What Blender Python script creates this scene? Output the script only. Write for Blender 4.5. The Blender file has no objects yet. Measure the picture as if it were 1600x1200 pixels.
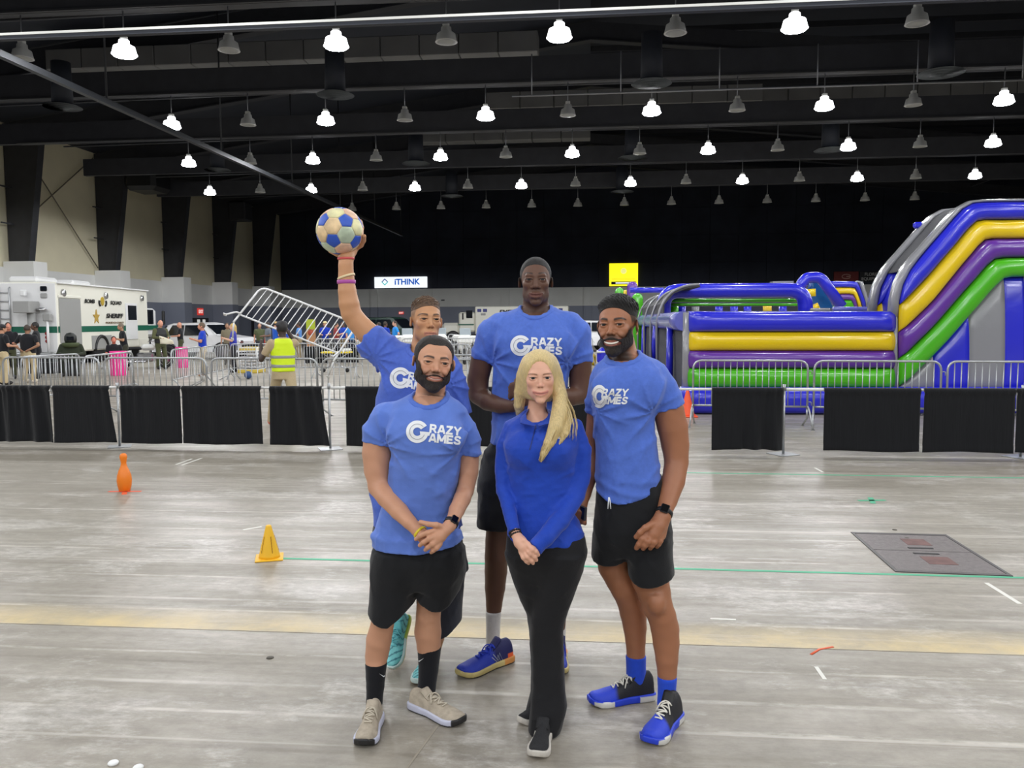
import bpy, bmesh, math, random
import numpy as np
from mathutils import Vector, Matrix
random.seed(7); rng = np.random.default_rng(7)
C = bpy.context.scene.collection
sc = bpy.context.scene
# ---------------------------------------------------------------- camera
F, PITCH, YAW, ROLL, CAMH = 1278.4, 0.07742, 0.09554, -0.005866, 1.75
_cy, _sy, _cp, _sp = math.cos(YAW), math.sin(YAW), math.cos(PITCH), math.sin(PITCH)
FW = np.array([-_sy*_cp, _cy*_cp, -_sp]); _r0 = np.array([_cy, _sy, 0.0]); _u0 = np.cross(_r0, FW)
RT = math.cos(ROLL)*_r0 + math.sin(ROLL)*_u0; UP = -math.sin(ROLL)*_r0 + math.cos(ROLL)*_u0
CAM = np.array([0, 0, CAMH])
cd = bpy.data.cameras.new('camera'); co = bpy.data.objects.new('camera', cd); C.objects.link(co)
cd.sensor_width = 36; cd.lens = F/1600*36; cd.clip_end = 300
co.matrix_world = Matrix(((RT[0], UP[0], -FW[0], 0), (RT[1], UP[1], -FW[1], 0), (RT[2], UP[2], -FW[2], CAMH), (0, 0, 0, 1)))
sc.camera = co
# ---------------------------------------------------------------- world, exposure
W = bpy.data.worlds.new('hall_air'); sc.world = W; W.use_nodes = True
W.node_tree.nodes['Background'].inputs[0].default_value = (0.80, 0.88, 1.0, 1)
W.node_tree.nodes['Background'].inputs[1].default_value = 0.13
sc.view_settings.view_transform = 'Standard'; sc.view_settings.look = 'None'
sc.view_settings.exposure = 0.0; sc.view_settings.gamma = 1.0; sc.view_settings.use_curve_mapping = False
sc.cycles.use_denoising = True
sc.cycles.max_bounces = 6
sc.cycles.caustics_reflective = False; sc.cycles.caustics_refractive = False
sc.cycles.sample_clamp_indirect = 4.0
LAMP_W = 475.0
UL = 7.4                                   # one light-grid unit in metres
LX0, LDX, LZ = -0.8785*UL, 0.38643*UL, CAMH + UL
LROWY = [2.8496*UL, 3.9095*UL, 4.8407*UL, 5.9218*UL, 6.9632*UL]
def lamp(x, y, z, w=LAMP_W, r=0.18):
    l = bpy.data.lights.new('hall_lamp', 'SPOT'); l.energy = w*1.0; l.shadow_soft_size = r
    l.color = (0.97, 0.985, 1.0); l.spot_size = math.radians(178); l.spot_blend = 0.12
    o = bpy.data.objects.new('hall_lamp', l); C.objects.link(o); o.location = (x, y, z)
    return o
LIT = {1: {-2, 0, 2, 4, 6, 8}, 2: {-3, -1, 1, 3, 5, 7, 9}, 3: {-4, -2, 0, 2, 4, 6, 8}, 4: {-5, -3, -1, 1, 3, 5, 7, 9}}
for _r, _cols in LIT.items():
    for _c in _cols: lamp(LX0 + _c*LDX, LROWY[_r-1], LZ - 0.50, LAMP_W*(1.0, 1.0, 1.4, 1.5)[_r-1])
for _r, _c in ((1, -4), (1, -6), (1, -8), (2, -7), (2, -9), (1, 10), (2, 11), (3, 10), (3, 12), (4, 11), (4, 13)): lamp(LX0 + _c*LDX, LROWY[_r-1], LZ - 0.50)  # lamp grid carried on out of view, added to brighten the walls
for _r in range(0, -5, -1):
    for _c in range(-6 + _r % 2, 11, 2): lamp(LX0 + _c*LDX, LROWY[0] - 7.62*(1-_r), LZ - 0.50)
# ---------------------------------------------------------------- pixel -> world (measuring aid: where a thing stands)
def ray(px, py): return (px-800)/F*RT - (py-600)/F*UP + FW
def at(px, py, Y):
    d = ray(px, py); return CAM + d*(Y/d[1])
def flr(px, py, z=0.0):
    d = ray(px, py); return CAM + d*((z-CAMH)/d[2])
def onx(px, py, X):
    d = ray(px, py); return CAM + d*(X/d[0])
# ---------------------------------------------------------------- materials
def lin(c):
    return tuple((v/12.92 if v <= 0.04045 else ((v+0.055)/1.055)**2.4) for v in c)
def rgb(r, g, b): return lin((r/255, g/255, b/255))
_mats = {}
def mat(name, col=(0.5, 0.5, 0.5), rough=0.6, metal=0.0, noise=0.0, nscale=20.0, bump=0.0, bscale=60.0, spec=0.5, emit=None, estr=0.0, attr=None, coat=0.0, stretch=None, sheen=0.0, subsurf=0.0, alpha=1.0):
    if name in _mats: return _mats[name]
    m = bpy.data.materials.new(name); m.use_nodes = True; _mats[name] = m
    nt = m.node_tree; N = nt.nodes; L = nt.links; b = N['Principled BSDF']
    b.inputs['Base Color'].default_value = (*col, 1); b.inputs['Roughness'].default_value = rough; b.inputs['Metallic'].default_value = metal
    b.inputs['Specular IOR Level'].default_value = spec
    if coat: b.inputs['Coat Weight'].default_value = coat; b.inputs['Coat Roughness'].default_value = 0.12
    if sheen: b.inputs['Sheen Weight'].default_value = sheen
    if subsurf:
        b.inputs['Subsurface Weight'].default_value = subsurf; b.inputs['Subsurface Radius'].default_value = (0.02, 0.008, 0.004)
        b.inputs['Subsurface Scale'].default_value = 0.3
    if alpha < 1: b.inputs['Alpha'].default_value = alpha
    tc = N.new('ShaderNodeTexCoord'); mp = N.new('ShaderNodeMapping'); L.new(tc.outputs['Object'], mp.inputs[0])
    if stretch: mp.inputs['Scale'].default_value = stretch
    base = None
    if attr:
        a = N.new('ShaderNodeAttribute'); a.attribute_name = attr; base = a.outputs['Color']
    if noise > 0:
        n = N.new('ShaderNodeTexNoise'); n.inputs['Scale'].default_value = nscale; n.inputs['Detail'].default_value = 5
        L.new(mp.outputs[0], n.inputs['Vector'])
        mr = N.new('ShaderNodeMapRange'); mr.inputs[1].default_value = 0.3; mr.inputs[2].default_value = 0.7
        mr.inputs[3].default_value = 1-noise; mr.inputs[4].default_value = 1+noise; L.new(n.outputs['Fac'], mr.inputs[0])
        mx = N.new('ShaderNodeVectorMath'); mx.operation = 'SCALE'
        if base is not None: L.new(base, mx.inputs[0])
        else: mx.inputs[0].default_value = col
        L.new(mr.outputs[0], mx.inputs['Scale']); base = mx.outputs[0]
    if base is not None: L.new(base, b.inputs['Base Color'])
    if bump > 0:
        n2 = N.new('ShaderNodeTexNoise'); n2.inputs['Scale'].default_value = bscale; n2.inputs['Detail'].default_value = 4
        L.new(mp.outputs[0], n2.inputs['Vector'])
        bp = N.new('ShaderNodeBump'); bp.inputs['Strength'].default_value = bump; bp.inputs['Distance'].default_value = 0.01
        L.new(n2.outputs['Fac'], bp.inputs['Height']); L.new(bp.outputs[0], b.inputs['Normal'])
    if emit is not None:
        b.inputs['Emission Color'].default_value = (*emit, 1); b.inputs['Emission Strength'].default_value = estr
    return m
# ---------------------------------------------------------------- objects
def link(name, me, parent=None, mats=None):
    o = bpy.data.objects.new(name, me); C.objects.link(o)
    if parent is not None: o.parent = parent
    if mats is not None and me is not None:
        for m in (mats if isinstance(mats, (list, tuple)) else [mats]): me.materials.append(m)
    return o
def tag(o, label, cat, group=None, kind=None):
    o['label'] = label; o['category'] = cat
    if group: o['group'] = group
    if kind: o['kind'] = kind
    return o
def empty(name, loc, label=None, cat=None, group=None, rz=0.0):
    o = bpy.data.objects.new(name, None); C.objects.link(o); o.location = [float(v) for v in loc]; o.rotation_euler = (0, 0, rz)
    o.empty_display_size = 0.1
    if label: tag(o, label, cat, group)
    return o
def wm(o):
    m = Matrix.LocRotScale(o.location, o.rotation_euler, o.scale)
    return wm(o.parent) @ m if o.parent is not None else m
def keep(child, parent):
    """parent a world-space mesh to a thing without moving it: the mesh is shifted into the thing's frame"""
    child.data.transform(wm(parent).inverted()); child.parent = parent
    return child
def copy_tree(o, parent=None):
    c = o.copy(); C.objects.link(c)
    if parent is not None: c.parent = parent
    for ch in list(o.children): copy_tree(ch, c)
    return c
class MB:
    """collects shapes and links them as one mesh object"""
    def __init__(s): s.v = []; s.f = []; s.sm = []; s.mi = []
    def add(s, verts, faces, smooth=False, mi=0):
        n = len(s.v); s.v += [tuple(float(c) for c in p) for p in verts]
        s.f += [tuple(i+n for i in f) for f in faces]; s.sm += [smooth]*len(faces); s.mi += [mi]*len(faces); return s
    def box(s, c, size, rz=0.0, M=None, mi=0, bev=0.0):
        hx, hy, hz = size[0]/2, size[1]/2, size[2]/2
        if bev > 0:
            b = min(bev, hx*.9, hy*.9, hz*.9); vs = []; idx = {}
            for sx in (-1, 1):
                for sy in (-1, 1):
                    for sz in (-1, 1):
                        for k in range(3):
                            p = [sx*(hx-b), sy*(hy-b), sz*(hz-b)]; p[k] = (sx*hx, sy*hy, sz*hz)[k]
                            idx[(sx, sy, sz, k)] = len(vs); vs.append(p)
            fs = []
            q = [(-1, -1), (1, -1), (1, 1), (-1, 1)]
            for sg in (-1, 1):
                fs.append([idx[(sg, a, c_, 0)] for a, c_ in q][::sg]); fs.append([idx[(c_, sg, a, 1)] for a, c_ in q][::sg]); fs.append([idx[(a, c_, sg, 2)] for a, c_ in q][::sg])
            for a in (-1, 1):
                for c_ in (-1, 1):
                    fs.append([idx[(a, c_, -1, 0)], idx[(a, c_, 1, 0)], idx[(a, c_, 1, 1)], idx[(a, c_, -1, 1)]])
                    fs.append([idx[(a, -1, c_, 0)], idx[(a, 1, c_, 0)], idx[(a, 1, c_, 2)], idx[(a, -1, c_, 2)]])
                    fs.append([idx[(-1, a, c_, 1)], idx[(1, a, c_, 1)], idx[(1, a, c_, 2)], idx[(-1, a, c_, 2)]])
            for a in (-1, 1):
                for c_ in (-1, 1):
                    for e in (-1, 1): fs.append([idx[(a, c_, e, 0)], idx[(a, c_, e, 1)], idx[(a, c_, e, 2)]])
        else:
            vs = [[x, y, z] for x in (-hx, hx) for y in (-hy, hy) for z in (-hz, hz)]
            fs = [(0, 1, 3, 2), (4, 6, 7, 5), (0, 4, 5, 1), (2, 3, 7, 6), (0, 2, 6, 4), (1, 5, 7, 3)]
        vs = np.array(vs)
        if rz:
            cz, sz_ = math.cos(rz), math.sin(rz); vs = np.stack([vs[:, 0]*cz - vs[:, 1]*sz_, vs[:, 0]*sz_ + vs[:, 1]*cz, vs[:, 2]], 1)
        if M is not None: vs = vs @ np.array(M.to_3x3()).T
        return s.add(vs + np.array(c), fs, False, mi)
    def tube(s, pts, r, n=8, closed=False, caps=True, mi=0, smooth=True):
        P = np.array(pts, float); m = len(P)
        R = np.full(m, r, float) if np.isscalar(r) else np.array(r, float)
        T = np.zeros_like(P)
        for i in range(m):
            a = P[(i-1) % m] if (closed or i > 0) else P[i]; b = P[(i+1) % m] if (closed or i < m-1) else P[i]
            T[i] = (b-a)/(np.linalg.norm(b-a)+1e-12)
        ref = np.array([0, 0, 1.0]) if abs(T[0][2]) < 0.9 else np.array([1.0, 0, 0])
        u = np.cross(T[0], ref); u /= np.linalg.norm(u); vs = []
        for i in range(m):
            u = u - T[i]*np.dot(u, T[i]); u /= np.linalg.norm(u)+1e-12; w = np.cross(T[i], u)
            for k in range(n):
                a = 2*math.pi*k/n; vs.append(P[i] + R[i]*(math.cos(a)*u + math.sin(a)*w))
        fs = []
        for i in range(m if closed else m-1):
            j = (i+1) % m
            for k in range(n): fs.append((i*n+k, i*n+(k+1) % n, j*n+(k+1) % n, j*n+k))
        s.add(vs, fs, smooth, mi)
        if caps and not closed:
            n0 = len(s.v)-m*n
            s.f += [tuple(n0+k for k in range(n))[::-1], tuple(n0+(m-1)*n+k for k in range(n))]; s.sm += [False]*2; s.mi += [mi]*2
        return s
    def lathe(s, prof, c=(0, 0, 0), n=24, mi=0, smooth=True, axis=None):
        vs = []; fs = []
        for (r, z) in prof:
            for k in range(n):
                a = 2*math.pi*k/n; vs.append((r*math.cos(a), r*math.sin(a), z))
        for i in range(len(prof)-1):
            for k in range(n): fs.append((i*n+k, i*n+(k+1) % n, (i+1)*n+(k+1) % n, (i+1)*n+k))
        if prof[0][0] > 1e-4: fs.append(tuple(range(n))[::-1])
        if prof[-1][0] > 1e-4: fs.append(tuple((len(prof)-1)*n+k for k in range(n)))
        vs = np.array(vs)
        if axis is not None:
            q = Vector((0, 0, 1)).rotation_difference(Vector(axis)).to_matrix(); vs = vs @ np.array(q).T
        return s.add(vs + np.array(c), fs, smooth, mi)
    def prism(s, poly, o, ux, uy, d, mi=0):
        """polygon in the plane (o, ux, uy) pushed along vector d"""
        o, ux, uy, d = (np.array(a, float) for a in (o, ux, uy, d)); n = len(poly)
        a = [o + p[0]*ux + p[1]*uy for p in poly]; b = [p + d for p in a]
        fs = [tuple(range(n)), tuple(range(n, 2*n))[::-1]] + [(i, i+n, (i+1) % n + n, (i+1) % n) for i in range(n)]
        return s.add(a+b, fs, False, mi)
    def mesh(s, name):
        me = bpy.data.meshes.new(name); me.from_pydata(s.v, [], s.f)
        me.polygons.foreach_set('use_smooth', s.sm); me.polygons.foreach_set('material_index', s.mi)
        me.update(); return me
    def build(s, name, m, parent=None):
        me = s.mesh(name); fixn(me); return link(name, me, parent, m)
def fixn(me):
    bm = bmesh.new(); bm.from_mesh(me); bmesh.ops.recalc_face_normals(bm, faces=bm.faces); bm.to_mesh(me); bm.free()
def arc(c, r, a0, a1, n, ux, uy):
    c, ux, uy = (np.array(q, float) for q in (c, ux, uy))
    return [c + r*(math.cos(a)*ux + math.sin(a)*uy) for a in np.linspace(a0, a1, n)]
def round_path(pts, r, n=5, closed=False):
    """polyline with rounded corners"""
    P = [np.array(p, float) for p in pts]; out = []; m = len(P)
    for i in range(m):
        if not closed and i in (0, m-1): out.append(P[i]); continue
        a, b, c = P[(i-1) % m], P[i], P[(i+1) % m]
        d1 = (a-b); d2 = (c-b); l1, l2 = np.linalg.norm(d1), np.linalg.norm(d2); q = min(r, l1*.49, l2*.49)
        p1 = b + d1/l1*q; p2 = b + d2/l2*q
        for t in np.linspace(0, 1, n): out.append((1-t)**2*p1 + 2*t*(1-t)*b + t*t*p2)
    return out
def text_mesh(body, size, bold=0.0, extrude=0.0, align='CENTER', shear=0.0, xs=1.0, spacing=1.0):
    cu = bpy.data.curves.new('lettering', 'FONT'); cu.body = body; cu.size = size; cu.offset = bold*size; cu.extrude = extrude
    cu.align_x = align; cu.align_y = 'CENTER'; cu.shear = shear; cu.space_character = spacing; cu.resolution_u = 3
    o = bpy.data.objects.new('lettering', cu); C.objects.link(o)
    dg = bpy.context.evaluated_depsgraph_get(); me = bpy.data.meshes.new_from_object(o.evaluated_get(dg))
    bpy.data.objects.remove(o); bpy.data.curves.remove(cu); me.materials.clear()
    if xs != 1.0: me.transform(Matrix.Diagonal((xs, 1, 1, 1)))
    return me
def frame_of(o, ux, uy):
    ux = Vector(ux).normalized(); uy = Vector(uy); uz = ux.cross(uy).normalized(); uy = uz.cross(ux)
    return Matrix(((ux[0], uy[0], uz[0], o[0]), (ux[1], uy[1], uz[1], o[1]), (ux[2], uy[2], uz[2], o[2]), (0, 0, 0, 1)))
def text_on(name, body, size, o, ux, uy, m, parent, bold=0.02, lift=0.006, **k):
    me = text_mesh(body, size, bold, lift/2, **k); me.transform(frame_of(o, ux, uy))
    ob = link(name, me, None, m)
    if parent is not None: keep(ob, parent)
    return ob
# ================================================================ floor
def concrete():
    m = bpy.data.materials.new('polished_concrete'); m.use_nodes = True; nt = m.node_tree; N = nt.nodes; L = nt.links; b = N['Principled BSDF']
    g = N.new('ShaderNodeNewGeometry')
    def mp(sc_, rot=0.0):
        q = N.new('ShaderNodeMapping'); q.inputs['Scale'].default_value = sc_; q.inputs['Rotation'].default_value = (0, 0, rot); L.new(g.outputs['Position'], q.inputs[0]); return q.outputs[0]
    def noise(v, s, d=5, r=.55):
        q = N.new('ShaderNodeTexNoise'); q.inputs['Scale'].default_value = s; q.inputs['Detail'].default_value = d; q.inputs['Roughness'].default_value = r; L.new(v, q.inputs['Vector']); return q.outputs['Fac']
    def rng_(v, a, b_, c, d):
        q = N.new('ShaderNodeMapRange'); L.new(v, q.inputs[0])
        for i, x in zip((1, 2, 3, 4), (a, b_, c, d)): q.inputs[i].default_value = x
        return q.outputs[0]
    def mix(f, a, b_):
        q = N.new('ShaderNodeMix'); q.data_type = 'RGBA'
        L.new(f, q.inputs[0])
        for sck, x in ((q.inputs[6], a), (q.inputs[7], b_)):
            if isinstance(x, tuple): sck.default_value = (*x, 1)
            else: L.new(x, sck)
        return q.outputs[2]
    cloud = rng_(noise(mp((1, 1, 1)), 0.55, 7, .65), .36, .64, 0, 1)
    c = mix(cloud, rgb(150, 143, 131), rgb(184, 177, 165))
    # trowel streaks along the width of the hall
    st = rng_(noise(mp((0.30, 2.6, 1)), 1.3, 8, .68), .38, .62, 0, 1)
    c = mix(rng_(st, 0, 1, 0, .7), c, rgb(138, 131, 118))
    # pale scuffed patches with a broken edge
    pa = noise(mp((0.75, 1.3, 1)), .85, 9, .74); pk = rng_(pa, .52, .585, 0, .75)
    gr = rng_(noise(mp((1.0, 2.2, 1)), 11, 6, .75), .38, .62, .15, 1)
    pm_ = N.new('ShaderNodeMath'); pm_.operation = 'MULTIPLY'; L.new(pk, pm_.inputs[0]); L.new(gr, pm_.inputs[1])
    c = mix(pm_.outputs[0], c, rgb(208, 203, 196))
    fine = rng_(noise(mp((1, 1.7, 1)), 8, 9, .78), .40, .70, 0, .55)
    c = mix(fine, c, rgb(116, 109, 98))
    # worn pale lines every ~0.6 m, broken up and slightly wandering
    def lines(scale, ph, lo, amt, nz):
        wv = N.new('ShaderNodeTexWave'); wv.wave_type = 'BANDS'; wv.bands_direction = 'Y'; wv.inputs['Scale'].default_value = scale; wv.inputs['Phase Offset'].default_value = ph
        wv.inputs['Distortion'].default_value = 0.5; wv.inputs['Detail'].default_value = 3; wv.inputs['Detail Scale'].default_value = .25; L.new(mp((1, 1, 1)), wv.inputs['Vector'])
        ml = N.new('ShaderNodeMath'); ml.operation = 'MULTIPLY'; L.new(rng_(wv.outputs['Fac'], lo, 1.0, 0, 1), ml.inputs[0]); L.new(rng_(noise(mp((.9, 2, 1)), nz, 7, .72), .42, .62, 0, amt), ml.inputs[1]); return ml.outputs[0]
    c = mix(lines(.50, .4, .991, .62, 2.6), c, rgb(216, 210, 200)); c = mix(lines(.27, 2.1, .996, .5, 1.8), c, rgb(218, 213, 204)); c = mix(lines(.39, 4.0, .994, .5, 2.7), c, rgb(112, 104, 92))
    # diagonal tyre scuffs and thin crossing scratches
    dg = rng_(noise(mp((0.10, 3.0, 1), math.radians(48)), 1.5, 5, .65), .60, .70, 0, .4)
    c = mix(dg, c, rgb(126, 119, 108))
    d2 = rng_(noise(mp((0.05, 7.0, 1), math.radians(-62)), 1.2, 3, .6), .66, .70, 0, .45)
    c = mix(d2, c, rgb(206, 200, 190))
    # yellowed strip on the far side of the construction joint, and round the hatch
    sp = N.new('ShaderNodeSeparateXYZ'); L.new(g.outputs['Position'], sp.inputs[0])
    jy = float(flr(800, 999)[1])
    yl = N.new('ShaderNodeMath'); yl.operation = 'SUBTRACT'; L.new(sp.outputs['Y'], yl.inputs[0]); yl.inputs[1].default_value = jy
    n_ = noise(mp((1, 1, 1)), 2.2, 6, .7)
    a1 = rng_(yl.outputs[0], 0.0, .015, 0, 1); a2 = rng_(yl.outputs[0], .08, .36, 1, 0)
    mm = N.new('ShaderNodeMath'); mm.operation = 'MULTIPLY'; L.new(a1, mm.inputs[0]); L.new(a2, mm.inputs[1])
    m3 = N.new('ShaderNodeMath'); m3.operation = 'MULTIPLY'; L.new(mm.outputs[0], m3.inputs[0]); L.new(rng_(n_, .3, .62, .25, 1), m3.inputs[1])
    c = mix(m3.outputs[0], c, rgb(206, 184, 134))
    L.new(c, b.inputs['Base Color'])
    rg = rng_(st, 0, 1, .30, .46); L.new(rg, b.inputs['Roughness']); b.inputs['Specular IOR Level'].default_value = .35
    bp = N.new('ShaderNodeBump'); bp.inputs['Strength'].default_value = .12; bp.inputs['Distance'].default_value = .01; L.new(fine, bp.inputs['Height']); L.new(bp.outputs[0], b.inputs['Normal'])
    return m
FLOORM = concrete()
XW, YW = -31.0, 80.5
JY = float(flr(800, 999)[1])
def slab(name, x0, x1, y0, y1, z0, z1, m, label=None):
    o = MB().box(((x0+x1)/2, (y0+y1)/2, (z0+z1)/2), (x1-x0, y1-y0, z1-z0)).build(name, m); o['kind'] = 'structure'; return o
fl = MB().box((0, (JY-30)/2, -.1), (150, JY+30-.008, .2)).box((0, (JY+95)/2, -.1), (150, 95-JY-.008, .2)).build('floor', FLOORM); fl['kind'] = 'structure'
jt = MB().box((0, JY, -.012), (150, .03, .01)).build('trim_1', mat('joint_filler', rgb(96, 84, 62), .9)); jt['kind'] = 'structure'
# short saw cut running towards the camera (seen under the group)
sq = [flr(705, 1105), flr(636, 1200)]
v = sq[1]-sq[0]; v = v/np.linalg.norm(v); nn = np.array([-v[1], v[0], 0])
sc1 = MB().prism([(0, -.005), (2.2, -.005), (2.2, .005), (0, .005)], sq[0]+np.array([0, 0, .0006]), v, nn, (0, 0, .0006)).build('trim_2', mat('saw_cut', rgb(150, 142, 128), .9)); sc1['kind'] = 'structure'
# ================================================================ walls
BLACK = mat('black_paint', rgb(40, 44, 54), .65, noise=.15, nscale=.8)
BLACK2 = mat('black_drape', rgb(46, 50, 62), .9, noise=.25, nscale=.5)
STEEL_B = mat('black_steel', rgb(48, 49, 54), .55, noise=.15, nscale=2)
BEIGE = mat('beige_panel', rgb(222, 214, 186), .7, noise=.05, nscale=.6, bump=.05, bscale=3)
WHITEP = mat('white_wall_paint', rgb(228, 228, 226), .65, noise=.04, nscale=.7)
GREYB = mat('grey_wall_paint', rgb(128, 133, 148), .6, noise=.05, nscale=.7)
GREYW = mat('light_grey_block', rgb(214, 214, 210), .7, noise=.05, nscale=.7)
slab('wall_left', XW-.3, XW, 10, YW, 0, 3.2, GREYB)
o = slab('wall_left_upper', XW-.3, XW, 10, YW, 3.2, 4.75, WHITEP); o.name = 'trim_3'
# beige metal panels of the upper left wall: one bay each, standing on the block wall
BAYS = [33.5 + 8.05*i for i in range(6)]
PANM = MB()
for i, y in enumerate(BAYS[:-1] + [BAYS[-1]]):
    y1 = min(y+8.05, YW)
    p = slab('panel', XW-.25, XW-.05, y+.02, y1-.02, 4.75, 12.6, BEIGE); p.name = 'wall_left_panel'
# corner boxes (block piers) with black tapered steel frames over them
def rafter_z(x): return 12.3 + (x-XW)*.13 if x < 0 else 12.3 + (-XW)*.13 - x*.10
for i, y in enumerate(BAYS):
    px = slab('pier', XW, -29.3, y-.55, y+.55, 0, 3.2, GREYB); px.name = 'wall_left_pier'
    px = slab('pier', XW, -29.3, y-.55, y+.55, 3.2, 5.03, WHITEP); px.name = 'wall_left_pier_top'
    mb = MB()
    for (t, yy) in ((.34, 0),):
        # tapered web + flanges, then a knee and a rising rafter
        xo = [-29.8, -28.85]
        mb.prism([(XW, 5.0), (xo[0], 5.0), (xo[1], 11.65), (-26.5, rafter_z(-26.5)-1.0), (0, rafter_z(0)-.9), (45, rafter_z(45)-.9), (45, rafter_z(45)), (0, rafter_z(0)), (XW, rafter_z(XW))], (0, y-.08, 0), (1, 0, 0), (0, 0, 1), (0, .16, 0))
        path = [(xo[0], 5.0), (xo[1], 11.65), (-26.5, rafter_z(-26.5)-1.0), (0, rafter_z(0)-.9), (45, rafter_z(45)-.9)]
        for a, b in zip(path[:-1], path[1:]):
            d = np.array([b[0]-a[0], b[1]-a[1]]); l = np.linalg.norm(d); d /= l; nrm = np.array([-d[1], d[0]])
            if nrm[0] < 0: nrm = -nrm
            mb.prism([(0, -.03), (l, -.03), (l, .03), (0, .03)], (a[0], y-.24, a[1]), (d[0], 0, d[1]), (nrm[0], 0, nrm[1]), (0, .48, 0))
    fr = mb.build('trim_4', STEEL_B); fr['kind'] = 'structure'; fr.name = 'trim_frame'
    br = MB()   # brackets on the column edge
    for z in (7.0, 8.9): br.box((XW+.5, y-.75, z), (.08, .9, .07))
    br = br.build('trim_5', STEEL_B); br['kind'] = 'structure'; br.name = 'trim_bracket'
# X bracing rods in the first full bay, thin
xb = MB()
for (a, b) in (((XW+.15, BAYS[1]+.4, 12.0), (XW+.15, BAYS[2]-.4, 5.2)), ((XW+.15, BAYS[1]+.4, 6.9), (XW+.15, BAYS[2]-.4, 12.0))): xb.tube([a, b], .035, 6)
xb = xb.build('trim_6', mat('tan_rod', rgb(120, 114, 98), .7)); xb['kind'] = 'structure'; xb.name = 'trim_brace'
# back wall: grey block below, black curtain above, shallow pilasters
slab('wall_back', XW, 75, YW, YW+.3, 0, 3.15, GREYB)
o = slab('wall_back_upper', XW, 75, YW, YW+.3, 3.15, 4.95, GREYW)
bw = MB(); nb = 40
for i in range(nb):   # dark cladding sheets over the block, butted with a shadow gap
    x0 = XW + i*2.65; bw.box((x0+1.32, YW+.1 + (.03 if i % 2 else 0), 11.5), (2.62, .12, 13.1))
for k in range(4): bw.box((20, YW+.02, 7.2+k*2.6), (106, .06, .07))
bw = bw.build('wall_back_cladding', BLACK2); bw['kind'] = 'structure'
for px in (585, 670, 790, 918, 1040):
    x = float(at(px, 465, YW)[0])
    q = slab('p', x-.36, x+.36, YW-.25, YW, 0, 4.9, GREYW); q.name = 'trim_pilaster'
    q = slab('p', x-.37, x+.37, YW-.26, YW, 0, 3.15, GREYB); q.name = 'trim_pilaster_base'
# ================================================================ ceiling
slab('ceiling', XW-.3, 75, 0, YW, 17.4, 17.6, BLACK)
q = slab('ul', XW-.5, XW-.26, 0, YW, 4.7, 17.5, BLACK); q.name = 'wall_left_backing'  # both backing slabs are added to stop world light leaking through wall gaps
q = slab('ub', XW-1.0, 75, YW+.16, YW+.5, 4.7, 17.5, BLACK); q.name = 'wall_back_backing'
ro = MB().prism([(XW-.3, 12.35), (0, 16.4), (0, 16.6), (XW-.3, 12.6)], (0, 10, 0), (1, 0, 0), (0, 0, 1), (0, 71, 0)).build('ceiling_slope', BLACK); ro['kind'] = 'structure'
slab('wall_right', 60, 60.3, 10, YW, 0, 17.4, BLACK)
def trim(name, mb, m):
    o = mb.build(name, m); o['kind'] = 'structure'; return o
DUCT = mat('black_duct', rgb(104, 104, 104), .55, noise=.15, nscale=.6)
PIPEW = mat('galvanised_pipe', rgb(150, 152, 156), .45, .6)
# purlins under the roof
pm = MB()
for y in np.arange(16, 80, 2.54): pm.box((15, y, 16.6), (92, .1, .3))
trim('trim_purlins', pm, STEEL_B)
# conduit runs that carry the lamps, one along each row
for r, y in enumerate(LROWY):
    z = LZ + .75
    trim('trim_conduit', MB().tube([(-24, y+.24, z-.1), (-8, y+.24, z+.05), (0, y+.24, z), (30, y+.24, z+.02)], .035, 6), STEEL_B)
    t = MB()
    t.box((3, y, z+.448), (62, .25, .9)); trim('trim_lamp_beam', t, STEEL_B)
    if r < 3: trim('trim_lamp_flange', MB().box((3, y, z+.03), (58, .42, .05)), mat('worn_flange', rgb(46, 47, 50), .5))
# ducts running across the hall
def duct(y, z, x0, x1, w, h):
    t = MB(); n = int((x1-x0)/1.5)
    for i in range(n): t.box((x0+(i+.5)*(x1-x0)/n, y, z), ((x1-x0)/n-.03, w, h), bev=.03)
    trim('trim_duct', t, DUCT)
duct(24.9, 12.0, -24, -3.4, 1.0, .8); duct(24.9, 12.5, -2.6, 6.5, 1.0, .8); duct(24.9, 12.9, 7.3, 19, 1.0, .8)
duct(32.6, 12.4, -22, -2, 1.0, .8); duct(40.5, 12.3, -5, 8, 1.0, .8); duct(42, 12.6, 8, 26, .9, .7); duct(48, 12.4, -10, 0, .9, .7)
# near white header rail across the view
a, b = at(-40, 61, 14.2), at(1640, -12, 14.2)
hr = MB()
for k, (dz, hh) in enumerate(((.034, .042), (-.024, .040))): hr.box(((a[0]+b[0])/2, 14.2+.03*k, (a[2]+b[2])/2+dz), (b[0]-a[0]+6, .08, hh))
hr.box(((a[0]+b[0])/2, 14.24, (a[2]+b[2])/2), (b[0]-a[0]+6, .12, .10), mi=1)
hm = hr.mesh('rail'); fixn(hm); hro = link('trim_header_rail', hm, None, [mat('white_rail', rgb(205, 205, 200), .5), BLACK]); hro['kind'] = 'structure'
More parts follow.
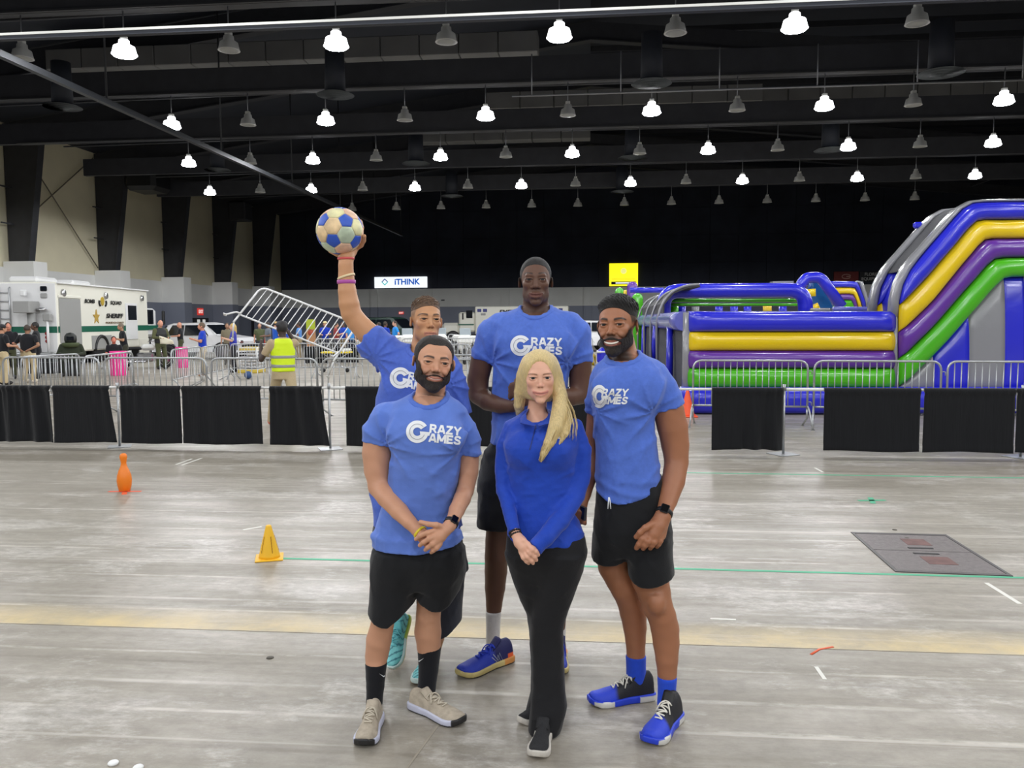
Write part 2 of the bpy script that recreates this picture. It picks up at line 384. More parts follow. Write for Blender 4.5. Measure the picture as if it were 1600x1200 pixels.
# curtain track hung along the hall on drop rods
def track(p, q, Y0, Y1, X):
    t = MB(); z = float(onx(p[0], p[1], X)[2])
    t.box((X, (Y0+Y1)/2, z), (.16, Y1-Y0, .16))
    for y in np.arange(Y0+2, Y1, 7.62): t.tube([(X, y, z), (X, y, z+7.5)], .03, 6)
    trim('trim_curtain_track', t, mat('track_grey', rgb(46, 48, 52), .45, .5))
Xt = -14.3
track((250, 197), None, 14, 62, Xt)
tz = float(onx(1560, 275, 27.0)[2]); t = MB().box((27.0, 50, tz), (.14, 24, .14)).tube([(27.0, 44, tz), (27.0, 44, tz+6)], .03, 6)
trim('trim_curtain_track', t, mat('track_grey'))
# sprinkler pipe with drop rods
zz = float(at(1000, 144, 26)[2]); t = MB().tube([(at(800, 146, 26)[0], 26, zz), (at(1660, 140, 26)[0], 26, zz)], .03, 6)
for px in (831, 970, 1124, 1277, 1433, 1597): x = at(px, 140, 26)[0]; t.tube([(x, 26, zz), (x, 26, zz+1.25)], .022, 6)
trim('trim_sprinkler_pipe', t, PIPEW)
# hvac box hanging by the wall, wrapped in black plastic
p = at(232, 277, 49.5); hv = MB().box((p[0]-.2, 49.8, p[2]), (2.0, 2.2, 1.75), bev=.25).tube([(p[0]-.6, 49.8, p[2]), (p[0]-.6, 49.8, 12.25+(p[0]-.6-XW)*.13)], .03, 6).tube([(p[0]+.6, 49.8, p[2]), (p[0]+.6, 49.8, 12.25+(p[0]+.6-XW)*.13)], .03, 6)
hv = hv.build('duct_box', mat('black_plastic_wrap', rgb(28, 29, 31), .4, bump=.6, bscale=2)); tag(hv, 'black wrapped air handler box hanging high beside the left wall', 'air handler')
p = at(376, 331, 66); hv = MB().box((p[0], 66, p[2]), (1.4, 1.6, 1.5), bev=.1).tube([(p[0], 66, p[2]), (p[0], 66, 12.25+(p[0]-XW)*.13)], .03, 6).build('duct_box', STEEL_B); tag(hv, 'small black box hanging by the far end of the left wall', 'air handler')
# round ceiling diffusers
DIFM = mat('diffuser_grey', rgb(176, 178, 176), .5)
for k, (px, py, Y, r, lb) in enumerate(((98, 168, 27, .62, 'nearest the left wall, above the tall piers'), (524, 149, 27, .62, 'hanging beside the second row of lamps, above the ball'), (1018, 131, 26, .62, 'in the middle of the roof, near the pipe rods'), (1470, 115, 26, .66, 'dark green tinted, far to the right of the roof'),
                                 (340, 266, 41, .66, 'beyond the track, over the left wall'), (650, 256, 40, .70, 'between the third and fourth lamp rows'), (988, 247, 41, .70, 'right of centre behind the third lamp row'), (1297, 235, 38, .7, 'with a bent rod, over the tall slide'), (706, 307, 50, .7, 'far away above the white sign'), (972, 300, 50, .7, 'far away above the yellow sign'))):
    c = at(px, py, Y)
    dfo = empty('ceiling_diffuser', c, 'round grey ceiling diffuser ' + lb, 'air diffuser', 'round air diffusers under the roof')
    sp_ = r/.62
    for j in range(4):
        MB().lathe([(r*(1-.24*j), -.03*j), (r*(1-.24*j)-.09, .02-.03*j), (r*(1-.24*j)-.10, .05-.03*j), (r*(1-.24*j), .0-.03*j)], n=28).build('ring', DIFM, dfo)
    MB().lathe([(r*.55, .03), (r*.5, 1.5)], n=20).build('duct_collar', BLACK, dfo)
# ================================================================ hall lamps
HOUS = mat('lamp_housing', rgb(200, 200, 196), .45); LENS_OFF = mat('lamp_lens_off', rgb(150, 152, 150), .35)
LENS_ON = mat('lamp_lens_lit', (1, 1, 1), .4, emit=(.96, .98, 1.0), estr=45)
def fixture(lit, drop):
    t = empty('high_bay_lamp', (0, 0, 0))
    k = 1.15 if lit else 1.0  # lit reflector and lens are drawn larger to imitate lamp bloom
    MB().lathe([(.10, .02), (.13, .0), (.14, -.10), (.23*k, -.16), (.27*k, -.34), (.285*k, -.36)], n=20).build('reflector', mat('lamp_glowing_reflector', rgb(236, 236, 232), .4, emit=(.96, .98, 1.0), estr=5.0) if lit else HOUS, t)
    MB().lathe([(.275*k, -.345), (.24*k, -.40), (.14*k, -.43), (.0, -.44)] if lit else [(.275, -.345), (.2, -.375), (.0, -.385)], n=20).build('lens', LENS_ON if lit else LENS_OFF, t)
    MB().tube([(0, 0, 0), (0, 0, drop)], .018, 6).build('rod', PIPEW, t)
    MB().box((0, 0, .06), (.16, .16, .12), bev=.02).build('ballast', HOUS, t)
    return t
ROWN = ['first', 'second', 'third', 'fourth', 'fifth']
OFFCOLS = {1: [-3, -1, 1, 3, 5], 2: [-2, 0, 2, 4, 6], 3: [-3, -1, 1, 3, 5, 7], 4: [-4, -2, 0, 2, 4, 6, 8], 5: list(range(-3, 10))}
protos = {True: fixture(True, .75), False: fixture(False, .75)}
used = {True: False, False: False}
for r in range(1, 6):
    Y = LROWY[r-1]
    ons = sorted(LIT.get(r, ())); offs = OFFCOLS[r]
    for lit, cols in ((True, ons), (False, offs)):
        vis = [c for c in cols if -40 < 800 + F*np.dot(np.array([LX0+c*LDX, Y, LZ-CAMH]), RT)/np.dot(np.array([LX0+c*LDX, Y, LZ-CAMH]), FW) < 1640]
        for k, c in enumerate(vis):
            o = protos[lit] if not used[lit] else copy_tree(protos[lit]); used[lit] = True
            o.location = (LX0+c*LDX, Y, LZ)
            nth = ['first', 'second', 'third', 'fourth', 'fifth', 'sixth', 'seventh', 'eighth', 'ninth', 'tenth', 'eleventh', 'twelfth', 'thirteenth'][k]
            tag(o, f"{'lit' if lit else 'unlit'} high bay lamp, {nth} {'lit' if lit else 'dark'} one from left in {ROWN[r-1]} row from the camera", 'lamp', f"{'lit' if lit else 'unlit'} high bay lamps under the roof")
# ================================================================ lit signs on the back wall
BLK = mat('sign_black', rgb(20, 20, 22), .5)
def sign(name, x0, y0, x1, y1, Y, m, label, depth=.15):
    a, b = at(x0, y1, Y), at(x1, y0, Y)
    t = empty(name, ((a[0]+b[0])/2, Y, a[2]), label, 'sign')
    w, h = b[0]-a[0], b[2]-a[2]
    MB().box((0, .13, h/2), (w, depth+.05, h), bev=.02).build('panel', m, t)
    return t, w, h
YS = YW-.115
s, w, h = sign('light_box_sign', 585, 432, 667, 450, YS, mat('sign_white_lit', (1, 1, 1), .4, emit=(.92, .97, 1.0), estr=.95), 'lit white sign reading iTHINK high on the black back wall')
text_on('lettering', 'iTHINK', h*.72, (s.location[0]+w*.12, YS+.02, s.location[2]+h*.52), (1, 0, 0), (0, 0, 1), mat('sign_blue', rgb(28, 98, 196), .5, emit=rgb(28, 98, 196), estr=.7), s, bold=.035, xs=1.0)
lg = MB()
lx, lz, r = -w*.30, h*.54, h*.27
for a0, a1, mi in (((-1, 0), (0, 1), 0), ((0, 1), (1, 0), 0), ((1, 0), (0, -1), 1), ((0, -1), (-1, 0), 1)):
    p, q = np.array(a0)*r, np.array(a1)*r; d = (q-p)/np.linalg.norm(q-p); n_ = np.array([-d[1], d[0]])*r*.14
    lg.prism([p-n_-d*.03, q-n_+d*.03, q+n_+d*.03, p+n_-d*.03], (lx, .02, lz), (1, 0, 0), (0, 0, 1), (0, -.03, 0), mi)
me = lg.mesh('logo'); fixn(me); link('logo', me, s, [mat('sign_navy', rgb(40, 70, 130), .5, emit=rgb(40, 80, 150), estr=.6), mat('sign_teal', rgb(80, 190, 190), .5, emit=rgb(80, 190, 190), estr=.7)])
s, w, h = sign('light_box_sign', 952, 411, 997, 447, YS, mat('sign_yellow_lit', rgb(250, 240, 20), .4, emit=(.95, .86, .01), estr=1.1), 'glowing yellow sign square on the black back wall')
DY = mat('sign_dark_yellow', rgb(190, 178, 20), .5, emit=rgb(200, 190, 20), estr=.6)
text_on('lettering', 'AAA Fence Sound Inc', h*.13, (s.location[0], YS+.02, s.location[2]+h*.31), (1, 0, 0), (0, 0, 1), DY, s, bold=.01, xs=.9)
MB().box((-w*.0, .015, h*.13), (w*.86, .03, h*.12)).box((w*.05, -.003, h*.13), (w*.7, .01, h*.06), mi=0).build('strip', BLK, s)
MB().box((w*.05, -.02, h*.13), (w*.66, .02, h*.055)).build('white_strip', mat('sign_white_lit'), s)
mb = MB().lathe([(0, 0), (h*.13, 0), (h*.1, .03), (0, .03)], (0, .02, h*.66), 20, axis=(0, -1, 0)).build('emblem', mat('sign_pale_yellow', rgb(252, 250, 150), .5, emit=rgb(252, 250, 150), estr=.8), s)
s, w, h = sign('banner_sign', 1303, 424, 1342, 440, YS, mat('sign_red', rgb(120, 38, 34), .6), 'small dark red banner above the far end of the inflatable')
mb = MB().tube([(w*.18*math.cos(a)*1.0, -.01, h*.5 + h*.22*math.sin(a)) for a in np.linspace(.3, 5.9, 14)], h*.05, 6).box((w*.08, -.01, h*.5), (w*.16, .03, h*.1)).build('emblem', mat('sign_pinkish', rgb(196, 150, 140), .6), s)
s, w, h = sign('banner_sign', 1343, 424, 1386, 440, YS, mat('sign_black', rgb(20, 20, 22), .5), 'small black banner reading FLORIDA EQUIPMENT beside the red banner')
text_on('lettering', 'FLORIDA', h*.42, (s.location[0], YS+.02, s.location[2]+h*.72), (1, 0, 0), (0, 0, 1), mat('sign_offwhite', rgb(190, 190, 186), .6), s, bold=.02)
text_on('lettering', 'EQUIPMENT', h*.42, (s.location[0], YS+.02, s.location[2]+h*.26), (1, 0, 0), (0, 0, 1), mat('sign_offwhite'), s, bold=.02)
# exit signs and the dark double doors in the left wall
for k, (px, py) in enumerate(((313, 487), (402, 492))):
    c = onx(px, py, XW+.05); y = c[1]
    d = MB().box((XW+.04, y, 1.05), (.1, 2.6, 2.1)).build(f'door_{k+1}', mat('door_black', rgb(24, 25, 28), .5)); d['kind'] = 'structure'
    for s_ in (-1, 1): MB().box((XW+.11, y+s_*.45, 1.45), (.03, .42, 1.05)).build('pane', mat('door_pane', rgb(225, 225, 220), .3, emit=(1, 1, .95), estr=.4), d)
    e = empty('exit_sign', (XW+.05, y, c[2]), 'small red exit sign above the ' + ('nearer' if k == 0 else 'farther') + ' dark side door', 'exit sign')
    MB().box((0, 0, 0), (.1, .9, .55), bev=.02).build('housing', mat('exit_red', rgb(200, 60, 55), .5, emit=rgb(220, 60, 50), estr=.6), e)
    text_on('lettering', 'EXIT', .36, (XW+.105, y, c[2]), (0, 1, 0), (0, 0, 1), mat('exit_white', rgb(250, 220, 215), .5, emit=(1, .85, .8), estr=.7), e, bold=.03)
c = at(627, 489, YW-.1)
e = empty('exit_sign', (c[0], YW-.1, c[2]), 'small red exit sign on the dark band of the back wall', 'exit sign')
MB().box((0, 0, 0), (.5, .1, .26), bev=.02).build('housing', mat('exit_red'), e)
text_on('lettering', 'EXIT', .2, (c[0], YW-.16, c[2]), (1, 0, 0), (0, 0, 1), mat('exit_white'), e, bold=.03)
c = at(692, 469, YW-.05); MB().box((c[0], YW-.04, c[2]), (.35, .08, .14), bev=.02).build('wall_vent', mat('vent_grey', rgb(90, 90, 92), .6)); tag(bpy.data.objects['wall_vent'], 'small grey vent on the pale back wall', 'vent')
# ================================================================ soft-body modelling: distance fields meshed into one skin
f32 = np.float32
def _axis(lo, hi, h, fine):
    p = [lo]
    while p[-1] < hi:
        x = p[-1]; st = h
        for (a, b, hf) in fine:
            if a - 1e-6 <= x < b: st = min(st, hf)
            elif x < a < x + st: st = min(st, max(a-x, hf))
        p.append(x+st)
    return np.array(p, f32)
class Field:
    def __init__(s, lo, hi, h, fine=()):
        s.ax = [_axis(lo[i], hi[i], h, [(z[0][i], z[1][i], z[2]) for z in fine]) for i in range(3)]
        s.D = np.full([len(a) for a in s.ax], 1.0, f32)
    def grid(s, sl=None):
        sl = sl or (slice(None),)*3
        return s.ax[0][sl[0]][:, None, None], s.ax[1][sl[1]][None, :, None], s.ax[2][sl[2]][None, None, :]
    def sl(s, lo, hi):
        r = []
        for i in range(3):
            a = max(0, int(np.searchsorted(s.ax[i], lo[i]))-1); b = min(len(s.ax[i]), int(np.searchsorted(s.ax[i], hi[i]))+1)
            if b <= a: return None
            r.append(slice(a, b))
        return tuple(r)
    def add(s, prim, k=0.0, sub=False):
        fn, lo, hi = prim; m = max(.03, 1.3*k); sl = s.sl(np.array(lo)-m, np.array(hi)+m)
        if sl is None: return s
        d = fn(*s.grid(sl)).astype(f32); D = s.D[sl]
        if sub:
            a, b = D, -d
            r = np.maximum(a, b)
            if k > 0: h = np.maximum(k-np.abs(a-b), 0)/k; r = r + h*h*k*.25
        else:
            r = np.minimum(D, d)
            if k > 0: h = np.maximum(k-np.abs(D-d), 0)/k; r = r - h*h*k*.25
        s.D[sl] = r; return s
    def adds(s, prims, k=0.0):
        if len(prims) < 2:
            for p in prims: s.add(p, k)
            return s
        def fn(X, Y, Z):      # the chain first becomes one limb, then melts into the body
            r = prims[0][0](X, Y, Z)
            for p in prims[1:]:
                d = p[0](X, Y, Z); h = np.maximum(.005-np.abs(r-d), 0)/.005; r = np.minimum(r, d)-h*h*.00125
            return r
        return s.add((fn, np.min([p[1] for p in prims], 0), np.max([p[2] for p in prims], 0)), k)
    def cut(s, fn): s.D = np.maximum(s.D, fn(*s.grid()).astype(f32)); return s
    def displace(s, fn, band=.04):
        I = np.nonzero(np.abs(s.D) < band)
        if len(I[0]): v = fn(s.ax[0][I[0]], s.ax[1][I[1]], s.ax[2][I[2]]); s.D[I] += np.where(v > 0, .45*v, v).astype(f32)      # creases stand out more than they dig in
        return s
    def block(s, lo, hi):
        sl = s.sl(lo, hi); o = Field.__new__(Field); o.ax = [s.ax[i][sl[i]] for i in range(3)]; o.D = s.D[sl].copy(); return o
    def net(s):
        D = s.D; D[0], D[-1] = 1, 1; D[:, 0], D[:, -1] = 1, 1; D[:, :, 0], D[:, :, -1] = 1, 1
        ins = D < 0
        c = np.zeros(tuple(n-1 for n in D.shape), np.uint8)
        for i in (0, 1):
            for j in (0, 1):
                for k in (0, 1): c += ins[i:D.shape[0]-1+i, j:D.shape[1]-1+j, k:D.shape[2]-1+k]
        act = (c > 0) & (c < 8); I = np.array(np.nonzero(act)).T; n = len(I)
        idx = np.full(c.shape, -1, np.int32); idx[act] = np.arange(n)
        val = np.empty((n, 2, 2, 2), f32); pos = np.empty((n, 3, 2), f32)
        for i in (0, 1):
            for j in (0, 1):
                for k in (0, 1): val[:, i, j, k] = D[I[:, 0]+i, I[:, 1]+j, I[:, 2]+k]
        for a in range(3):
            for e in (0, 1): pos[:, a, e] = s.ax[a][I[:, a]+e]
        acc = np.zeros((n, 3), f32); cnt = np.zeros(n, f32)
        for a in range(3):
            o1, o2 = [q for q in range(3) if q != a]
            for e1 in (0, 1):
                for e2 in (0, 1):
                    i0 = [0, 0, 0]; i0[o1] = e1; i0[o2] = e2; i1 = list(i0); i1[a] = 1
                    v0 = val[(slice(None), *i0)]; v1 = val[(slice(None), *i1)]
                    m = (v0 < 0) != (v1 < 0); t = np.where(m, v0/np.where(m, v0-v1, 1), 0)
                    p = np.zeros((n, 3), f32); p[:, o1] = pos[:, o1, e1]; p[:, o2] = pos[:, o2, e2]; p[:, a] = pos[:, a, 0]+t*(pos[:, a, 1]-pos[:, a, 0])
                    acc[m] += p[m]; cnt += m
        V = acc/cnt[:, None]
        Q = []
        for a in range(3):
            o1, o2 = (a+1) % 3, (a+2) % 3
            s0 = [slice(1, -1)]*3; s0[a] = slice(0, -1); s1 = [slice(1, -1)]*3; s1[a] = slice(1, None)
            A, B = ins[tuple(s0)], ins[tuple(s1)]
            E = np.array(np.nonzero(A != B)).T
            if not len(E): continue
            flip = A[tuple(E.T)]
            base = E.copy(); base[:, o1] += 1; base[:, o2] += 1     # grid vertex of the edge start
            def cell(d1, d2):
                q = base.copy(); q[:, o1] += d1; q[:, o2] += d2; return idx[tuple(q.T)]
            q = np.stack([cell(-1, -1), cell(0, -1), cell(0, 0), cell(-1, 0)], 1)
            q[~flip] = q[~flip][:, ::-1]; Q.append(q)
        return V, np.concatenate(Q) if Q else np.zeros((0, 4), np.int32)
    def mesh(s, name, smooth=1, color=None):
        V, Q = s.net()
        for _ in range(smooth):     # one light relaxation pass
            acc = np.zeros_like(V); cnt = np.zeros(len(V), f32)
            for i in range(4):
                a, b = Q[:, i], Q[:, (i+1) % 4]
                for c_ in range(3): acc[:, c_] += np.bincount(a, V[b, c_], len(V)) + np.bincount(b, V[a, c_], len(V))
                cnt += np.bincount(a, minlength=len(V)) + np.bincount(b, minlength=len(V))
            V = V*.5 + .5*acc/np.maximum(cnt, 1)[:, None]
        me = bpy.data.meshes.new(name); n, m = len(V), len(Q)
        me.vertices.add(n); me.vertices.foreach_set('co', V.astype(f32).ravel())
        me.loops.add(m*4); me.loops.foreach_set('vertex_index', Q.astype(np.int32).ravel())
        me.polygons.add(m); me.polygons.foreach_set('loop_start', np.arange(0, m*4, 4, dtype=np.int32)); me.polygons.foreach_set('use_smooth', np.ones(m, bool))
        me.update(calc_edges=True); me.validate()
        if color is not None:
            col = np.ones((n, 4), f32); col[:, :3] = color(V); a = me.attributes.new('tint', 'FLOAT_COLOR', 'POINT'); a.data.foreach_set('color', col.ravel())
        return me
def rc(a, b, ra, rb=None, flat=None):
    """tapered capsule; flat=(direction, factor) squashes it along a direction"""
    a = np.array(a, float); b = np.array(b, float); rb = ra if rb is None else rb; ab = b-a; L2 = float(ab@ab)+1e-12; r = max(ra, rb)
    def fn(X, Y, Z):
        px, py, pz = X-a[0], Y-a[1], Z-a[2]
        t = np.clip((px*ab[0]+py*ab[1]+pz*ab[2])/L2, 0, 1)
        qx, qy, qz = px-t*ab[0], py-t*ab[1], pz-t*ab[2]
        if flat is not None:
            n, f_ = flat; q = (qx*n[0]+qy*n[1]+qz*n[2])*(1/f_-1); qx, qy, qz = qx+q*n[0], qy+q*n[1], qz+q*n[2]
            return (np.sqrt(qx*qx+qy*qy+qz*qz)-(ra+t*(rb-ra)))*f_
        return np.sqrt(qx*qx+qy*qy+qz*qz)-(ra+t*(rb-ra))
    return fn, np.minimum(a, b)-r, np.maximum(a, b)+r
def chain(pts, rad, flat=None): return [rc(pts[i], pts[i+1], rad[i], rad[i+1], flat) for i in range(len(pts)-1)]
def ell(c, r, R=None):
    c = np.array(c, float); r = np.array(r, float); m = float(r.max())
    def fn(X, Y, Z):
        x, y, z = X-c[0], Y-c[1], Z-c[2]
        if R is not None: x, y, z = (R[0, 0]*x+R[1, 0]*y+R[2, 0]*z, R[0, 1]*x+R[1, 1]*y+R[2, 1]*z, R[0, 2]*x+R[1, 2]*y+R[2, 2]*z)
        k0 = np.sqrt((x/r[0])**2+(y/r[1])**2+(z/r[2])**2); k1 = np.sqrt((x/r[0]**2)**2+(y/r[1]**2)**2+(z/r[2]**2)**2)
        return k0*(k0-1)/(k1+1e-9)
    e = m if R is not None else r
    return fn, c-e, c+e
def loft(rows, n=2.3, ang=0.0, round_=.02):
    """stack of super-elliptic sections along z: rows (z, cx, cy, rx, ry); ang turns the sections about z"""
    R = np.array(sorted(rows), float); ca, sa = math.cos(ang), math.sin(ang)
    zz = np.linspace(R[0, 0], R[-1, 0], 160)
    def cub(col):   # smooth interpolation of a column
        y = np.interp(zz, R[:, 0], R[:, col]); k = np.hanning(9); k /= k.sum(); yp = np.pad(y, 4, mode='edge'); return np.convolve(yp, k, 'valid')
    cols = [cub(c_) for c_ in (1, 2, 3, 4)]
    def fn(X, Y, Z):
        cx, cy, rx, ry = (np.interp(Z, zz, c_) for c_ in cols)
        dx, dy = X-cx, Y-cy; x, y = dx*ca+dy*sa, -dx*sa+dy*ca
        q = (np.abs(x/rx)**n+np.abs(y/ry)**n)**(1/n)
        d = (q-1)*np.minimum(rx, ry)*.9
        dz = np.maximum(R[0, 0]-Z, Z-R[-1, 0])
        return np.maximum(d, dz)
    m = max(R[:, 3].max(), R[:, 4].max())
    return fn, (R[:, 1].min()-m, R[:, 2].min()-m, R[0, 0]), (R[:, 1].max()+m, R[:, 2].max()+m, R[-1, 0])
def capped(prim, p, nrm):
    """prim limited to the side of plane (p, nrm) where (x-p).nrm < 0"""
    fn, lo, hi = prim; n = np.array(nrm, float); n /= np.linalg.norm(n); c = float(np.dot(n, p))
    return (lambda X, Y, Z: np.maximum(fn(X, Y, Z), X*n[0]+Y*n[1]+Z*n[2]-c)), lo, hi
def folds(seed, amp, scale=(1, 1, 1), k=26.0, n=7):
    g = np.random.default_rng(seed); K = g.normal(size=(n, 3))*k*np.array(scale)*.6*2.6; ph = g.uniform(0, 6.28, n); W = g.normal(size=(n, 3))*9
    def fn(x, y, z):
        v = 0
        for i in range(n):
            w = np.sin(W[i, 0]*x+W[i, 1]*y+W[i, 2]*z+ph[i]*2)*1.3
            v = v + (1-np.abs(np.sin(.5*(K[i, 0]*x+K[i, 1]*y+K[i, 2]*z)+ph[i]+w)))**2
        return -amp*(v/n-.3)*2.2
    return fn
def pit_folds(c, amp=.006, n=9, sgn=1.0, ph=0.0):
    """creases fanning out of an armpit"""
    def fn(x, y, z):
        dx, dz = x-c[0], z-c[2]; d = np.sqrt(dx*dx+dz*dz+.3*(y-c[1])**2); th = np.arctan2(dz, dx)
        return amp*np.exp(-((d-.10)/.075)**2)*(np.abs(np.sin(n*.5*th+ph+.8*np.sin(9*d)))-.5)*2
    return fn
def drop_folds(x0, z0, amp=.004, k=58):
    """long soft creases hanging down the front of a shirt"""
    return lambda x, y, z: amp*sm(z0-z, 0, .18)*np.sin(k*(x-x0)+2.2*np.sin(5.5*z+9*x))*(.5+.5*np.sin(7*x+4*z+1))
class Head:
    """head-local frame: x to the picture's right when facing the camera, y to the back, z up; unit = chin-to-crown height"""
    def __init__(s, c, H, yaw=0, pitch=0, roll=0):
        s.c = np.array(c); s.H = H
        R = Matrix.Rotation(yaw, 3, 'Z') @ Matrix.Rotation(roll, 3, 'Y') @ Matrix.Rotation(pitch, 3, 'X')
        base = Matrix.Rotation(math.atan2(-s.c[0], s.c[1]), 3, 'Z')   # at rest the face looks straight at the camera's spot
        s.R = np.array(base @ R)
    def w(s, x, y, z): return s.c + s.H*(s.R @ np.array([x, y, z]))
    def loc(s, V): return ((V-s.c) @ s.R)/s.H
    def locg(s, X, Y, Z):
        x, y, z = (X-s.c[0])/s.H, (Y-s.c[1])/s.H, (Z-s.c[2])/s.H; R = s.R
        return R[0, 0]*x+R[1, 0]*y+R[2, 0]*z, R[0, 1]*x+R[1, 1]*y+R[2, 1]*z, R[0, 2]*x+R[1, 2]*y+R[2, 2]*z
    def e(s, c, r, tilt=None):
        R = s.R if tilt is None else s.R @ np.array(Matrix.Rotation(tilt[1], 3, tilt[0]))
        return ell(s.w(*c), np.array(r)*s.H, R)
    def cap(s, a, b, ra, rb=None, flat=None): return rc(s.w(*a), s.w(*b), ra*s.H, (ra if rb is None else rb)*s.H, flat)
def build_head(fd, h, w=1.0, jaw=1.0, nose=1.0, noselen=1.0, lips=1.0, smile=0.0, open_=0.0, cheek=1.0, ear=1.0, browz=0.0, eyeopen=1.0, chin=1.0, eyew=1.0):
    H = h.H
    fd.add(h.e((0, .06, .15), (.325*w, .40, .345)), .0)
    fd.add(h.e((0, -.10, -.04), (.275*w, .27, .36)), .08*H)
    fd.add(h.e((0, -.12, -.30), (.215*w*jaw, .20, .17)), .08*H)
    for sx in (-1, 1):
        fd.add(h.e((sx*.205*w*jaw, .0, -.25), (.065, .12, .10)), .09*H)
        fd.add(h.e((sx*.185*w, -.235, -.075), (.08*cheek, .09, .075)), .07*H)
        if smile > 1.0: fd.add(h.e((sx*.15*w, -.30, -.165), (.065*cheek, .06, .055)), .05*H)
    fd.add(h.e((0, -.285, -.43), (.10*chin, .085, .075)), .08*H)
    fd.add(h.e((0, -.275, -.27), (.15, .10, .12)), .06*H)
    fd.add(h.cap((-.15, -.318, .09), (.15, -.318, .09), .048), .06*H)
    for sx in (-1, 1):
        fd.add(h.e((sx*.140*w, -.400, .022), (.092, .085, .050)), .055*H, sub=True)
    for sx in (-1, 1):                                  # lids round the eyeballs
        fd.add(h.e((sx*.142*w, -.292, .016), (.080, .078, .066)), .015*H)
        fd.add(h.cap((sx*.085*w, -.350, .030), (sx*.20*w, -.318, .030), .017), .025*H)
    # nose
    fd.add(h.cap((0, -.335, .055), (0, -.40*noselen, -.11), .030, .038*nose), .05*H)
    fd.add(h.e((0, -.418*noselen, -.125), (.042*nose, .042, .036)), .025*H)
    for sx in (-1, 1):
        fd.add(h.e((sx*.054*nose, -.370*noselen, -.140), (.031*nose, .044, .031)), .018*H)
        fd.add(h.e((sx*.030*nose, -.400*noselen, -.170), (.019, .026, .017)), .008*H, sub=True)
    # lips along a curve; the corners rise with a smile
    mw = .125 + .03*smile; zc = -.275; up = .035*smile
    U = [(-mw, -.318, zc+up), (-mw*.5, -.358, zc+.012+up*.2), (0, -.372, zc+.014-up*.2), (mw*.5, -.358, zc+.012+up*.2), (mw, -.318, zc+up)]
    Lw = [(-mw, -.318, zc+up), (-mw*.5, -.352, zc-.034-open_+up*.1), (0, -.362, zc-.044-open_-up*.2), (mw*.5, -.352, zc-.034-open_+up*.1), (mw, -.318, zc+up)]
    for P, rr in ((U, (.012, .021*lips, .024*lips, .021*lips, .012)), (Lw, (.012, .025*lips, .030*lips, .025*lips, .012))):
        for i in range(4): fd.add(h.cap(P[i], P[i+1], rr[i], rr[i+1]), .018*H)
    M = [(-mw, -.33, zc+up), (-mw*.5, -.385, zc-.012-open_*.5+up*.15), (0, -.40, zc-.016-open_*.5-up*.2), (mw*.5, -.385, zc-.012-open_*.5+up*.15), (mw, -.33, zc+up)]
    rr = (.006, .009+open_*.5, .010+open_*.55, .009+open_*.5, .006)
    for i in range(4): fd.add(h.cap(M[i], M[i+1], rr[i], rr[i+1]), .008*H, sub=True)
    # smile folds
    if smile > 1.0:
        for sx in (-1, 1): fd.add(h.cap((sx*.095, -.36, -.15), (sx*(mw+.045), -.315, -.26), .010), .03*H, sub=True)
    for sx in (-1, 1):
        fd.add(h.e((sx*.345*w, .055, -.01), (.028*ear, .075*ear, .115*ear), ('Z', sx*.35)), .03*H)
        fd.add(h.e((sx*.365*w, .035, .0), (.022*ear, .035*ear, .06*ear), ('Z', sx*.35)), .02*H, sub=True)
    h.mouth = (mw, zc, up, open_); h.wd = w; h.browz = browz; h.eyeopen = eyeopen
def slit_eyes(fd, h):
    for sx in (-1, 1): fd.add(h.e((sx*.142*h.wd, -.385, .013), (.073, .062, .0225*h.eyeopen)), .005*h.H, sub=True)
def sm(x, a, b): t = np.clip((x-a)/(b-a), 0, 1); return t*t*(3-2*t)
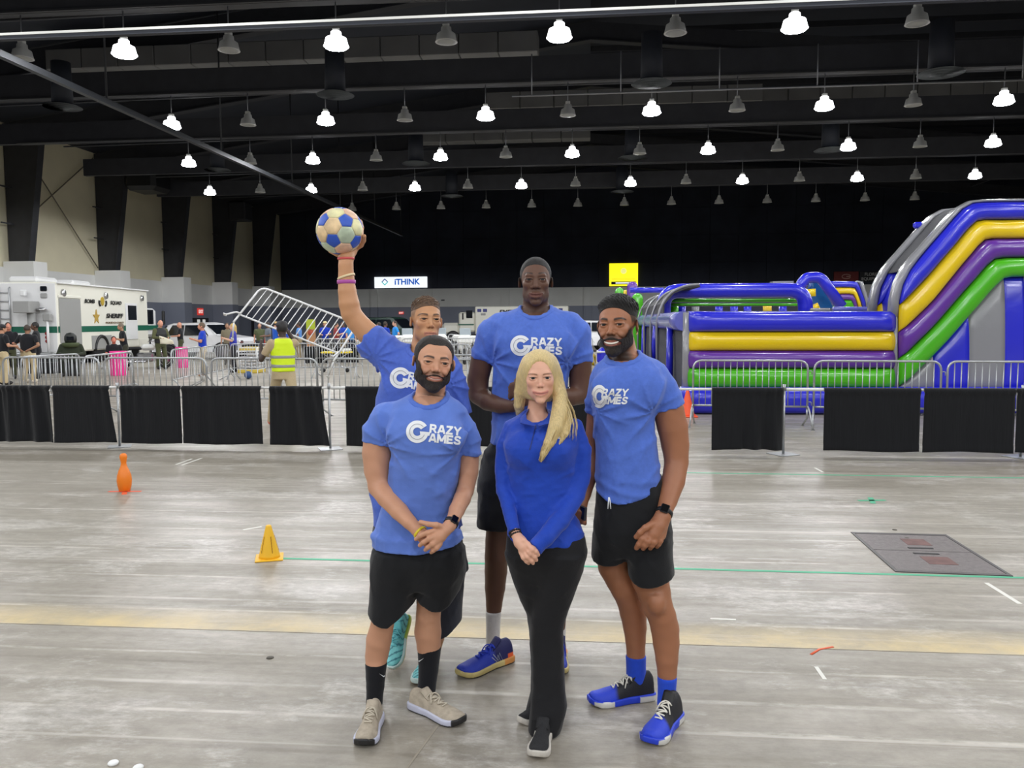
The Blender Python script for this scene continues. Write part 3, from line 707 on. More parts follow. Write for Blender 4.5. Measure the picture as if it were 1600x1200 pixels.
def face_paint(h, skin, lip, brow, browk=1.0, stubble=None, browth=1.0, scalp=None, blush=None, lash=.88):
    skin, lip, brow = np.array(skin), np.array(lip), np.array(brow); mw, zc, up, op = h.mouth
    def fn(V):
        V = V.astype(float); p = h.loc(V); x, y, z = p.T; near = (np.abs(x) < .5) & (np.abs(z) < .62) & (np.abs(y) < .6)
        col = np.tile(skin, (len(V), 1))
        g = np.sin(V[:, 0]*61+V[:, 2]*37)*np.sin(V[:, 1]*53+V[:, 2]*71); col *= (1+.03*g)[:, None]
        def mixin(m, c): col[:] = col*(1-m[:, None])+np.array(c)*m[:, None]
        front = near & (y < -.1)
        if blush is not None: mixin(front*(np.exp(-(((np.abs(x)-.19)/.09)**2+((z+.10)/.08)**2))*.28+np.exp(-((x/.06)**2+((z+.12)/.05)**2))*.25), blush)
        if scalp is not None: mixin(near*scalp[1](x, y, z), scalp[0])
        if stubble is not None:
            m = sm(-z, .09+.0, .2)*sm(-y, -.12, .0)*(1-np.exp(-((x/(mw*1.0))**2+((z-zc)/.05)**2)))
            m = np.maximum(m, sm(-z, -.02, .06)*sm(np.abs(x), .25, .29)*sm(-y, -.10, .02)*.8)
            m *= 1-.8*np.exp(-(((np.abs(x)-.15)/.10)**2+((z+.12)/.10)**2)); mixin(near*np.clip(m, 0, 1)*stubble[1], stubble[0])
        zu = zc+up*np.clip(np.abs(x)/mw, 0, 1)**2
        m = front*(y < -.29)*sm(1.12-np.abs(x)/mw, 0, .2)*np.exp(-((z-zu+.012+op*.5)/(.040+op*.6))**6); mixin(m*.7, lip)
        bz = .100+h.browz+.018*np.clip(1-((np.abs(x)-.15)/.11)**2, -1, 1)-.020*np.clip((np.abs(x)-.19)/.06, 0, 1)+.07*(np.clip(np.abs(x), .05, .18)-.13)
        m = front*(y < -.2)*sm(np.abs(x), .045, .065)*(1-sm(np.abs(x), .225, .25))*np.exp(-((z-bz)/(.0175*browth*(1.15-.45*np.clip((np.abs(x)-.08)/.16, 0, 1))))**4); mixin(m*.95*browk, brow)
        ln = front*(y < -.25)*np.exp(-(((np.abs(x)-.142*h.wd)/.080)**4))*np.exp(-((z-.013-.021*h.eyeopen+.10*np.clip(np.abs(np.abs(x)-.142*h.wd)-.02, 0, 1)**1.2)/.011)**2); mixin(ln*lash, np.array(brow)*.35)   # lashes
        ml = front*(y < -.29)*sm(1.05-np.abs(x)/mw, 0, .15)*np.exp(-((z-zu+.014+op*.5)/(.008+op*.45))**2); mixin(ml*.75, rgb(74, 34, 32))
        nz = front*(y < -.33)*np.exp(-(((np.abs(x)-.030)/.016)**2+((z+.168)/.013)**2)); mixin(nz*.75, skin*.22)  # nostril shadow painted into the skin tint
        return np.clip(col, 0, 1)
    return fn
def eyes(h, parent, iris, look=0.0):
    """two eyeballs with iris and pupil as real geometry"""
    ms = [mat('eye_white', rgb(190, 182, 176), .25), mat('iris_%d_%d_%d' % iris, rgb(*iris), .2), mat('pupil', rgb(8, 8, 8), .2)]
    for sx in (-1, 1):
        mb = MB(); c = h.w(sx*.142*h.wd, -.292, .014); r = .0640*h.H
        fwd = h.R @ np.array([look, -1.0, 0]); fwd /= np.linalg.norm(fwd)
        prof = [(0, r*1.01)]; mis = []
        angs = np.concatenate([np.linspace(.01, .30, 3), np.linspace(.34, .62, 3), np.linspace(.68, math.pi-.01, 12)])
        n = 16; vs = []; fs = []; q = np.array(Vector((0, 0, 1)).rotation_difference(Vector(fwd)).to_matrix())
        for a in angs:
            for k in range(n): vs.append((r*math.sin(a)*math.cos(2*math.pi*k/n), r*math.sin(a)*math.sin(2*math.pi*k/n), r*math.cos(a)))
        for i in range(len(angs)-1): fs += [(i*n+k, i*n+(k+1) % n, (i+1)*n+(k+1) % n, (i+1)*n+k) for k in range(n)]
        fs.append(tuple(range(n))[::-1])
        mb.add(np.array(vs)@q.T + c, fs, True)
        mb.mi = [2 if i < 3*n else 1 if i < 5*n else 0 for i in range(len(fs)-1)] + [2]
        me = mb.mesh('eye'); fixn(me); o = link('eye', me, None, ms); keep(o, parent)
def skinmat(name): return mat(name, rough=.48, attr='tint', bump=.05, bscale=220, spec=.4, subsurf=.08)
def cloth(name, col, **k):
    d = dict(rough=.85, noise=.05, nscale=60, bump=.10, bscale=160, sheen=.15, spec=.25); d.update(k); return mat(name, col, **d)
def on_surface(me_src, px_poly_mesh, name, m, parent, lift=.0025):
    """print a flat design (vertices in photograph pixels) onto a garment by dropping every point onto its cloth"""
    from mathutils.bvhtree import BVHTree
    vs = [v.co.copy() for v in me_src.vertices]; fs = [tuple(p.vertices) for p in me_src.polygons]; bv = BVHTree.FromPolygons(vs, fs)
    bm = bmesh.new(); bm.from_mesh(px_poly_mesh); bmesh.ops.triangulate(bm, faces=bm.faces)
    for _ in range(4):
        es = [e for e in bm.edges if e.calc_length() > 3.2]
        if not es: break
        bmesh.ops.subdivide_edges(bm, edges=es, cuts=1); bmesh.ops.triangulate(bm, faces=bm.faces)
    dead = []; o_ = Vector(CAM)
    for v in bm.verts:
        d = Vector(ray(v.co.x, v.co.y)).normalized(); hit = bv.ray_cast(o_, d)
        if hit[0] is None: dead.append(v)
        else: v.co = hit[0] - d*lift
    bmesh.ops.delete(bm, geom=dead, context='VERTS')
    for e in [e for e in bm.edges if e.calc_length() > .05]:
        if e.is_valid: bm.edges.remove(e)
    me = bpy.data.meshes.new(name); bm.to_mesh(me); bm.free()
    for p in me.polygons: p.use_smooth = True
    o = link(name, me, None, m); keep(o, parent); return o
def px_text(body, size, x, y, rot=0.0, bold=.05, xs=1.0, align='LEFT', shear=0.0, M2=None, spacing=1.0):
    """letters laid out in photograph pixels (y down)"""
    me = text_mesh(body, size, bold, 0, align, shear, xs, spacing); c, s_ = math.cos(rot), math.sin(rot)
    for v in me.vertices:
        a, b = v.co.x, -v.co.y
        v.co = (x+a*c-b*s_, y+a*s_+b*c, 0)
    return me
def px_ring(cx, cy, r0, r1, a0, a1, sx=1.0, n=26, rot=0.0):
    vs = []; c, s_ = math.cos(rot), math.sin(rot)
    for a in np.linspace(a0, a1, n):
        for r in (r0, r1):
            x, y = r*math.cos(a)*sx, -r*math.sin(a); vs.append((cx+x*c-y*s_, cy+x*s_+y*c, 0))
    me = bpy.data.meshes.new('ring'); me.from_pydata(vs, [], [(2*i, 2*i+1, 2*i+3, 2*i+2) for i in range(n-1)]); return me
def px_quad(pts):
    me = bpy.data.meshes.new('q'); me.from_pydata([(a, b, 0) for a, b in pts], [], [tuple(range(len(pts)))]); return me
def join_me(ms):
    bm = bmesh.new()
    for m in ms: bm.from_mesh(m)
    me = bpy.data.meshes.new('j'); bm.to_mesh(me); bm.free(); return me

GLY = {'A': (.92, [[(.11, 1), (.42, .02)], [(.81, 1), (.50, .02)], [(.26, .70), (.66, .70)], [(.40, .06), (.52, .06)]]), 'M': (1.06, [[(.13, 1), (.13, 0)], [(.93, 1), (.93, 0)], [(.15, .06), (.53, .80)], [(.91, .06), (.53, .80)]]),
       'R': (.88, [[(.13, 0), (.13, 1)], [(.13, .12), (.48, .12), (.62, .17), (.67, .31), (.62, .46), (.48, .53), (.13, .53)], [(.44, .53), (.76, 1)]]), 'Z': (.86, [[(.06, .12), (.78, .12)], [(.70, .12), (.14, .88)], [(.05, .88), (.80, .88)]]),
       'Y': (.88, [[(.08, 0), (.44, .54)], [(.80, 0), (.44, .54)], [(.44, .46), (.44, 1)]]), 'E': (.80, [[(.13, 0), (.13, 1)], [(.13, .12), (.72, .12)], [(.13, .50), (.66, .50)], [(.13, .88), (.74, .88)]]),
       'S': (.84, [[(.72, .30), (.66, .17), (.54, .11), (.38, .11), (.22, .16), (.16, .29), (.22, .41), (.40, .49), (.60, .56), (.70, .70), (.63, .84), (.46, .89), (.28, .88), (.16, .82), (.09, .69)]])}
def px_word(word, x, y, h, rot=0.0, xs=1.0, shear=0.0, sw=.235):
    """heavy block letters from strokes, in photograph pixels; (x, y) is the left end of the middle line"""
    vs, fs = [], []; c, s_ = math.cos(rot), math.sin(rot); pen = 0.0
    def put(a, b):
        a = a+shear*(.5-b); a, b = a*h*xs, (b-.5)*h; vs.append((x+a*c-b*s_, y+a*s_+b*c, 0)); return len(vs)-1
    for ch in word:
        adv, strokes = GLY[ch]
        for st in strokes:
            P = [np.array(p, float) for p in st]; n = len(P); L_, R_ = [], []
            for i in range(n):
                d1 = P[i]-P[i-1] if i else P[1]-P[0]; d2 = P[i+1]-P[i] if i < n-1 else d1
                d = d1/np.linalg.norm(d1)+d2/np.linalg.norm(d2); d /= np.linalg.norm(d); nn_ = np.array([-d[1], d[0]])*sw/2
                p, q = P[i]+nn_, P[i]-nn_; L_.append(put(pen+p[0], min(1, max(0, p[1])))); R_.append(put(pen+q[0], min(1, max(0, q[1]))))
            fs += [(L_[i], R_[i], R_[i+1], L_[i+1]) for i in range(n-1)]
        pen += adv
    me = bpy.data.meshes.new('word'); me.from_pydata(vs, [], fs); return me
# ================================================================ the five people of the group
class Fig:
    def __init__(s, Y0): s.Y = Y0; s.k = Y0/F
    def J(s, px, py, dy=0.0): return at(px, py, s.Y+dy)
    def r(s, px): return px*s.k
    def rows(s, rr, pad=0.0):
        """rows of (py, left px, right px, dy, half depth in m) -> loft rows"""
        o = []
        for (py, a, b, dy, ry) in rr:
            p, q = s.J(a, py, dy), s.J(b, py, dy); o.append(((p[2]+q[2])/2, (p[0]+q[0])/2, s.Y+dy, (q[0]-p[0])/2-pad, ry-pad))
        return o
    def ch(s, pts, flat=None, pad=0.0):
        """chain of (px, py, dy, radius px)"""
        return chain([s.J(p[0], p[1], p[2]) for p in pts], [s.r(p[3])-pad for p in pts], flat)
HW = [(0, .030), (.05, .037), (.2, .038), (.4, .036), (.6, .046), (.74, .052), (.86, .047), (.95, .034), (1.0, .016)]
def shoe(parent, heel, toe, mats, style='run', top=.105, name='shoe', lace=True, sole=.034, tilt=0.0, wid=1.0, label=None, high=0.0):
    """a trainer from floor points heel -> toe; upper, sole, laces, tongue"""
    heel = np.array(heel, float); toe = np.array(toe, float); u = toe-heel; L = float(np.linalg.norm(u)); u /= L
    w = np.array([0, 0, 1.0]); v = np.cross(w, u); v /= np.linalg.norm(v); w = np.cross(u, v)
    hu = [a for a, _ in HW]; hv = [b*wid*L/.30 for _, b in HW]
    HT = [(0, top*.92), (.06, top+high), (.22, top+high), (.34, top*.93+high*.6), (.46, top*.83), (.62, top*.66), (.8, top*.55), (.93, top*.46), (1, top*.30)]
    tu = [a for a, _ in HT]; tv = [b for _, b in HT]
    lo, hi = np.minimum(heel, toe)-.09, np.maximum(heel, toe)+.09; hi[2] = max(heel[2], toe[2])+top+high+.06; lo[2] = min(heel[2], toe[2])-.03
    def loc(X, Y, Z):
        x, y, z = X-heel[0], Y-heel[1], Z-heel[2]
        return x*u[0]+y*u[1]+z*u[2], x*v[0]+y*v[1]+z*v[2], x*w[0]+y*w[1]+z*w[2]
    def spring(a): return .018*np.clip((a-.78)/.22, 0, 1)**2
    def upper(X, Y, Z):
        a, b, c = loc(X, Y, Z); t = a/L; hwid = np.interp(t, hu, hv)*.96; ht = np.interp(t, tu, tv); c = c-spring(t)
        q = (np.abs(b/hwid)**2.4+np.abs(np.maximum(c-.02, 0)/(ht-.02))**2.2)**(1/2.3); d = (q-1)*np.minimum(hwid, ht)*.8
        return np.maximum(np.maximum(d, .02-c), np.maximum(.004-a, a-L+.006))
    def solef(X, Y, Z):
        a, b, c = loc(X, Y, Z); t = a/L; hwid = np.interp(t, hu, hv)+.006; c = c-spring(t)
        th = sole*(1.15-.35*np.clip(t, 0, 1))
        d = np.maximum(np.abs(b)-hwid+.01*np.clip(.5-c/th, 0, 1)**2, np.maximum(-c, c-th)); return np.maximum(d, np.maximum(-a-.004, a-L-.004))
    fu = Field(lo, hi, .0055); fu.add((upper, lo, hi)); fs_ = Field(lo, hi, .0055); fs_.add((solef, lo, hi))
    cu = mats.get('upper_fn')
    up = link(name, fu.mesh('shoe_upper', 1, (lambda V: cu(*[q for q in loc(V[:, 0], V[:, 1], V[:, 2])], L)) if cu else None), None, mats['upper']); keep(up, parent)
    if label: up['label'] = label
    cs = mats.get('sole_fn')
    so = link('sole', fs_.mesh('shoe_sole', 1, (lambda V: cs(*[q for q in loc(V[:, 0], V[:, 1], V[:, 2])], L)) if cs else None), None, mats['sole']); keep(so, up)
    def P(a, b, c): return heel + u*a*L + v*b + w*c
    def topz(t, bb): 
        hwid = np.interp(t, hu, hv)*.96; ht = np.interp(t, tu, tv); return .02+(ht-.02)*max(0, 1-abs(bb/hwid)**2.3)**(1/2.2)+spring(t)
    if lace:
        mb = MB(); n = 5
        for i in range(n):
            t = .36+.07*i; wd = .024-.002*i
            pts = [P(t, bb, topz(t, bb)+.004) for bb in np.linspace(-wd, wd, 7)]; mb.tube(pts, .0034, 6)
            if i < n-1:
                pts = [P(t+.07*(q), bb, topz(t+.07*q, bb)+.006) for q, bb in zip(np.linspace(0, 1, 7), np.linspace(-wd, wd, 7)*(1 if i % 2 else -1))]; mb.tube(pts, .0032, 6)
        for sg in (-1, 1):   # bow loops
            pts = [P(.38+.10*q, sg*(.006+.026*q), topz(.38+.1*q, sg*(.006+.026*q))+.006+.012*math.sin(3*q)) for q in np.linspace(0, 1, 8)]
            mb.tube(pts, .003, 6)
        lc = mb.build('laces', mats['laces'], None); keep(lc, up)
    tg = MB(); tg.add(*_tongue(P, top, high)); t_ = tg.build('tongue', mats.get('tongue', mats['upper']), None)
    if mats.get('tongue', mats['upper']).name.find('tint') >= 0 or cu: 
        if cu and 'tongue' not in mats: t_.data.materials.clear(); t_.data.materials.append(mats['laces'])
    keep(t_, up)
    return up, P, topz
def _tongue(P, top, high):
    vs = []; fs = []
    for i, (t, c) in enumerate(((.40, top*.88), (.33, top*.99+high*.6), (.27, top*1.13+high), (.24, top*1.20+high))):
        for b in (-.026, -.013, .013, .026): vs.append(P(t, b, c-abs(b)*.35))
    n = len(vs); vs += [p+np.array([0, 0, -.007]) for p in vs]
    for i in range(3):
        for j in range(3): a = i*4+j; fs.append((a, a+1, a+5, a+4)); fs.append((n+a+4, n+a+5, n+a+1, n+a))
    e = [0, 1, 2, 3, 7, 11, 15, 14, 13, 12, 8, 4]
    for i in range(len(e)): a, b = e[i], e[(i+1) % len(e)]; fs.append((a, b, n+b, n+a))
    return vs, fs, True
def ring_band(parent, name, c, axis, r, w, m, th=.0035, flat=1.0, side=None):
    """wristband / strap: a band round a limb, squashed by `flat` along `side`"""
    ax = np.array(axis, float); ax /= np.linalg.norm(ax)
    s_ = np.cross(ax, (0, 0, 1)) if side is None else np.array(side, float); s_ = s_-ax*np.dot(s_, ax); s_ /= np.linalg.norm(s_); t = np.cross(ax, s_)
    n = 28; vs = []; fs = []
    for (rr, zz) in ((r, -w/2), (r+th, -w/2*.8), (r+th, w/2*.8), (r, w/2)):
        for k in range(n): a = 2*math.pi*k/n; vs.append(np.array(c)+ax*zz+rr*(math.cos(a)*s_*flat+math.sin(a)*t))
    for i in range(4):
        j = (i+1) % 4
        for k in range(n): fs.append((i*n+k, i*n+(k+1) % n, j*n+(k+1) % n, j*n+k))
    o = MB().add(vs, fs, True).build(name, m, None); keep(o, parent); return o
def finger(fg, pts, r0, r1):
    n = len(pts); return chain([fg.J(*p) for p in pts], [fg.r(r0+(r1-r0)*i/(n-1)) for i in range(n)])
def part(name, field, m, parent, color=None, smooth=1):
    o = link(name, field.mesh(name, smooth, color), None, m); keep(o, parent); return o
def hair_cap(fd, h, name, m, parent, thick, hl, top=None, seed=3, amp=0.0, freq=26, fade=None, colour=None):
    """hair grown out of the scalp: the head's own surface pushed out and cut at the hairline hl(x, y)"""
    lo, hi = h.c-.66*h.H, h.c+.72*h.H; b = fd.block(lo, hi); X, Y, Z = b.grid(); x, y, z = h.locg(X, Y, Z)
    # skull only, so that ears and brow do not push the hair out
    q = Field.__new__(Field); q.ax = b.ax; q.D = np.full(b.D.shape, 1.0, f32)
    q.add(h.e((0, .06, .15), (.325*h.wd, .40, .345))).add(h.e((0, -.10, -.04), (.275*h.wd, .27, .36)), .08*h.H).add(h.e((0, .10, -.10), (.27*h.wd, .31, .30)), .06*h.H)
    t = thick(x, y, z)*h.H*(.25+.75*sm(z-hl(x, y), .0, .22))
    if amp:
        g = np.random.default_rng(seed); v = 0
        for i in range(5):
            kx = g.normal(size=3)*freq*(1+.5*i); v = v + np.sin(kx[0]*x+kx[1]*y+kx[2]*z+g.uniform(0, 6))/(1+.5*i)
        t = t + amp*h.H*v*np.clip(t/(.05*h.H), 0, 1)
    q.D = np.maximum(q.D-t, (hl(x, y)-z)*.75*h.H).astype(f32)
    return part(name, q, m, parent, colour)
def beard(fd, h, m, parent, t=.02, lowchin=.04, seed=5, must=True, top=-.02, cheekline=-.17, full=1.0):
    lo, hi = h.c-.66*h.H, h.c+.66*h.H; b = fd.block(lo, hi); X, Y, Z = b.grid(); x, y, z = h.locg(X, Y, Z); ax_ = np.abs(x)
    g = np.random.default_rng(seed); v = 0
    for i in range(5):
        kx = g.normal(size=3)*34*(1+.4*i); v = v + np.sin(kx[0]*x+kx[1]*y+kx[2]*z+g.uniform(0, 6))
    tt = t*(1+.10*v)+lowchin*np.exp(-((x/.16)**2+((z+.5)/.1)**2))
    mw, zc, up, op = h.mouth
    line = np.interp(ax_, [0, .04, .12, .17, .23, .27, .31, .36], [-.208, -.208, -.232, -.235, cheekline, -.12, .02, .05])      # upper edge of the beard
    c1 = (z-line)*.8
    lip = .055-np.sqrt(((x)/(mw+.005)*.055)**2+((z-zc+.012+op*.5)/1.0)**2)                # bare round the lips
    c2 = lip
    c3 = y-np.interp(z, [-.5, -.30, -.14, -.08], [.0, .05, -.06, -.075])
    c5 = -(z-np.interp(y, [-.45, -.25, -.1, .05], [-.60, -.58, -.47, -.33]))       # trimmed under the jaw
    b.D = np.maximum.reduce([b.D-tt*h.H, c1*h.H, c2*h.H, c3*h.H, c5*h.H*.7]).astype(f32)
    return part('beard', b, m, parent)
CLOTH_LB = rgb(82, 121, 224)
SHIRT = cloth('tee_blue', rgb(82, 113, 200), noise=.06)
SHIRT_SW = cloth('tee_blue_washed', rgb(96, 126, 206), noise=.16, nscale=5)
SHIRT_F = cloth('tee_blue_far', rgb(80, 107, 198), noise=.07)
PRINT = mat('white_print', rgb(236, 238, 240), .6)
PRINTL = mat('print_grey_line', rgb(120, 124, 140), .6)
SHORTS = cloth('black_shorts', rgb(22, 23, 26), rough=.8)
SHORTS_G = cloth('dark_grey_shorts', rgb(52, 55, 64), rough=.8)
LEGGING = cloth('black_legging', rgb(20, 20, 23), rough=.7)
SOCKB = cloth('black_sock', rgb(20, 21, 26)); SOCKW = cloth('white_sock', rgb(205, 202, 198)); SOCKBLUE = cloth('blue_sock', rgb(40, 78, 205))
HAIRB = mat('hair_dark_brown', rgb(38, 29, 24), .55, noise=.3, nscale=90, bump=.9, bscale=420)
HAIRK = mat('hair_black', rgb(22, 19, 18), .6, noise=.3, nscale=90, bump=.9, bscale=380)
HAIRC = mat('hair_brown_curly', rgb(92, 68, 48), .55, noise=.4, nscale=70, bump=.7, bscale=200)
BEARD = mat('beard_dark', rgb(36, 27, 23), .65, noise=.35, nscale=120, bump=.8, bscale=300)
RUBBER = mat('black_rubber', rgb(22, 22, 24), .5); GLASSK = mat('watch_glass', rgb(8, 8, 10), .12)
def crazy_logo(me_shirt, parent, cx, cy, R, tx, size, rot=0.0, xs=1.0, sx=1.0, shear=0.0, words=('RAZY', 'AMES'), gap=1.0, dx2=0.0):
    """ring-shaped C with a bar (the G) and the two words, printed on the chest"""
    c, s_ = math.cos(rot), math.sin(rot)
    def q(x, y): return (cx+x*c-y*s_, cy+x*s_+y*c)
    a0, a1 = math.radians(38), math.radians(352)
    ms = [px_ring(cx, cy, R*.37, R, a0, a1, sx, 40, rot)]
    ms.append(px_quad([q(R*.22*sx, -R*.06), q(R*1.18*sx, -R*.06), q(R*1.10*sx, R*.26), q(R*.30*sx, R*.26)]))
    for w_, yy, ddx in ((words[0], -size*.47*gap, 0), (words[1], size*.47*gap, dx2)):
        p = q(tx-cx+ddx, yy); ms.append(px_word(w_, p[0], p[1], size*.90, rot, xs, shear))
    o = on_surface(me_shirt, join_me(ms), 'logo', PRINT, parent)
    o2 = on_surface(me_shirt, join_me([px_ring(cx, cy, R*.665, R*.70, a0+.1, a1-.15, sx, 40, rot)]), 'logo_line', PRINTL, parent, .004)
    return o
def neck_hole(fs, prim, m, w=.0115):
    """cut the neck opening and return the raised rib collar that rings it"""
    fn, lo, hi = prim; m_ = .05; sl = fs.sl(np.array(lo)-m_, np.array(hi)+m_)
    cf = Field.__new__(Field); cf.ax = [fs.ax[i][sl[i]] for i in range(3)]; d = fn(*cf.grid()).astype(f32)
    cf.D = np.maximum(fs.D[sl]-.0042, np.abs(d-w*.75)-w).astype(f32)
    fs.add(prim, .004, sub=True); return cf
def add_collar(parent, cf, m):
    k = max(1, 1); f2 = Field.__new__(Field); f2.ax = cf.ax; f2.D = cf.D; o = link('collar', f2.mesh('collar', 1), None, m); keep(o, parent); return o
def watch(parent, fg, c, axis, r, facing, m, case=(.036, .042)):
    b = ring_band(parent, 'wrist_watch', c, axis, r, .020, RUBBER, .003)
    ax = np.array(axis, float); ax /= np.linalg.norm(ax); f_ = np.array(facing, float); f_ -= ax*np.dot(f_, ax); f_ /= np.linalg.norm(f_); s_ = np.cross(ax, f_)
    M = Matrix((( s_[0], ax[0], f_[0]), (s_[1], ax[1], f_[1]), (s_[2], ax[2], f_[2])))
    cc = np.array(c)+f_*(r+.004)
    k = MB().box(cc, (case[0], case[1], .010), M=M, bev=.004).build('watch_case', RUBBER, None); keep(k, b)
    k = MB().box(cc+f_*.0055, (case[0]*.82, case[1]*.82, .002), M=M).build('watch_face', GLASSK, None); keep(k, b)
    return b
def teeth(h, t, r_):
    mw, zc, up, op = h.mouth; zm = zc-.016-op*.5-up*.2; k = mw*.80
    o = MB().tube([h.w(x, -.347-.026*(1-(x/k)**2), zm+.006+(zc+up-zm)*.62*(x/mw)**2) for x in np.linspace(-k, k, 11)], [r_*h.H*(1-.55*abs(q)**3) for q in np.linspace(-1, 1, 11)], 8).build('teeth', mat('teeth', rgb(232, 226, 214), .3)); keep(o, t)
# ---------------------------------------------------------------- 1: bearded man in front, hands clasped
def front_man():
    fg = Fig(3.58); J, r = fg.J, fg.r
    t = empty('person', flr(632, 1128), 'front person in washed blue lettered tee, black shorts, tan trainers, yellow wristband, hands clasped', 'person')
    SK = mat('skin_front', attr='tint', rough=.48, bump=.05, bscale=220, spec=.4, subsurf=.06); skin = rgb(200, 148, 118)
    h = Head(J(677.5, 567.5, -.03), fg.r(83), yaw=.15, roll=.13, pitch=-.03)
    shirt_rows = [(612, 650, 697, .03, .055), (619, 634, 706, .02, .075), (628, 614, 718, .01, .095), (642, 601, 727, 0, .112), (662, 600, 726, -.01, .125), (690, 611, 722, -.015, .135), (715, 613, 720, -.01, .135), (745, 609, 716, 0, .13), (772, 603, 712, .005, .13), (800, 594, 710, .01, .135), (832, 587, 717, .01, .14), (858, 586, 720, .01, .14)]
    lo = J(530, 1180); hi = J(775, 505)
    hb0, hb1 = J(636, 632, -.2), J(720, 512, .18); hd0, hd1 = J(640, 872, -.32), J(716, 805, -.12)
    fd = Field((lo[0], fg.Y-.36, .02), (hi[0], fg.Y+.25, 1.78), .0085, [(np.minimum(hb0, hb1), np.maximum(hb0, hb1), .0025), (np.minimum(hd0, hd1), np.maximum(hd0, hd1), .0034)])
    build_head(fd, h, w=1.11, jaw=1.12, nose=1.1, lips=.55, smile=1.2, open_=.004, cheek=1.05, eyeopen=.85)
    fd.adds(fg.ch([(676, 590, .03, 22), (671, 622, .03, 23.5), (668, 650, .02, 26)]), .03)
    slit_eyes(fd, h)
    fd.add(loft(fg.rows(shirt_rows[1:-1], .028)), .02)
    armL = [(600, 655, .0, 20), (592, 682, .0, 24), (590, 708, .0, 24.5), (590, 735, -.01, 21.5), (592, 760, -.03, 16.5)]
    foreL = [(592, 760, -.03, 16.5), (605, 777, -.08, 16.5), (624, 799, -.14, 14), (640, 816, -.18, 11), (652, 828, -.20, 9.6)]
    armR = [(718, 662, .03, 18), (731, 684, .03, 17), (733, 710, .03, 16.2), (732, 738, .02, 15.5), (727, 767, 0, 13)]
    foreR = [(727, 767, 0, 13), (722, 780, -.05, 13.5), (714, 797, -.11, 12.3), (708, 811, -.17, 10), (703, 821, -.20, 9)]
    fd.adds(fg.ch(armL), .015).adds(fg.ch(foreL), .012).adds(fg.ch(armR), .015).adds(fg.ch(foreR), .012)
    # far hand (under), then the near hand closed over it
    fd.adds(fg.ch([(652, 828, -.20, 9.6), (662, 838, -.215, 10.5), (672, 848, -.225, 10)]), .01)
    fd.adds(fg.ch([(703, 821, -.20, 9), (694, 829, -.222, 9.8), (686, 837, -.235, 11.2), (681, 842, -.24, 10.5)]), .01)
    for pts in (((682, 828, -.245), (668, 832.5, -.262), (657, 837, -.258), (650, 842.5, -.245)), ((683, 836, -.25), (671, 841.5, -.268), (662, 847, -.264), (656, 852, -.25)),
                ((684, 844, -.25), (676, 850, -.268), (669, 855, -.262), (665, 859, -.25)), ((687, 850, -.248), (682, 856, -.260), (677, 860, -.256), (674, 863, -.246))):
        fd.adds(finger(fg, pts, 4.5, 3.3), .006)
    fd.adds(finger(fg, ((693, 824, -.23), (682, 820.5, -.252), (669, 819, -.258), (657, 815.5, -.25)), 4.9, 3.4), .007)
    # legs
    Lg = [(612, 868, 0, 30), (604, 920, -.01, 27), (600, 958, -.025, 20.5), (598, 972, -.03, 18.5), (592, 1000, -.01, 20.5), (588.5, 1025, 0, 18.5), (587.5, 1038, -.01, 16.6), (587, 1046, -.01, 14), (585.5, 1080, -.02, 11.5), (584, 1102, -.03, 12.5)]
    Rg = [(682, 868, .04, 30), (676, 915, .04, 25), (671, 945, .04, 20.5), (669, 962, .04, 20), (668.5, 988, .06, 22), (670, 1010, .07, 19.5), (670.5, 1014, .07, 18.4), (670.5, 1022, .07, 15.5), (669, 1045, .07, 13.5), (667, 1065, .06, 11.3), (666, 1086, .05, 11)]
    fd.adds(fg.ch(Lg), .02).adds(fg.ch(Rg), .02)
    fd.displace(lambda x, y, z: .0012*np.sin(55*z+9*x)*np.sin(40*x+30*y), .02)
    part('body', fd, SK, t, face_paint(h, skin, rgb(178, 108, 96), rgb(48, 34, 27), stubble=(rgb(60, 44, 36), .85), browth=1.15, blush=rgb(196, 122, 98), scalp=(rgb(52, 38, 31), lambda x, y, z: sm(z, .27+.10*np.clip(1-(np.abs(x)-.15)/.1, 0, 1)*(y < -.15), .36+.08*np.clip(1-(np.abs(x)-.15)/.1, 0, 1)*(y < -.15))*.75)))
    eyes(h, t, (58, 38, 26))
    hl = lambda x, y: np.interp(y, [-.5, -.31, -.24, -.16, -.11, -.06, .03, .10, .3, .6], [.42, .36, .31, .22, .02, -.06, .02, -.14, -.30, -.32]) + .055*np.exp(-((np.abs(x)-.17)/.07)**2)*(y < -.1)
    hair_cap(fd, h, 'hair', HAIRB, t, lambda x, y, z: .016+.026*np.clip((z-.15)/.3, 0, 1), hl, seed=3, amp=.003, freq=62)
    beard(fd, h, BEARD, t, t=.020, lowchin=.04, cheekline=-.225)
    # teeth
    teeth(h, t, .0045)
    # tee
    fs = Field((lo[0], fg.Y-.24, .70), (hi[0], fg.Y+.24, 1.56), .0062)
    fs.add(loft(fg.rows(shirt_rows[:-1], 0), 2.25))
    fs.add(loft(fg.rows([(832, 585, 720, .01, .155), (858, 583, 726, .01, .160)], 0), 2.3), .02)
    cp = (J(590, 692, 0), J(588, 730, 0)-J(590, 692, 0))
    fs.adds([capped(q, *cp) for q in fg.ch([(606, 652, .0, 25), (592, 678, 0, 28), (590, 708, 0, 28)])], .022)
    cp = (J(733, 710, .03), J(732, 745, .03)-J(733.5, 708, .03))
    fs.adds([capped(q, *cp) for q in fg.ch([(710, 652, .03, 23.5), (730, 682, .03, 21.5), (734, 716, .03, 19.5)])], .022)
    fs.add(ell(J(640, 682, -.10), (r(34), .05, r(24))), .05); fs.add(ell(J(697, 684, -.09), (r(30), .05, r(24))), .05)
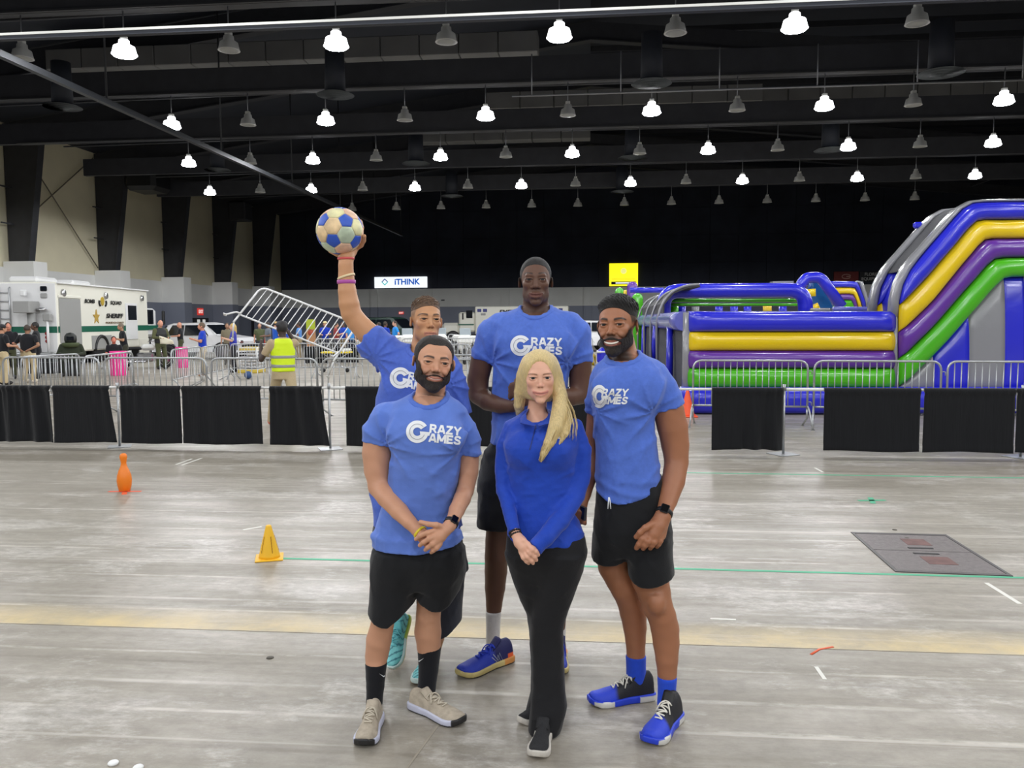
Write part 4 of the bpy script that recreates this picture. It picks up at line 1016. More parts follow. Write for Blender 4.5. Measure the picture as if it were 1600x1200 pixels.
    cf = neck_hole(fs, rc(J(675, 590, .03), J(670, 622, -.02), r(25.5), r(26)), None)
    zb = J(650, 857, 0)[2]; xm = J(650, 857, 0)[0]
    fs.displace(pit_folds(J(612, 690, 0)), .03); fs.displace(pit_folds(J(722, 700, .02), ph=.7), .03); fs.displace(drop_folds(J(660, 700)[0], J(660, 715)[2]), .03)
    fs.displace(folds(11, .011, (1.0, .6, .75)), .03); fs.displace(folds(12, .0045, (.5, .5, 2.0), 34), .03)
    fs.cut(lambda X, Y, Z: (zb+.012*np.cos((X-xm)*9)+.18*np.clip(xm-.06-X, 0, 1)*.6+.25*np.clip(X-xm-.05, 0, 1)-Z)*.9)
    tee = part('tee_shirt', fs, SHIRT_SW, t)
    me = tee.data.copy(); me.transform(wm(t))
    add_collar(tee, cf, SHIRT)
    crazy_logo(me, tee, 652, 674.5, 17.6, 670.5, 15.4, rot=.10, xs=1.02)
    # watch and wristband
    watch(t, fg, J(705, 817, -.185), J(703, 821, -.20)-J(708, 811, -.17), r(10.3), (.55, -1, .5), None, (.030, .038))
    ring_band(t, 'wristband', J(656.5, 832, -.205), J(662, 838, -.215)-J(650, 826, -.196), r(10.4), .012, mat('yellow_band', rgb(222, 200, 40), .5), .003)
    # shorts
    fq = Field((J(565, 900)[0], fg.Y-.26, J(600, 985)[2]), (J(745, 900)[0], fg.Y+.27, J(600, 815)[2]), .0070)
    fq.add(loft(fg.rows([(822, 602, 702, .01, .110), (838, 594, 711, .01, .124), (856, 584.5, 726, .01, .142), (875, 581.5, 728, .01, .148), (898, 588, 720, .01, .128), (915, 600, 706, .01, .10)], 0)), .0)
    fq.add(loft(fg.rows([(860, 588, 645, .0, .12), (890, 582, 655, .0, .135), (915, 579.5, 653, 0, .125), (945, 578.5, 645, -.01, .115), (975, 578, 641, -.015, .11)], 0)), .03)
    fq.add(loft(fg.rows([(860, 660, 722, .02, .12), (890, 650, 727, .03, .135), (905, 650, 724, .035, .125), (935, 650.5, 714, .04, .115), (965, 650, 712, .045, .11)], 0)), .02)
    hx = [J(a, b)[0] for a, b in ((570, 950), (650, 940), (650.1, 930), (720, 930))]
    def hemz(X, pts):
        q = [J(a, b) for a, b in pts]; return np.interp(X, [p[0] for p in q], [p[2] for p in q])
    HE = ((570, 950), (582, 955), (600, 966), (615, 968), (632, 955), (648, 940), (649, 928), (660, 938), (678, 948), (692, 950), (704, 943), (716, 926))
    fq.displace(folds(21, .008, (1.0, .8, .5), 22), .03)
    fq.cut(lambda X, Y, Z: (hemz(X, HE)-Z)*.75)
    part('shorts', fq, SHORTS, t)
    # socks
    for side, (pts) in enumerate(([(587.8, 1035, -.01, 18.2), (586.8, 1058, -.02, 15.6), (586.5, 1072, -.02, 14.6), (585, 1095, -.025, 13.3), (584, 1112, -.03, 13.5)], [(670.8, 1010, .07, 20), (669.5, 1046, .07, 16.5), (667, 1072, .06, 15), (665, 1096, .05, 15.2)])):
        fk = Field(J(pts[-1][0]-32, pts[-1][1]+25, -.0)-np.array([0, .18, 0]), J(pts[0][0]+32, pts[0][1]-8, 0)+np.array([0, .25, 0]), .0055)
        fk.adds([capped(q, J(*pts[0][:3]), (0, 0, 1)) for q in fg.ch(pts[:])], .01)
        sk = part('sock', fk, SOCKB, t)
        if side == 0: sw = join_me([px_tick(597, 1055, 9, -1)])
        else: sw = join_me([px_tick(657.5, 1031, 10, 1)])
        m2 = sk.data.copy(); m2.transform(wm(t)); on_surface(m2, sw, 'tick_mark', PRINT, sk)
    tan = {'upper': mat('tan_mesh', rgb(176, 164, 146), .8, noise=.16, nscale=40, bump=.3, bscale=220), 'sole': mat('shoe_tint_sole_tan', attr='tint', rough=.5), 'laces': mat('tan_lace', rgb(196, 186, 168), .8),
           'sole_fn': lambda a, b, c, L: np.where(((a/L > .90) | (c < .010))[:, None], np.array(rgb(34, 33, 34)), np.array(rgb(196, 198, 216)))}
    tan['tongue'] = tan['upper']
    shoe(t, flr(588, 1124), flr(567.5, 1171), tan, wid=1.12, label='tan running shoe pointing at the camera')
    shoe(t, flr(645, 1104), flr(724, 1135), tan, wid=1.03, top=.095, label='tan running shoe turned sideways')
def px_tick(x, y, w, sg):
    P = [(-.5, .05), (-.42, .28), (-.28, .34), (.5, -.28), (-.22, .12), (-.36, .10), (-.42, -.02)]
    return px_quad([(x+sg*a*w, y+b*w) for a, b in P])

def woman():
    fg = Fig(3.48); J, r = fg.J, fg.r
    t = empty('person', flr(843, 1150), 'person in royal blue quarter-zip top, black flared trousers and bead bracelets, hands folded', 'person')
    SK = mat('skin_woman', attr='tint', rough=.45, bump=.04, bscale=220, spec=.4, subsurf=.06); skin = rgb(224, 172, 146)
    h = Head(J(843.5, 589.5, -.03), fg.r(78), yaw=.02, roll=-.02, pitch=.02)
    lo = J(758, 1195); hi = J(940, 530)
    hb0, hb1 = J(806, 640, -.2), J(880, 536, .18); hd0, hd1 = J(794, 886, -.30), J(848, 828, -.12)
    fd = Field((lo[0], fg.Y-.36, .0), (hi[0], fg.Y+.26, 1.74), .0085, [(np.minimum(hb0, hb1), np.maximum(hb0, hb1), .0025), (np.minimum(hd0, hd1), np.maximum(hd0, hd1), .0034)])
    build_head(fd, h, w=.98, jaw=.95, nose=.86, noselen=.96, lips=.85, smile=.95, cheek=.9, chin=.95, eyeopen=1.05, browz=-.018)
    fd.adds(fg.ch([(842, 608, .03, 15), (839, 640, .03, 14.5), (839, 662, .02, 20)]), .03)
    slit_eyes(fd, h)
    rows = [(640, 822, 858, .03, .05), (650, 806, 884, .02, .07), (660, 792, 903, .01, .085), (675, 788, 909, 0, .10), (695, 788, 908, -.005, .112), (720, 790, 903, -.005, .115), (745, 793, 898, 0, .108), (775, 796, 894, .0, .105), (800, 795, 898, .0, .11), (825, 792, 910, .0, .12), (845, 790, 917, .0, .125)]
    fd.add(loft(fg.rows(rows, .028)), .02)
    sL = [(800, 668, .01, 13), (788, 698, .0, 13.5), (785, 735, -.005, 12.8), (787, 764, -.03, 12), (796, 800, -.10, 11), (803, 827, -.15, 9.6)]
    sR = [(897, 668, .01, 15), (909, 705, .0, 15.5), (908, 742, 0, 15.6), (899, 774, -.03, 15.4), (874, 814, -.11, 15.5), (851, 841, -.17, 14), (839, 853, -.19, 12)]
    fd.adds(fg.ch(sL, pad=.012), .01).adds(fg.ch(sR, pad=.014), .01)
    fd.adds(fg.ch([(803, 826, -.15, 7.2), (806, 835, -.165, 7.4), (813, 847, -.19, 10), (819, 855, -.205, 9.6)]), .008)
    for pts in (((822, 850, -.212), (830, 856, -.232), (837, 862, -.226), (841, 867, -.212)), ((822, 857, -.215), (829, 865, -.234), (835, 870, -.226), (838, 875, -.212)),
                ((818, 861, -.215), (824, 870, -.232), (830, 876, -.224), (833, 880, -.21)), ((814, 862, -.21), (818, 871, -.224), (823, 877, -.218), (826, 880, -.206))):
        fd.adds(finger(fg, pts, 4.1, 3.0), .005)
    fd.adds(finger(fg, ((811, 841, -.19), (819, 845, -.21), (826, 850, -.218)), 4.4, 3.2), .006)
    fd.adds(fg.ch([(840, 852, -.19, 7.5), (834, 859, -.20, 8.2), (828, 866, -.20, 7.5)]), .008)
    fd.adds(finger(fg, ((836, 853, -.20), (831, 859, -.236), (826, 863, -.236)), 3.8, 3.0), .005)
    # legs inside the trousers down to the shoes
    fd.adds(fg.ch([(818, 870, .02, 22), (838, 960, .06, 10), (845, 1060, .08, 9), (838, 1118, .08, 9)]), .02).adds(fg.ch([(880, 870, 0, 26), (858, 960, -.02, 16), (856, 1060, -.06, 12), (850, 1145, -.10, 10)]), .02)
    part('body', fd, SK, t, face_paint(h, skin, rgb(196, 116, 110), rgb(98, 70, 52), browk=.8, browth=.62, blush=rgb(222, 146, 128), lash=.95))
    eyes(h, t, (74, 88, 96))
    # top
    TOP = cloth('royal_blue_knit', rgb(25, 66, 176), noise=.05, rough=.62, sheen=.2)
    fs = Field((lo[0], fg.Y-.30, J(840, 875)[2]), (hi[0], fg.Y+.22, 1.50), .0058)
    fs.add(loft(fg.rows(rows, 0), 2.2))
    fs.add(ell(J(816, 702, -.085), (r(23), .055, r(24))), .05); fs.add(ell(J(866, 702, -.085), (r(24), .055, r(24))), .05)
    fs.add(rc(J(842, 600, .03), J(838.5, 652, -.01), r(17), r(18)), .01, sub=True)
    fs.add(rc(J(838.5, 648, -.12), J(838, 664, -.13), r(9), r(1.5)), .012, sub=True)
    zb = lambda X: np.interp(X, [J(a, b)[0] for a, b in ((790, 832), (815, 846), (850, 852), (890, 846), (917, 836))], [J(a, b)[2] for a, b in ((790, 832), (815, 846), (850, 852), (890, 846), (917, 836))])
    cl = (J(804, 831, -.155), J(806, 838, -.17)-J(802, 824, -.145)); fs.adds([capped(q, *cl) for q in fg.ch(sL[:-1]+[(805, 835, -.16, 9.6)])], .014)
    cr = (J(836, 856, -.195), J(834, 858, -.20)-J(842, 850, -.185)); fs.adds([capped(q, *cr) for q in fg.ch(sR+[(834, 858, -.2, 11.5)])], .014)
    fs.displace(folds(31, .008, (.9, .6, .9), 30), .03); fs.displace(folds(32, .0035, (.5, .4, 2.4), 34), .03)
    fs.cut(lambda X, Y, Z: (zb(X)-Z)*.9)
    top = part('quarter_zip_top', fs, TOP, t)
    me = top.data.copy(); me.transform(wm(t))
    # fold-down collar, zip
    TD = cloth('royal_blue_collar', rgb(22, 60, 160), rough=.6)
    mb = MB()
    for sg, P in ((-1, ((828, 636, .02), (822, 646, -.045), (823, 655, -.085), (837, 663, -.115))), (1, ((852, 634, .02), (857, 645, -.045), (855, 654, -.085), (840, 663, -.115)))):
        a = [J(*p) for p in P]; out = [J(P[0][0]+sg*6, P[0][1]+9, P[0][2]), J(P[1][0]+sg*9, P[1][1]+7, P[1][2]-.02), J(P[2][0]+sg*10, P[2][1]+6, P[2][2]-.02), J(P[3][0]+sg*2.5, P[3][1]+2.5, P[3][2]-.012)]
        vs = a+out; n = 4; up = [p+np.array([0, .006, -.004]) for p in vs]
        fs_ = [(i, i+1, n+i+1, n+i) for i in range(3)]; fs_ += [tuple(8+q for q in f)[::-1] for f in fs_]; fs_ += [(i+8, i+9, i+1, i) for i in range(3)]+[(4+i, 5+i, 13+i, 12+i) for i in range(3)]+[(0, 4, 12, 8), (7, 3, 11, 15)]
        mb.add(vs+up, fs_, False)
    c_ = mb.build('collar', TD, None); keep(c_, top)
    ZIP = mat('zip_dark_blue', rgb(14, 38, 110), .5)
    on_surface(me, px_quad([(836.6, 664), (838.2, 664), (828.5, 703), (827, 703)]), 'zip', ZIP, top)
    pz = MB().box(J(836.7, 667.5, -.155), (.008, .005, .016), bev=.002).build('zip_pull', ZIP, None); keep(pz, top)
    on_surface(me, join_me([px_text('CRAZY', 6.2, 857, 677, .05, .04, 1.0, 'LEFT'), px_text('GAMES', 6.2, 857, 682.5, .05, .04, 1.0, 'LEFT')]), 'logo', PRINT, top)
    # trousers
    fq = Field((lo[0], fg.Y-.34, .0), (hi[0], fg.Y+.26, J(840, 815)[2]), .0065)
    fq.add(loft(fg.rows([(820, 796, 905, 0, .105), (838, 791.5, 914, 0, .12), (855, 790, 917.5, 0, .128), (870, 791.5, 915.5, .0, .126), (886, 800, 906, .0, .108), (902, 810, 894, .0, .085)], 0)))
    fq.add(loft(fg.rows([(862, 838, 916, -.01, .118), (900, 837, 907.5, -.012, .108), (940, 833, 893.5, -.02, .09), (970, 829.5, 883, -.03, .078), (990, 829, 880, -.035, .073), (1015, 830, 881, -.045, .072), (1073, 831.5, 883, -.07, .075), (1102, 829, 886.5, -.085, .085), (1130, 826, 880, -.10, .095), (1155, 823, 872, -.11, .10)], 0)), .02)
    fq.add(loft(fg.rows([(862, 790.5, 846, .01, .115), (900, 799.5, 850, .02, .105), (930, 811, 851, .03, .09), (956, 822.5, 852, .04, .078), (991, 827.5, 856, .05, .07), (1040, 829.5, 858, .06, .07), (1080, 829, 862, .07, .075), (1108, 822, 862, .075, .085), (1127, 819, 862, .08, .09)], 0)), .02)
    fq.displace(folds(41, .0055, (.8, .8, 1.0), 30), .03)
    part('flared_trousers', fq, LEGGING, t)
    ks = {'upper': mat('black_knit', rgb(38, 38, 40), .85, noise=.2, nscale=200, bump=.3, bscale=300), 'sole': mat('white_sole', rgb(206, 200, 190), .5), 'laces': RUBBER}
    shoe(t, flr(852, 1146), flr(838.5, 1189), ks, lace=False, wid=1.15, top=.088, label='black knit trainer with white sole, toe to the camera')
    shoe(t, flr(866, 1110), flr(812, 1135), ks, lace=False, wid=1.0, top=.088, label='black knit trainer half hidden by the trouser hem')
    # bead bracelets
    ax = J(806, 835, -.165)-J(803, 826, -.15)
    for k, q in enumerate((.25, .75)):
        mb = MB(); c = J(803.5, 829, -.154)*(1-q)+J(806.5, 837.5, -.168)*q; a_ = ax/np.linalg.norm(ax); u = np.cross(a_, (0, 0, 1)); u /= np.linalg.norm(u); v = np.cross(a_, u)
        for i in range(16):
            an = 2*math.pi*i/16; mb.lathe([(0, -.0052), (.0038, -.0036), (.0052, 0), (.0038, .0036), (0, .0052)], c+r(8.3)*(math.cos(an)*u+math.sin(an)*v), 8)
        b_ = mb.build('bead_bracelet', mat('dark_beads', rgb(34, 28, 28), .35), None); keep(b_, t)
    # hair: body of hair plus separate locks
    BL = mat('hair_blonde', rgb(206, 182, 128), .5, noise=.2, nscale=9, stretch=(30, 30, 1.0), bump=.3, bscale=14)
    BL2 = mat('hair_blonde_light', rgb(230, 212, 164), .45); BL3 = mat('hair_blonde_dark', rgb(162, 136, 90), .5)
    fh = Field((J(790, 600)[0], fg.Y-.25, J(840, 735)[2]), (J(915, 600)[0], fg.Y+.24, J(840, 533)[2]), .0034)
    fh.add(h.e((0, .085, .175), (.352, .45, .385))).add(h.e((0, .16, -.12), (.37, .30, .46)), .05)
    Lm = [(826, 566, .0, 9), (816.5, 588, .005, 9.5), (812.5, 612, .015, 9), (811, 633, .03, 8), (813, 652, .06, 5)]
    Rm = [(860, 566, .0, 9), (870, 588, -.005, 9), (875, 616, -.03, 10), (874, 645, -.075, 12), (868, 668, -.115, 11), (858, 692, -.135, 8), (850, 708, -.142, 5), (845, 721, -.145, 1.5)]
    R2 = [(874, 600, .02, 8), (882, 632, -.02, 7.5), (888, 655, -.06, 6), (884, 678, -.11, 4), (874, 694, -.13, 2)]
    fh.adds(fg.ch(Lm), .025).adds(fg.ch(Rm), .025).adds(fg.ch(R2), .02)
    # the face stays open: high rounded hairline, sides falling in front of the ears
    fh.add(h.e((0, -.44, -.03), (.252, .30, .425)), .02, sub=True); fh.add(h.e((0, -.36, -.32), (.24, .22, .40)), .02, sub=True)
    fh.add(rc(J(842, 612, .02), J(839, 660, .0), r(16.5), r(17)), .01, sub=True)
    g = np.random.default_rng(5)
    cxh, cyh = float(h.c[0]), float(h.c[1])+.03
    def strand(x, y, z): th = np.arctan2(x-cxh, cyh-y); w_ = .35*np.sin(7*z+3*th); return .0009*np.sin(38*th+w_*4)+.0006*np.sin(83*th+2+w_*6)
    fh.displace(strand, .02)
    hair = part('long_hair', fh, BL, t)
    for nm, path, cnt, spread, mm in (('lock_front', Rm, 150, 1.0, (BL, BL2, BL, BL3)), ('lock_side', R2, 50, 1.1, (BL, BL2, BL, BL3)), ('lock_back', Lm, 80, 1.0, (BL, BL3, BL, BL2)), ('lock_wisp', [(868, 590, -.01, 5), (880, 622, -.03, 6), (889, 642, -.055, 7), (894, 662, -.085, 7), (893, 690, -.10, 6)], 26, 1.2, (BL2, BL, BL2, BL3))):
        groups = [MB() for _ in mm]
        for i in range(cnt):
            a = g.uniform(0, 2*math.pi); rr = math.sqrt(g.uniform(.55, 1.0))*spread; wv = g.uniform(-1, 1); ph = g.uniform(0, 6)
            e0 = g.uniform(0, 1.6); pts = []; n = len(path)
            for q in np.linspace(e0, n-1-g.uniform(0, .9)**2, 15):
                i0 = min(int(q), n-2); f_ = q-i0; P0 = np.array(path[i0]); P1 = np.array(path[i0+1]); p = P0*(1-f_)+P1*f_
                ra = p[3]*rr+.3; pts.append(J(p[0]+ra*math.cos(a)+(.3+.28*q)*wv*math.sin(q*1.6+ph), p[1], p[2]+fg.k*ra*math.sin(a)*(1 if math.sin(a) < 0 else .6)))
            m_ = len(pts); groups[i % len(mm)].tube(pts, [.0013*(1-.7*(k/(m_-1))**2) for k in range(m_)], 4)
        for gr, m_ in zip(groups, mm):
            o = gr.build(nm, m_, None); o['kind'] = 'stuff'; keep(o, hair)
def right_man():
    fg = Fig(3.60); J, r = fg.J, fg.r
    t = empty('person', flr(1005, 1122), 'person in blue lettered tee, black shorts and blue socks, smartwatch arm hanging in front', 'person')
    SK = mat('skin_right', attr='tint', rough=.45, bump=.05, bscale=220, spec=.42, subsurf=.05); skin = rgb(162, 108, 78)
    h = Head(J(964.5, 509, -.03), fg.r(87), yaw=-.30, roll=-.02, pitch=-.02)
    lo = J(885, 1185); hi = J(1098, 445)
    hb0, hb1 = J(920, 574, -.22), J(1008, 450, .2); hd0, hd1 = J(984, 866, -.30), J(1050, 796, -.04)
    fd = Field((lo[0], fg.Y-.32, .0), (hi[0], fg.Y+.30, 1.95), .0085, [(np.minimum(hb0, hb1), np.maximum(hb0, hb1), .0025), (np.minimum(hd0, hd1), np.maximum(hd0, hd1), .0034)])
    build_head(fd, h, w=1.0, jaw=1.0, nose=1.05, lips=.6, smile=1.2, open_=.034, cheek=1.0, eyeopen=.85)
    fd.adds(fg.ch([(969, 530, .03, 21), (974, 556, .02, 22), (978, 585, .02, 26)]), .03)
    slit_eyes(fd, h)
    rows = [(548, 955, 998, .03, .055), (555, 948, 1010, .02, .075), (564, 938, 1026, .01, .095), (578, 931, 1038, 0, .11), (596, 926, 1042, -.01, .122), (620, 924, 1036, -.015, .13), (645, 925, 1024, -.01, .128), (675, 929, 1024, .0, .122), (705, 930, 1029, .0, .122), (740, 929.5, 1032, .0, .126), (765, 930, 1032, .0, .13), (785, 932, 1028, 0, .13)]
    fd.add(loft(fg.rows(rows[1:], .028)), .02)
    aR = [(1026, 600, .02, 21), (1044, 640, .02, 24), (1051, 668, .025, 23.5), (1055, 695, .03, 21.5), (1057, 722, .02, 18.5), (1052, 752, -.02, 18), (1044, 782, -.08, 14), (1038, 800, -.125, 11.5), (1036, 806, -.135, 11.5)]
    fd.adds(fg.ch(aR), .016)
    fd.adds(fg.ch([(1036, 806, -.135, 11.5), (1027, 822, -.155, 13), (1021, 834, -.165, 13)]), .01); fd.adds(fg.ch([(1036, 812, -.135, 10), (1032, 836, -.145, 8.5)]), .01)
    dz = -.09
    for pts in (((1011, 832, -.085), (1004.5, 842, -.10), (998.5, 850, -.095), (994.5, 856, -.08)), ((1018, 837, -.088), (1013, 846, -.106), (1008, 852, -.10), (1005, 856.5, -.085)),
                ((1026, 838, -.085), (1022, 847, -.10), (1018.5, 852, -.095), (1016, 856, -.08)), ((1033.5, 836, -.07), (1031, 845, -.084), (1028.5, 850, -.08), (1026.5, 853.5, -.068))):
        fd.adds(finger(fg, [(p[0], p[1], p[2]+dz) for p in pts], 5.2, 4.0), .006)
    fd.adds(finger(fg, [(p[0], p[1], p[2]+dz) for p in ((1020, 818, -.085), (1008, 825, -.105), (1000, 832, -.105), (994, 839, -.092))], 5.4, 3.8), .007)
    aL = [(940, 592, .03, 17), (933, 640, .07, 15.5), (929, 680, .09, 14.5), (925, 712, .09, 13.5), (920, 745, .05, 13), (913, 772, .0, 10.5), (908, 790, -.02, 8.8)]
    fd.adds(fg.ch(aL), .016)
    fd.adds(fg.ch([(908, 790, -.02, 8.8), (905, 803, -.03, 9.5), (904, 812, -.03, 8.5)]), .01)
    for k in range(4): fd.adds(finger(fg, ((906, 800+4.5*k, -.05), (912, 802+4.5*k, -.06), (914, 804.5+4.5*k, -.04)), 3.8, 3.2), .005)
    Lg = [(958, 860, .06, 32), (957, 885, .06, 23), (968, 905, .06, 22.5), (976, 920, .06, 22), (984, 938, .08, 21), (989, 956, .10, 21.5), (992, 980, .11, 19), (993, 1000, .11, 16.5), (993.5, 1020, .11, 15), (993.5, 1034, .11, 14.5), (994, 1055, .11, 14)]
    Rg = [(1015, 880, -.02, 33), (1016, 905, -.02, 29), (1022, 925, -.03, 25.5), (1027, 946, -.035, 23.5), (1034, 962, -.03, 22), (1039, 982, -.02, 22), (1041, 1005, -.02, 20.5), (1042, 1030, -.03, 17.5), (1042.5, 1052, -.035, 15), (1042.5, 1066, -.04, 13.5), (1042, 1092, -.05, 13)]
    fd.adds(fg.ch(Lg), .016).adds(fg.ch(Rg), .016)
    fd.add(ell(J(1026, 944, -.10), (r(12), .03, r(14))), .03)
    part('body', fd, SK, t, face_paint(h, skin, rgb(158, 92, 82), rgb(26, 20, 18), stubble=(rgb(34, 26, 22), .9), browth=1.2, scalp=(rgb(30, 24, 21), lambda x, y, z: sm(z, np.interp(y, [-.5, -.3, -.2, -.1, 0, .12, .3], [.40, .33, .25, -.02, .0, -.12, -.25]), np.interp(y, [-.5, -.3, -.2, -.1, 0, .12, .3], [.40, .33, .25, -.02, .0, -.12, -.25])+.10)*.85)))
    eyes(h, t, (40, 26, 20), look=.25)
    hl = lambda x, y: np.interp(y, [-.5, -.33, -.26, -.2, -.16, -.05, .1, .3, .6], [.36, .33, .28, .22, .18, .16, .13, .0, -.05])
    hair_cap(fd, h, 'hair', HAIRK, t, lambda x, y, z: .01+.068*sm(z, .14, .40), hl, seed=8, amp=.007, freq=50)
    beard(fd, h, BEARD, t, t=.017, lowchin=.035, cheekline=-.20)
    teeth(h, t, .018)
    es = MB().tube([h.w(.345+.012*math.cos(a), .03, -.145+.014*math.sin(a)) for a in np.linspace(0, 5.6, 9)], .0018, 6).build('ear_stud', mat('gold', rgb(214, 180, 110), .25, 1.0), None); keep(es, t)
    fs = Field((lo[0], fg.Y-.24, J(960, 795)[2]), (hi[0], fg.Y+.26, 1.66), .0062)
    fs.add(loft(fg.rows(rows, 0), 2.25))
    c1 = (J(1045, 638, .02), J(1056, 690, .025)-J(1044, 640, .02)+np.array([.02, 0, 0])); c1 = (c1[0], J(1050, 668, .02)-J(1036, 612, .02))
    fs.adds([capped(q, *c1) for q in fg.ch([(1018, 585, .02, 23), (1032, 608, .02, 27.5), (1047, 645, .02, 28)])], .025)
    c2 = (J(932, 645, .07), (0, 0, -1)); fs.adds([capped(q, *c2) for q in fg.ch([(946, 585, .03, 22), (934, 630, .065, 20.5), (932, 655, .075, 19)])], .022)
    fs.add(ell(J(955, 606, -.10), (r(28), .05, r(24))), .05); fs.add(ell(J(1006, 606, -.085), (r(28), .05, r(24))), .05)
    cf = neck_hole(fs, rc(J(968, 520, .03), J(974, 557, -.02), r(23.5), r(24)), None)
    HE = ((925, 756), (935, 767), (948, 776), (965, 780), (985, 777), (1008, 769), (1022, 758), (1036, 745))
    hz = lambda X: np.interp(X, [J(*q)[0] for q in HE], [J(*q)[2] for q in HE])
    fs.displace(pit_folds(J(1018, 640, 0), .008), .03); fs.displace(pit_folds(J(932, 640, .03), ph=.7), .03); fs.displace(drop_folds(J(980, 700)[0], J(980, 680)[2]), .03)
    fs.displace(folds(51, .012, (.9, .6, .9), 26), .03); fs.displace(lambda x, y, z: .004*np.exp(-((z-J(980, 762)[2])/.06)**2)*np.sin(z*110+x*20+4*np.sin(x*9)), .03)
    fs.cut(lambda X, Y, Z: (hz(X)-Z)*.85)
    tee = part('tee_shirt', fs, SHIRT, t); me = tee.data.copy(); me.transform(wm(t))
    add_collar(tee, cf, SHIRT)
    crazy_logo(me, tee, 936.5, 619.5, 18.2, 940.5, 13.2, rot=.0, xs=.98, sx=.68, shear=.22, dx2=-1.5, gap=1.02)
    watch(t, fg, J(1037.5, 801.5, -.128), J(1036, 806, -.135)-J(1041, 792, -.105), r(12.4), (-.15, -1, .25), None, (.036, .042))
    fq = Field((J(915, 800)[0], fg.Y-.24, J(1000, 915)[2]), (J(1062, 800)[0], fg.Y+.28, J(1000, 735)[2]), .007)
    fq.add(loft(fg.rows([(742, 934, 1034, .01, .115), (770, 931, 1042, .01, .13), (800, 928.5, 1047, .01, .14), (825, 926.5, 1049, .01, .142), (845, 933, 1042, .01, .125), (864, 944, 1030, .01, .10)], 0)))
    fq.add(loft(fg.rows([(800, 940, 990, .04, .10), (835, 926, 990, .05, .135), (870, 923, 981, .06, .13), (900, 921, 980, .07, .125)], 0)), .025)
    fq.add(loft(fg.rows([(800, 985, 1038, .0, .10), (835, 980, 1050, -.01, .14), (870, 980, 1052, -.015, .135), (915, 981, 1056, -.02, .13)], 0)), .025)
    HE2 = ((918, 871), (930, 877), (945, 880), (965, 878), (979, 874), (980, 893), (988, 901), (1000, 905), (1020, 903), (1040, 897), (1058, 890))
    fq.displace(folds(52, .008, (.9, .8, .7), 24), .03)
    fq.cut(lambda X, Y, Z: (np.interp(X, [J(*q)[0] for q in HE2], [J(*q)[2] for q in HE2])-Z)*.75)
    sh = part('shorts', fq, SHORTS, t)
    mb = MB()
    for a in (-1, 1): mb.tube([J(951.5+a*.6, 777, -.145), J(952+a*1.4, 784, -.15), J(952+a*2.2, 795, -.148)], .0025, 6)
    k = mb.build('drawstring', PRINT, None); keep(k, sh)
    for pts in ([(993.5, 1024, .11, 16.8), (994, 1050, .11, 16), (996, 1068, .11, 16.5)], [(1042.5, 1057, -.04, 15.6), (1042, 1080, -.045, 14), (1041, 1098, -.05, 14.5)]):
        c0 = J(*pts[1][:3]); fk = Field(c0-np.array([.09, .09, .10]), c0+np.array([.09, .09, .10]), .0055); fk.adds([capped(q, J(*pts[0][:3]), (0, 0, 1)) for q in fg.ch(pts)], .01); part('sock', fk, SOCKBLUE, t)
    BLU = np.array(rgb(38, 66, 205)); BKK = np.array(rgb(26, 26, 32)); WHT = np.array(rgb(214, 212, 206))
    ks = {'upper': mat('shoe_tint_blue_black', attr='tint', rough=.6, bump=.2, bscale=300), 'sole': mat('shoe_tint_sole_bw', attr='tint', rough=.45), 'laces': mat('white_lace', rgb(226, 222, 210), .8), 'tongue': RUBBER,
          'upper_fn': lambda a, b, c, L: BLU*sm(a/L-.10*np.sin(18*b)+.9*(.045-c), .50, .58)[:, None]+BKK*(1-sm(a/L-.10*np.sin(18*b)+.9*(.045-c), .50, .58))[:, None],
          'sole_fn': lambda a, b, c, L: np.where(((np.sin(a/L*9+.6) > .25) & (c < .030))[:, None], WHT, BLU)}
    shoe(t, flr(1020, 1090), flr(920, 1102), ks, wid=1.0, top=.115, high=.018, label='blue and black basketball shoe pointing sideways')
    shoe(t, flr(1056, 1121), flr(1012, 1167), ks, wid=1.12, top=.115, high=.018, label='blue and black basketball shoe with white laces, toe to the camera')
    ph = empty('phone', J(909.5, 801, -.055), 'dark phone held low beside the elbow of the person in the quarter-zip', 'phone')
    pm = MB().box((0, 0, 0), (.011, .072, .060), bev=.004).build('case', mat('phone_case', rgb(58, 58, 60), .5), ph); pm.rotation_euler = (0, .12, .5)
    pm2 = MB().box((-.006, 0, 0), (.002, .064, .052)).build('screen', GLASSK, ph); pm2.rotation_euler = (0, .12, .5)
